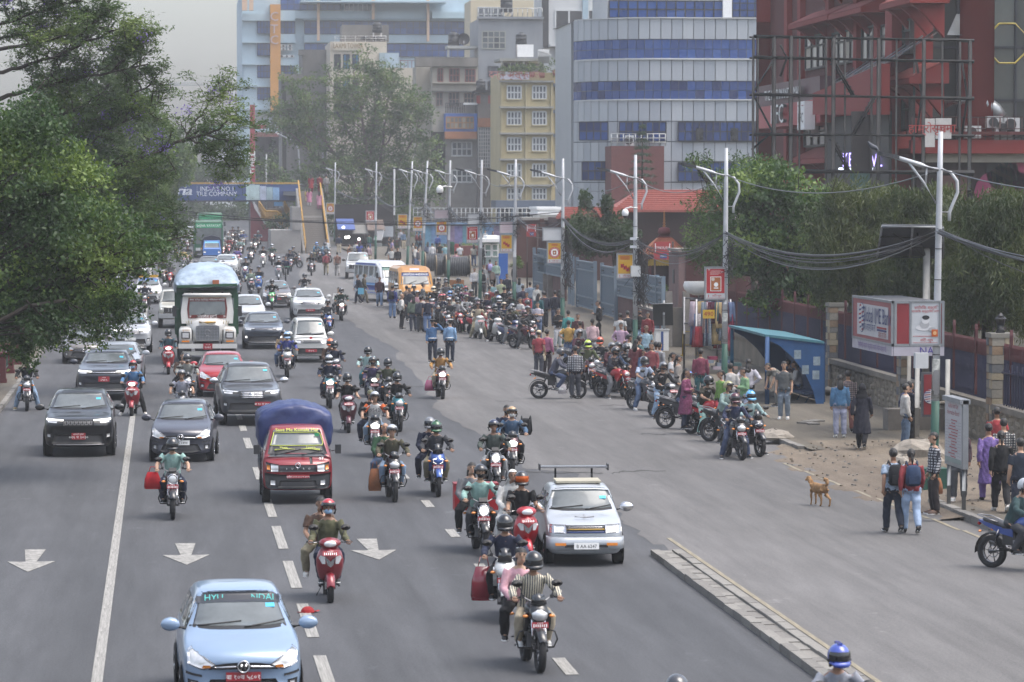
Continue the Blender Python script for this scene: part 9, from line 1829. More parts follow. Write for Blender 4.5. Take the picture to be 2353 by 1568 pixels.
aj('D',432,935,'moto',2,'black',0,'motorcycle trailing the lilac grey shirt rider',('8d8f88','grey','dgrey','full','rider in pale khaki jacket following the lilac grey shirt'),('brown','black','brown','long','brown haired passenger trailing behind the pale khaki jacket'))
aj('C',1475,1350,'moto',0,'black',0,'black motorcycle directly before the taxi',('2c3040','dgrey','dgrey','half','masked rider in dark jacket before the taxi',dict(aq='white')))
aj('C',940,1115,'round',0,'black',0,'black cruiser motorcycle with side boxes',('lilacw','dgrey','black','half','rider in pale lilac shirt on a cruiser',dict(ae='short')))
aj('C',800,975,'moto',0,'black',1,'dark motorcycle with amber lights behind the cruiser',('dgrey','navy','maroon','full','dark dressed rider behind the cruiser'))
aj('C',690,1400,'moto',0,'black',1,'motorcycle glimpsed through the dipping leaves',('8a8678','dgrey','cream','half','rider in cream helmet glimpsed through leaves'))
aj('C',345,1500,'moto',0,'black',1,'twin lamped motorcycle behind the leafy boughs at the kerb',('dgrey','black','black','full','rider mostly hidden by boughs near the left kerb'))
F_='small far riders beyond the lorry'
far=[('A',245,1080,'sport','black',1,'dgrey','brown'),('A',365,1150,'moto','red',0,'grey','dgrey'),('A',615,832,'scoot','silver',0,'d0b45a','dgrey'),('A',690,762,'moto','black',0,'black','black'),('A',540,690,'moto','dgrey',0,'dgrey','dgrey'),('A',455,505,'moto','black',0,'navy','dgrey'),('A',690,470,'moto','black',0,'2c4a58','grey'),('A',1030,690,'moto','black',0,'c08a24','brown'),('A',1160,660,'moto','black',0,'green','brown'),('A',1345,610,'moto','red',1,'white','lblue'),('A',1455,570,'moto','red',0,'red','black'),('A',1525,455,'scoot','black',1,'maroon','maroon'),('A',1670,600,'moto','black',0,'9fc3bf','dgrey'),('A',1620,805,'scoot','8f1d28',0,'6a5cae','black'),('A',1870,710,'moto','black',1,'black','white'),('A',1730,430,'moto','black',0,'3a5590','white'),('B',470,785,'scoot','white',1,'black','black'),('B',640,745,'round','black',1,'3f5e50','silver'),('B',760,512,'moto','black',0,'navy','cream'),('B',385,430,'moto','black',0,'4a6a80','dgrey'),('B',330,520,'moto','black',1,'dgrey','black'),('A',1760,1055,'scoot','2c4a7a',1,'dgrey','steel'),('A',1870,1305,'scoot','dgrey',0,'9aae98','black'),('A',2000,1262,'scoot','3a74bd',0,'dgrey','dblue'),('A',1630,1350,'scoot','black',0,'dgrey','black'),('B',635,1565,'sport','2f9a50',1,'black','dgrey'),('B',760,1040,'scoot','silver',0,'dgrey','lgrey'),('B',985,860,'moto','navy',0,'navy','dblue'),('B',1145,797,'moto','black',0,'dgrey','dgrey'),('B',1365,942,'moto','black',0,'black','grey'),('B',1530,700,'moto','black',0,'2c6a8a','steel'),('B',1700,702,'moto','dgrey',0,'6a8aa0','dgrey'),('B',1250,1430,'moto','black',0,'dgrey','dgrey'),('A',160,660,'moto','black',1,'dgrey','black'),('A',280,640,'moto','black',1,'navy','dgrey'),('A',1590,470,'moto','black',0,'dgrey','dgrey'),('A',1450,470,'moto','black',1,'white','white'),('A',1640,330,'moto','black',0,'grey','dgrey'),('A',1520,330,'moto','black',1,'6a4a4a','grey'),('B',80,440,'moto','black',0,'33589a','cream')]
CW={'d0b45a':'yellow','2c4a58':'slate blue','c08a24':'amber','9fc3bf':'pale mint','6a5cae':'violet','3a5590':'mid blue','3f5e50':'bottle green','4a6a80':'steel blue','9aae98':'pale green','2c6a8a':'deep teal','6a8aa0':'pale blue','6a4a4a':'russet','33589a':'cobalt','dgrey':'charcoal','lblue':'light blue','dblue':'dark blue','2c4a7a':'indigo','3a74bd':'sky blue','2f9a50':'bright green','8f1d28':'dark red','steel':'blue','cream':'cream'}
WHERE=['by the twigs left of the lorry load','close behind the cream pickup','left of the brown grey saloon','trailing the silver scooter','next past the silver scooter on the left','near the median hedge, outer one','near the median hedge, inner one','in front of the blue pickup','before the blue pickup bonnet','right of the blue pickup','right of the white helmet before the bus','beside the green bus flank','in mid road past the bus','right of the white crossover','ahead of the red bridge wall','close to the red bridge wall','in the gap right of mid road','with a bright lamp by mid road','at the planter corner','under the red bridge wall','behind the white helmet by the wall','with twin lamps behind the pale green shirt','behind the tucked white hatchback','beside the pale green shirt','directly behind the lorry mirror','before the brownish grey hatchback','beside the bicycle','past the cyclist','leaning right by the concrete pier','alone by the stairs foot','parked at the stairs foot, left one','parked at the stairs foot, right one','hidden by the white compact crossover','under the violet blossom spray','in the shade of the jacaranda twigs','beyond the bus on the right','next to the bus mirror','far off by the lamp pole','far off right of the bus','with raised visor by the red wall']
for k,(z,x,y,kd,bc,lit,sc,hc)in EN(far):
 hd={28:55,30:30,31:40,27:6}.get(k,RU(-4,4));kn='scooter' if kd=='scoot' else 'motorcycle'
 aj(z,x,y,kd,hd,bc,lit,f'{CW.get(bc, bc)} {kn} {WHERE[k]}',(sc,RK(('navy','dgrey','black','denim','khaki')),hc,RK(('half','full')),f'rider in {CW.get(sc, sc)} top and {CW.get(hc, hc)} helmet {WHERE[k]}'))
b=G(*zz('B',892,1040));o=ad('bicycle',(b.x,b.y+.5,b.z),0,'bicycle with green handlebars ridden among the scooters','bicycle');mb=MB()
for yv,nm in((-.5,'wheel'),(.52,'wheel')):mb=MB();mb.az((0,yv,.33),.32,.02,d3,24,5);mb.az((0,yv,.33),.02,.02,ah,8,4);mb.aa(nm,o)
mb=MB();mb.ab([(0,-.5,.33),(0,-.38,.85),(0,.15,.85),(0,.0,.3),(0,-.36,.75)],.02,ac,6);mb.ab([(0,.0,.3),(0,.52,.33),(0,.15,.85)],.016,ac,6);mb.aa('frame',o);mb=MB();mb.ab([(-.3,-.4,.98),(0,-.4,1.0),(.3,-.4,.98)],.018,fx('3f8a6a',.5),6);mb.ab([(0,-.38,.85),(0,-.4,1.0)],.018,ac,6);mb.aa('handlebar',o);mb=MB();mb.ab([(0,.28,.94),(0,.02,.94)],[.09,.04],ac,8);mb.aa('saddle',o)
bo((b.x,b.y+.5,b.z+.08),0,'scoot','2a3050','dgrey','short',label='cyclist in navy top among the scooters')
def ap(z,x,y,kind,hd,bc,lab,rd,pose='stop',head=None,pl=None):
 p=zz(z,x,y)
 if head:
  c=G(*p,1.53);r=R(hd);dy=.62 if kind=='scoot' else.6;dz_=dy+(0 if pose=='stop' else 0);g=VC((c.x+dz_*sn(r),c.y-dz_*cs(r),gz(c.y)))
 else:g=G(*p)
 b=dq(kind,g,hd,bc,lab,0,'halted two-wheelers before the gates');sh,tr,hc,hk,rl=rd[:5];kw=rd[5]if len(rd)>5 else{}
 ride(b,pose,sh,tr,hk,ba=hc,label=rl,group='halted riders before the gates',**kw)
 if pl:ride(b,'pill',pl[0],pl[1],pl[3],ba=pl[2],label=pl[4],group='passengers riding pillion')
 return b
ap('F',280,1205,'scoot',6,'b9bbb8','white and lime scooter at the front of the halted crowd',('beige','khaki','maroon','half','rider in beige jacket on the white and lime scooter'))
ap('F',565,1248,'scoot',12,'c3c3c0','white scooter with a red wheel in front of the halted crowd',('dgrey','black','dgrey','full','rider in charcoal on the white scooter with a red wheel',dict(a6='white')))
ap('F',860,1290,'scoot',30,'28345c','navy blue scooter turned aside in the halted crowd',('black','grey','black','full','rider all in black with one grey trousered leg down'))
ap('F',1190,1150,'sport',118,'dgrey','dark sport motorcycle seen from its tail in front of the crowd',('grey','denim','black','half','rider in plain grey sweater on the dark sport motorcycle',dict(aq='black')))
ap('E',1345,1535,'moto',10,'red','red motorcycle at the front left of the halted crowd',('lgrey','navy','dgrey','sport','rider in pale grey shirt on a red motorcycle in the crowd'))
ap('E',1062,1465,'scoot',18,'dgrey','charcoal scooter behind the traffic policemen',('dblue','black','red','half','rider in dark blue bending over a charcoal scooter'))
CH_=[(945,560,'grey','grey',1),(1075,620,'grey','dgrey',0),(1310,570,'4a8a9a','dgrey',0),(1295,735,'navy','dgrey',0),(1440,725,'rose','red',1),(1550,795,'dgrey','grey',0),(1150,815,'brown','steel',0),(1245,860,'olive','dgrey',0),(1040,875,'white','red',0),(855,725,'black','cream',0),(1140,950,'dgrey','silver',0),(1460,890,'lgrey','olive',0),(1650,945,'dgrey','grey',0),(1825,855,'navy','silver',0),(2010,805,'green','silver',0),(2050,905,'navy','steel',0),(1075,570,'beige','dgrey',0),(490,700,'navy','lgrey',0),(160,670,'white','lgrey',0),(550,810,'pink','lgrey',0)]
CP=['masked, at the back by the plywood','looking left by the plywood','under the plywood sheet','one row before the plywood','masked, under the reels','right of the masked rose jacket','left of the middle','mid crowd in the second row','just behind the charcoal scooter','next to the yellow minibus','behind the patterned shirt man','tall one mid crowd','front middle of the crowd','beside the mirror post foot','at the mirror post','right of the mirror post foot','rearmost by the plywood','at the yellow minibus bumper','at the yellow minibus door','beside the pedestrians at the bumper']
for k,(x,y,sc,hc,mk)in EN(CH_):
 kd=('moto','scoot','moto','round')[k%4];bc=RK(('black','dgrey','black','navy','dgrey','maroon'));cn,hn=CW.get(sc,sc),CW.get(hc,hc);cn={'4a8a9a':'teal blue','lgrey':'light grey'}.get(sc,cn);hn={'lgrey':'light grey'}.get(hc,hn)
 ap('E',x,y,kd,RU(-15,25),bc,f'{CW.get(bc, bc)} {"scooter" if kd == "scoot" else "motorcycle"} under the {cn} rider {CP[k]}',(sc,'dgrey',hc,'half' if k%3 else 'full',f'rider in {cn} with {hn} helmet {CP[k]}',dict(aq='lblue')if mk else{}),head=1)
for k,(x,y,sc,hc,lb)in EN(((575,580,'navy','silver','with lowered visor behind the kissing strap sign post'),(645,680,'dblue','beige','behind the white scooter, patterned helmet'),(965,805,'dgrey','maroon','bowed, masked beside the plain grey sweater'),(1010,740,'dgrey','grey','behind the bowed masked rider'),(745,510,'black','dgrey','by the orange bundle'),(235,620,'black','dgrey','left of the beige jacket'),(780,700,'olive','grey','half hidden near the green post base'))):
 lb=lb.replace('kissing strap sign post','white shirted walkers');kd=('moto','scoot')[k%2];bc=('black','dgrey','maroon','black','navy','red','black')[k];ap('F',x,y,kd,RU(5,35),bc,f'{CW.get(bc, bc)} {"scooter" if kd == "scoot" else "motorcycle"} under the {CW.get(sc, sc)} rider {lb}',(sc,'dgrey',hc,'half' if k%2 else 'full',f'rider in {CW.get(sc, sc)} and {CW.get(hc, hc)} helmet {lb}',dict(aq='white')if k==2 else{}),head=1)
bk=ap('D',1328,917,'moto',78,'black','black motorcycle broadside to us with five spoke wheels',('46495a','jean','dgrey','half','rider in grey and navy jacket on the broadside motorcycle',dict(aq='black',a6='white')),pose='moto')
ap('D',1361,895,'moto',8,'maroon','dark motorcycle with red flanks and a smoked screen facing us',('56603c','black','b5c94a','sport','rider in olive jacket and lime striped helmet'))
ap('D',1443,917,'moto',38,'red','red motorcycle with chrome crash bars, front wheel turned to us',('1d2130','grey','black','half','rider in black jacket with grey trousers, one foot planted',dict(aq='black')))
ap('D',1463,906,'sport',30,'black','black faired motorcycle behind the red one with crash bars',('2a2f3a','dgrey','dgrey','full','rider in dark slate behind the red motorcycle'))
ap('D',1505,945,'moto',25,'dgrey','dark motorcycle under the pale blue shirt',('a9b9d3','denim','black','full','rider in pale blue short sleeved shirt looking down',dict(ae='short',a6='white')))
ap('D',1545,962,'scoot',22,'2b2c30','matt black scooter with a round front lamp',('black','ldenim','grey','half','rider in black jumper and light jeans on the matt black scooter',dict(aq='black',a6='black')))
ap('D',1625,988,'moto',60,'dgrey','grey motorcycle under the blue helmeted rider',('1d2430','jean','3d6fbf','half','rider in navy jacket and bright blue helmet looking right'))
ap('D',1662,1003,'sport',35,'b0222c','red naked motorcycle with angled headlamp',('38352a','mint','black','full','rider in dark brown tee on the red naked motorcycle',dict(ae='short')))
ap('D',1712,1020,'sport',40,'black','black motorcycle hidden behind the navy hooded rider',('7f9a94','dgrey','8d8a5a','half','rider in mint jacket with a black and gold helmet'))
ap('D',1705,1058,'moto',8,'1b1b1e','black motorcycle nearest of the kerbside cluster',('2b3454','jean','maroon','full','rider in navy hoodie and jeans nearest of the kerbside cluster',dict(aq='white',a6='black')))
ap('D',1746,1050,'sport',14,'23242c','dark faired motorcycle at the pavement edge',('8fb0b0','dgrey','5fa3cf','sport','rider in pale mint jacket and sky blue helmet'))
ap('G',655,730,'moto',30,'black','motorcycle behind the checked shirt back',('4a1c30','navy','grey','half','rider in burgundy shirt and grey helmet'),head=1);ap('G',980,850,'moto',-20,'black','black motorcycle behind the lime striped helmet',('dgrey','black','c2512f','full','rider with an orange and black helmet'),head=1)
for k,(x,y,sc,hc,lb)in EN(((1165,940,'4a1c28','grey','rider in dark maroon with grey helmet behind the black jacket'),(1265,930,'navy','dgrey','rider in navy with dark helmet next to the dark maroon one'),(1230,1000,'2c4668','brown','rider in blue denim leaning between the two dark helmets'))):ap('G',x,y,'moto',30,'black',('black motorcycle of the dark maroon rider','black motorcycle of the navy rider beside him','black motorcycle of the leaning denim rider')[k],(sc,'dgrey',hc,'half',lb),head=1)
ap('D',2414,1317,'moto',40,'2f4a8f','blue motorcycle cut by the right edge, chrome exhaust toward us',('2c4a4c','dgrey','silver','half','rider in dark green jacket at the right edge'),pose='moto')
c=G(1932,1512,1.53);b=dq('moto',(c.x,c.y-.55,0),2,'black','motorcycle mostly below the picture under the blue and white helmet');ride(b,'moto','8d919c','grey','sport',ba='3d4fa0',label='rider in grey shirt and blue white helmet at the bottom edge',group='riders in the traffic')
c=G(1556,1592,1.5);b=dq('scoot',(c.x,c.y-.6,0),0,'black','scooter below the bottom edge, only its rider\'s helmet showing');ride(b,'scoot','dgrey','grey','full',ba='dgrey',label='rider whose dark helmet just shows at the bottom edge',group='riders in the traffic')
# people on foot
def ar(z,x,y,pose,rot,sh,tr,head,label,on=.15,**k):
 p=G(*zz(z,x,y),on);return bo(p,R(rot),pose,sh,tr,head,label,k.pop('group','people on foot'),**k)
def do(z,x,y,pose,rot,sh,tr,head,label,on=.15,hh=1.6,**k):
 p=G(*zz(z,x,y),on+hh*k.get('scale',1.0));p.z=gz(p.y)+on;return bo(p,R(rot),pose,sh,tr,head,label,k.pop('group','people on foot'),**k)
PB='34699a'
p=ar('D',994,833,'salute',-10,PB,'1d2638','police','traffic policeman in blue jacket with a hand raised to his face',0,group='traffic policemen');mb=MB();mb.az((0,0,.98),.16,.02,af,18,4,'Z',1.0);mb.aa('belt',p)
p=ar('D',1034,832,'stand',165,'6f9bc4','1d2638','police','traffic policeman in pale blue shirt with a white topped cap, back to us',0,group='traffic policemen',ba='white');mb=MB();mb.az((0,0,.98),.16,.02,af,18,4,'Z',1.0);mb.aa('belt',p)
ar('D',1238,865,'stand',150,'9c2632','3a3d48','cap','man in red polo and beige cap at the road edge',0,ba='beige',ae='short');q=ar('D',1257,862,'stand',140,'a3567c','2e2026','bun','woman in magenta pink cardigan with a white tote',0);bag((q.location[0]-.2,q.location[1]-.2,.55),R(20),'cream','large white tote bag of the woman in magenta pink')
for a in[('G',630,452,'stand',5,'4a1c24','1a1a1e','tail','woman in loose maroon tunic facing the road',dict(ae='kurta')),('G',482,400,'stand',190,'2a8a88','dgrey','short','man in bright teal shirt seen from behind',{}),('G',485,565,'akimbo',160,'b98d22','denim','short','man in mustard yellow tee and jeans, hand on hip',dict(ae='short')),('G',668,575,'stand',200,'73777c','dgrey','short','man in plain grey sweatshirt behind the helmets',{}),('G',860,535,'stand',185,'c3a0a6','8f8f92','tail','woman in pale pink top seen from behind',{}),('G',965,245,'phone',-85,'17181c','131418','short','tall youth all in black reading his phone in the gateway',dict(scale=1.06)),('G',1295,450,'stand',170,'b9babb','2a2522','short','man in white tee with dark braces by the gate',dict(ae='short')),('G',1412,410,'stand',180,'20232b','dgrey','short','man in black jacket seen from behind by the gate',{}),('G',1308,600,'akimbo',-25,'bf98b4','6d5d4a','short','man in pink shirt rolled at the elbows',{}),('G',1603,385,'stand',0,'16171a','ldenim','short','youth in black tee and light jeans beside the cable post',dict(ae='short',aq='black')),('G',1728,430,'stand',-20,'8c1f28','dgrey','long','woman in red shawl near the junction box post',{}),('G',1702,650,'stand',5,'8fb4c9','4a4d55','cap','stout man in light blue shirt and dark cap',dict(ae='short',ba='brown')),('G',1430,790,'akimbo',100,'b5b5b0','2a2a30','cap','man in white tee and black cap in profile',dict(ae='short')),('G',1590,815,'stand',120,'4a7a7a','beige','cap','man in teal jacket with a dark backpack',{}),('G',1660,1020,'stand',30,'45688f','6d86a3','short','small boy in blue shirt beside the black faired motorcycle',dict(scale=.8)),('G',590,970,'stand',185,'b3b5bb','2a2d38','short','man in checked white shirt with his back to us',dict(mat=cq)),('G',320,365,'phone',20,'141518','b9b9bd','long','girl in black top and white trousers looking at her phone',{}),('G',275,90,'stand',180,'1b2032','3a4a66','short','man in navy suit jacket under the gate sheet',{}),('G',345,75,'stand',160,'2a2020','black','long','long haired woman in dark brown beside the navy suit',{}),('G',110,105,'stand',175,'1d2438','20242e','short','man in navy with a magenta hood',{}),('F',1172,375,'stand',25,'bdbdb9','grey','short','bearded man in loose white shirt',{}),('F',1058,340,'stand',175,'7a8fa3','denim','short','man in pale denim shirt seen from behind',{}),('F',945,395,'stand',150,'35334a','dgrey','short','man in slate violet shirt bending toward the crowd',{}),('F',890,275,'stand',170,'9fb0bd','dgrey','long','woman with loose black hair in a pale blue jacket',{}),('F',695,212,'stand',10,'20283a','1d2029','short','youth in dark school blazer by the blue hoarding',{}),('F',605,290,'stand',0,'a9b38a','grey','short','boy in pale lime tee facing us',dict(ae='short')),('F',420,405,'stand',185,'7d2a2c','dgrey','short','man in brick red tee seen from behind',dict(ae='short')),('F',185,115,'stand',15,'c3c3c6','dgrey','short','youth in white tee with open dark shirt near the reel',{}),('F',310,130,'stand',190,'b9bfc6','dgrey','short','man in white shirt with a dark backpack behind the lamp post',{}),('F',333,60,'stand',5,'8d8f92','grey','short','man in light grey jumper by the red backpack woman',{}),('F',430,-20,'stand',180,'6a2030','grey','short','woman in maroon top wearing a lilac backpack',{}),('F',525,5,'stand',-10,'8fae9f','7a8aa0','long','woman in pale mint cardigan by the blue hoarding',{}),('F',1010,505,'stand',-40,'a3222c','dgrey','short','man in red shirt wearing dark glasses',{}),('F',910,592,'arms',-60,'bdbdbd','beige','short','man in white short sleeved shirt turned to the riders',dict(ae='short')),('F',1190,525,'stand',150,'1f5a60','denim','long','woman in deep teal jacket',{}),('F',1270,490,'stand',120,'1c2030','22262e','short','man in black jacket with a magenta hood collar',{}),('F',1180,660,'phone',-20,'b9b6c6','denim','tail','girl in white tee with a lilac shirt round her waist',dict(ae='short')),('F',650,420,'stand',170,'1d1d22','dgrey','short','person in black seen from behind near the mirror post',{}),('F',460,330,'stand',185,'6f9aa0','grey','short','person in aqua shirt just behind the mirror post',{}),('F',550,480,'stand',180,'3d4a44','grey','short','man in dark green coat close to the mirror post',{})]:
 do(*a[:9],**a[9])
bp=[q for q in bh if 'lilac backpack' in q['label']][0];a7(bp,'8a86b0','lilac backpack on the woman in maroon top')
for key,col,lb in(('teal jacket with a dark','2a3036','dark backpack on the man in teal jacket'),('white shirt with a dark backpack','22252a','dark backpack behind the cable post on the white shirted man')):a7([q for q in bh if key in q['label']][0],col,lb)
for a in[('E',90,1262,'stand',160,'2b3a86','5f7fa8','short','man in royal blue top with a black backpack, jeans',0,{}),('E',262,1460,'akimbo',100,'bcbab4','1b1b1e','bald','balding man in white shirt and black trousers, hands behind',0,{}),('E',350,1268,'stand',170,'6a594c','1d1d20','short','man in brown sweater beside the white shirted elder',0,{}),('E',475,1500,'stand',185,'5d6f5c','2a3446','long','woman in sage green jacket seen from behind',0,{}),('E',635,1495,'stand',200,'b3b0a6','3a332b','short','man in cream tee with hands clasped',0,dict(ae='short')),('E',735,1525,'stand',185,'1a2138','4f6d98','short','man in navy polo and blue jeans behind the policeman',0,dict(ae='short')),('E',1215,1500,'stand',150,'b5b3a3','5f7496','short','man in pale leaf print shirt holding a green bundle',0,dict(ae='short',mat=b4)),('P',1215,928,'walk',-80,'232838','1d2236','short','walker in navy tracksuit with white stripe carrying a blue folder',0,{}),('P',1305,920,'walk',85,'4f4a3c','7a7462','scarf','shawled walker in checked olive beside the tracksuit',0,dict(ba='4f4a3c')),('P',1575,980,'walk',0,'432433','5f7ea3','short','man in maroon jacket and jeans walking toward us',0,{}),('B',1635,932,'walk',180,'7d2032','8d8468','short','man in red jacket and khaki trousers walking away',0,{}),('B',1840,940,'walk',180,'6d4a3c','8f8d8a','short','man in russet tee and grey shorts walking away',0,dict(ae='short'))]:
 ar(*a[:9],a[9],**a[10])
a7([q for q in bh if 'royal blue top with' in q['label']][0],'1b1d22','black backpack on the man in royal blue');t=[q for q in bh if 'tracksuit' in q['label']][0];mb=MB();mb.box((t.location[0]+.12,t.location[1]-.25,t.location[2]+.75),(.34,.03,.36),fx('5fa3c0',.5));tag(mb.aa('folder'),'pale blue folder carried by the tracksuited walker','folder')
t=[q for q in bh if 'leaf print' in q['label']][0];bag((t.location[0]+.35,t.location[1]-.1,.2),0,'3f9a55','bright green bundle held low by the leaf print shirt man',.26,.75,.2)
for a in[('E',652,655,'stand',100,'b3b3ab','1d1d20','short','youth in black and white plaid jacket at the minibus bumper',dict(mat=cq)),('E',400,740,'stand',20,'1d2434','dgrey','short','man in navy beside the minibus bumper',{}),('E',610,900,'stand',175,'3a4050','dgrey','short','person in slate grey among the men at the bumper',{})]:do(*a[:9],0,**a[9])
s_=dict(scale=1.0)
for a in[('H',715,120,'stand',-30,'8d3a40','dgrey','short','dark haired youth leftmost of three leaning together',{}),('H',780,110,'stand',150,'b9babd','2a2a30','short','youth in white tee with black backpack among the three',dict(ae='short')),('H',825,115,'stand',130,'8f9296','dgrey','short','youth in grey jumper rightmost of three leaning together',{}),('H',1012,262,'arms',60,'bcbcbe','bcbcbe','tail','woman in white tee with folded arms',dict(ae='short')),('H',1088,300,'stand',80,'8f877f','7d6a66','long','woman in long pale taupe dress with long hair',dict(ae='kurta')),('H',1200,492,'arms',60,'7a2c58','1d2c44','long','woman in pink and navy flowered kurta at the kerb',dict(ae='kurta',mat=b4)),('H',1400,210,'stand',170,'7d2c48','1f5a60','short','person in plum jacket with teal skirt at the stall',{}),('H',500,75,'stand',150,'6d2830','dgrey','long','woman in russet kurta by the teal jacket man',dict(ae='kurta')),('I',500,175,'stand',-70,'6f9a3c','2a2a30','tail','woman in leaf green jacket with a black shoulder bag',{}),('I',855,130,'phone',-80,'7fae7a','a3acc6','bun','girl in pale green vest reading her phone',{}),('I',905,10,'akimbo',170,'b3b0bc','1a1a1e','long','woman with long black hair adjusting a white blouse',{}),('I',640,70,'stand',170,'b9b6b2','2a3450','short','man in white striped shirt behind the green based post',{})]:do(*a[:9],**a[9])
a7([q for q in bh if 'black backpack among' in q['label']][0],'16171a','black backpack on the youth among the three')
ar('I',1440,850,'stand',-20,'5a5e5f','6f7f8f','short','youth in grey polo and jeans standing before the shelter',a6='white',ae='short');ar('D',1789,935,'bend',-70,'6a6a64','7d7d78','short','youth bending over a red bottle at the shelter',ae='short')
for k,(X,Y,rz,sh,tr,hd,lb)in EN(((20.45,110.2,-90,'b9b6b4','5d7899','long','woman in white cardigan seated on the shelter bench'),(20.45,111.4,-90,'4a3038','4a5d80','short','man in plum shirt seated beyond her on the bench'))):bo((X,Y,.1),R(rz),'sit',sh,tr,hd,lb,'people on foot')
ar('D',1930,1006,'stand',175,'35709a','8f93ab','long','girl in bright blue top with a waist long black plait',a6='white');ar('D',1948,992,'stand',170,'b59a92','8a4a40','short','youth in red checked shirt behind the bright blue top',mat=cq)
ar('D',1980,1033,'walk',160,'181b2c','14161f','scarf','woman in flowing navy dress and shawl walking away',ae='kurta',ba='14151b',mat=b4);ar('D',2080,1032,'stand',95,'b0ada8','4f667f','short','man in off white shirt waiting at the bank sign post');q=ar('D',2090,1024,'stand',120,'1d2233','16181d','short','person with a dark blue backpack behind the off white shirt');a7(q,'1f2547','dark blue backpack leaning by the bank sign post')
q=ar('D',2146,1182,'stand',-85,'b3b4b8','22191c','short','barefoot looking man in plaid shirt waiting at the kerb',mat=cq,a6='brown');bag((q.location[0]+.1,q.location[1]+.25,.55),0,'8a5a3c','brown cloth bag beside the plaid shirt man at the kerb')
ar('D',2203,1152,'stand',-20,'5d2a32','4a4d52','short','youth in maroon and slate striped jumper behind the information board',a6='white',mat=ea);ar('D',2272,1155,'walk',178,'6f52a0','6f52a0','bun','woman in bright purple kurta walking away',ae='kurta',mat=b4);ar('D',2300,1178,'walk',175,'131417','16171c','tail','woman in black jumper over a red hem walking away',a6='white');ar('D',2306,1140,'walk',172,'a3a39e','1d1d22','short','man in black and white plaid shirt beyond the black jumper',mat=cq);ar('D',2290,1105,'stand',170,'9c1c26','2a2a30','short','man in scarlet tee by the lantern pillar',ae='short');ar('D',2344,1200,'stand',180,'1f2b3c','2a3040','short','man in dark navy tee at the right picture edge',ae='short')
a=ar('D',2053,1226,'walk',182,'8fa6c0','1d2638','bun','student in blue floral blouse with a black backpack',0,mat=b4,ae='short');a7(a,'15171c','black backpack on the student in floral blouse');a=ar('D',2094,1228,'walk',178,'8c1f2a','8fa8c8','tail','student in red top and pale jeans with a navy backpack',0);a7(a,'24344e','navy backpack on the student in red top')
FP=[('J',500,560,'stand',10,'b9bcbf'),('J',690,480,'stand',170,'28304a'),('J',1085,480,'stand',170,'2a2a2e'),('J',1160,470,'stand',160,'3f6a62'),('J',1515,690,'stand',0,'b9b9b6'),('J',1610,690,'stand',10,'1c1d22'),('J',1850,615,'stand',90,'8d8c86'),('J',1890,665,'stand',60,'b3b3b0'),('J',1930,700,'stand',80,'4a4a52'),('J',2085,605,'stand',170,'5a6a86'),('J',2150,625,'stand',180,'c0c0c2'),('J',2270,610,'stand',180,'1e1e22'),('J',1520,560,'walk',90,'8a7ab0'),('J',1465,520,'walk',80,'2a2a36'),('J',1655,400,'stand',20,'9a9ca6'),('J',1700,430,'stand',20,'4a6a8a'),('J',1905,440,'walk',80,'7a2c30'),('J',1960,440,'walk',90,'6a2428'),('J',2240,480,'stand',170,'2f50a0'),('J',845,640,'stand',90,'b8702c'),('J',860,700,'stand',90,'a03038'),('J',1010,600,'stand',180,'3346a0'),('J',960,590,'stand',150,'b9b9b6'),('J',1150,640,'stand',170,'a58a90'),('K',315,790,'stand',180,'6fa0aa'),('K',545,795,'stand',190,'bfc2c8'),('K',485,905,'stand',180,'a8808c'),('K',765,800,'walk',180,'b3ac9e'),('K',915,810,'walk',170,'2a2a30'),('K',945,575,'stand',10,'a3a8ae'),('K',1065,590,'stand',0,'33283c'),('K',1400,1110,'stand',120,'3a3a40')]
FW=['white shirted walker with a dark strap by the stairs foot','man in navy coat by the farthest lamp post','person in black before the shop stalls','person in sea green before the shop stalls','girl in white blouse left of the traffic light','youth in black jumper under the traffic light','old man in grey waistcoat and topi cap','schoolboy in white shirt beside the grey waistcoat','child in grey beside the schoolboy','man in slate blue shirt near the slanting post','man in white tee right of the slanting post','woman shrouded in black behind the reels','person in lilac before the mural wall','person in dark indigo before the mural wall','pale figure high against the mural, left','blue figure high against the mural, right','brick red figure left of the slanting post','dark red figure behind the slanting post','person in vivid blue jacket before the mural','figure in orange by the shop stalls','figure in crimson below the orange one','figure in ultramarine carrying goods by the stalls','white figure beside the ultramarine one','figure in dusty pink right of the stalls','person in aqua shirt left of the green bin','man in bright white shirt right of the red bin','child in rose pink with a white bag','woman in cream top walking past the planter wall','woman in black walking past the police booth','grey figure peering over the mural wall','dark plum figure over the booth roof','person half hidden by the blue hoarding edge']
for a,lb in zip(FP,FW):do(*a[:6],RK(('dgrey','navy','black','denim','beige')),RK(('short','short','long')),lb,group='people on the far pavement',ae=RK(('long','short')))
A_=G(728,583)
for x,y,sh,tr,lb,sl in((711,490,'b5678a','b9b9b6','woman in rose pink tunic and white trousers climbing the bridge stairs','kurta'),(705,480,'b09a3c','b9a070','child in yellow beside the rose pink woman on the stairs','long'),(734,497,'b87a92','a56a80','woman in pale pink flowered dress on the bridge stairs','kurta'),(715,460,'8c1c28','7d1822','left woman in red dress at the stair head','kurta'),(735,460,'7a1a26','6d1620','right person in red at the stair head','long'),(750,460,'8d8a86','6a6a6c','person in grey at the stair head beside the red ones','long')):
 k=(583-y)/(583-456.0);t=min(1.0,k*.98);yv=A_.y+16*t;zv=A_.z+5.6*t;q=AT(x,y,yv);bo((q.x,yv+.3,zv+.15),R(180),'stand',sh,tr,'long' if 'woman' in lb else 'short',lb,'people on the bridge stairs',ae=sl,scale=.72 if 'child' in lb else 1.0)
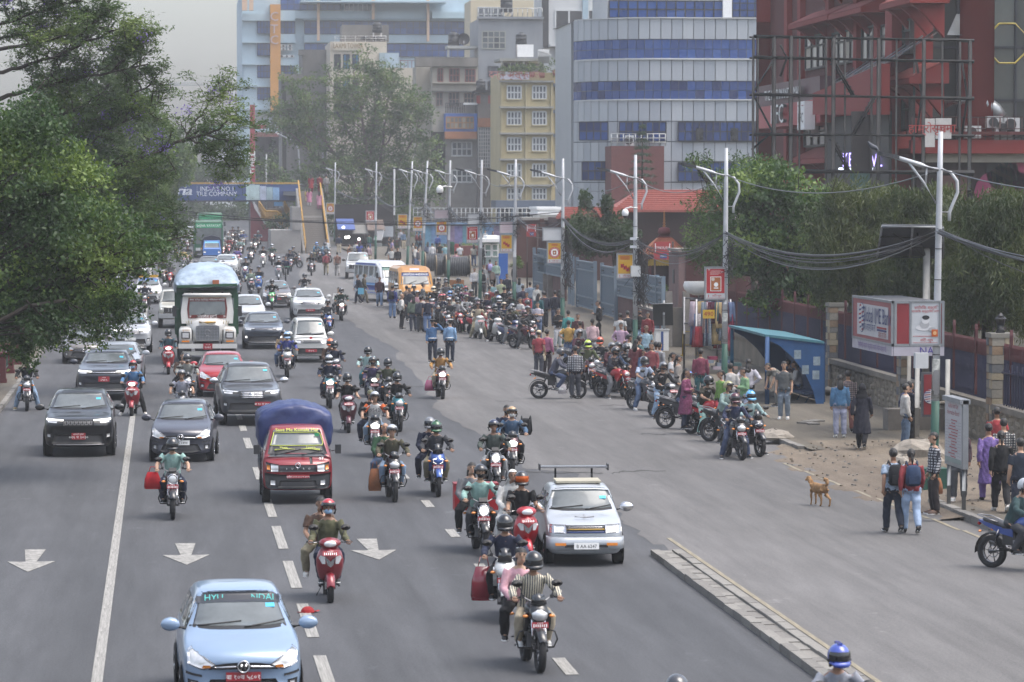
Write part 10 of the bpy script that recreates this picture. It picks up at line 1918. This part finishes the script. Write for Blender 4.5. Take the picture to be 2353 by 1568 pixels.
for i,x in EN((404,470,514,624)):q=AT(x,418,363.4);bo((q.x,363.6,q.z-1.6),R(90 if i%2 else-90),'walk',('9fb8b0','4a6fae','8a86b5','a83a40')[i],'dgrey','short',('pale figure crossing at the left of the footbridge','blue figure crossing the footbridge','lilac figure crossing the footbridge','red figure crossing near the bridge stair head')[i],'people crossing the footbridge')
def c9(who,dx,dy,z,col,label,w_,h,t=.12,m=None,rz=0):bl=who.location;return bag((bl[0]+dx,bl[1]+dy,bl[2]+z),rz,col,label,w_,h,t,m)
c9(R1[0],-.42,-.25,.62,'9c1a22','red shopping bag swinging from the retro motorcycle handlebar',.36,.36);c9(R4[0],-.34,.1,.28,'7d1c2c','shiny dark red sack tied to the white faired motorcycle',.42,.55,.2,ct);c9(R22[0],-.34,.05,.25,'a8506f','pink carrier bag on the dark red motorcycle',.38,.36,.3,ct)
b9=[o for o in COL.objects if o.get('label','').startswith('black motorcycle with a brown bag')][0];c9(b9,-.38,-.05,.2,'8a5a3c','brown cloth bag hung from the olive brown rider\'s motorcycle',.3,.5);c9(bk,.12,-.22,.18,'b9b4b6','white carrier bag with orange edge on the broadside motorcycle',.3,.32)
bl=R6[0].location;mb=MB();mb.box((bl[0]-.0,bl[1]+.95,.98),(.85,.42,.5),fx('9c1f28',.5,0,.08));mb.box((bl[0],bl[1]+.95,1.24),(.87,.44,.03),fx('7d1820',.5));tag(mb.aa('delivery_box'),'big red delivery box strapped behind the delivery rider','box')
bl=[o for o in COL.objects if o.get('label','').startswith('dark red motorcycle with a blue')][0].location;b=ao('backpack',eb,None,'black',(bl[0]+.38,bl[1]+.3,-.05));tag(b,'black backpack sticking out right of the denim blue rider','backpack','backpacks worn by people')
t=[q for q in bh if 'printed number' in q['label']][0];mb=MB();mb.text('9542',.13,ac,am(0,-.165,1.2)@Matrix.Rotation(-.15,4,'X'));mb.aa('shirt_number',t);t_=[c for c in eh(t)if c.name.startswith('shirt')]
f=d7('moto');mb=MB()
for s in 'LR':arm(mb,f['J'],s,.084,.072,.055,a2,.76)
sl_=vox(mb,.02,2,'sleeves');ao('sleeves',sl_,t,'c25a2c')
c=G(707,1409);o=ad('dropped_cap',(c.x,c.y,.012),R(20),'red cloth cap lying on the lane line in the foreground','cap');RC_=fx('8a1c20',.9,0,.25,9,.5);mb=MB();mb.ell((0,0,0),(.12,.1,.1),RC_,12,8,lambda x,y,z:z>-.01);mb.aa('crown',o);mb=MB();mb.ab([(.08,0,.005),(.2,0,.02)],[(.07,.008),(.05,.006)],RC_,10);mb.ab([(-.08,0,.005),(-.17,.02,.01)],[(.06,.01),(.03,.006)],RC_,8);mb.aa('peak',o)
def dog():
 c=G(1881,1163);o=None;J=dict();F1,F2,F3=fx('8f6d48',.9,0,.35,9,.4),fx('6a4526',.9),fx('1a1412',.5);mb=MB()
 mb.ab([(0,-.3,.46),(0,-.22,.47),(0,-.05,.45),(0,.12,.47),(0,.28,.47),(0,.34,.44)],[(.06,.09),(.1,.14),(.105,.145),(.085,.115),(.1,.125),(.05,.07)],F1,12)
 mb.ab([(0,-.26,.5),(0,-.38,.6),(0,-.44,.66)],[.09,.075,.06],F1,10);mb.ell((0,-.47,.67),(.068,.085,.07),F1,12,8);mb.ab([(0,-.5,.655),(0,-.6,.635),(0,-.63,.63)],[.045,.032,.022],F1,8)
 for s in(-1,1):
  mb.ab([(s*.065,-.24,.42),(s*.07,-.25,.27),(s*.07,-.23,.18),(s*.07,-.24,.05),(s*.07,-.27,.025)],[.055,.038,.028,.022,.03],F1,8)
  d=.1*s;mb.ab([(s*.06,.27,.45),(s*.075,.2-d*.3,.31),(s*.07,.34-d,.2),(s*.07,.32-d,.05),(s*.07,.28-d,.025)],[.08,.06,.032,.024,.03],F1,8)
  mb.ab([(s*.04,-.45,.72),(s*.06,-.44,.78),(s*.065,-.46,.76)],[(.03,.015),(.018,.01),(.006,.004)],F1,6)
 mb.ab([(0,.33,.5),(0,.4,.6),(0,.38,.7),(0,.3,.72),(0,.26,.66)],[.03,.045,.055,.05,.025],F1,8)
 me=vox(mb,.016,2,'dog');rough(me,.004,60);x=MB();x.mi(F1);x.ell((0,-.635,.635),(.016,.014,.013),F3,8,6)
 for s in(-1,1):x.ell((s*.035,-.535,.69),.011,F3,6,5)
 d8(me,x);o=ao('dog',me,None,None,(c.x,c.y,.0),(0,0,R(-158)));o.scale=(.85,)*3;tag(o,'tan street dog with a curled tail standing on the grey road','dog')
dog()
bpy.data.scenes.remove(_TMP)
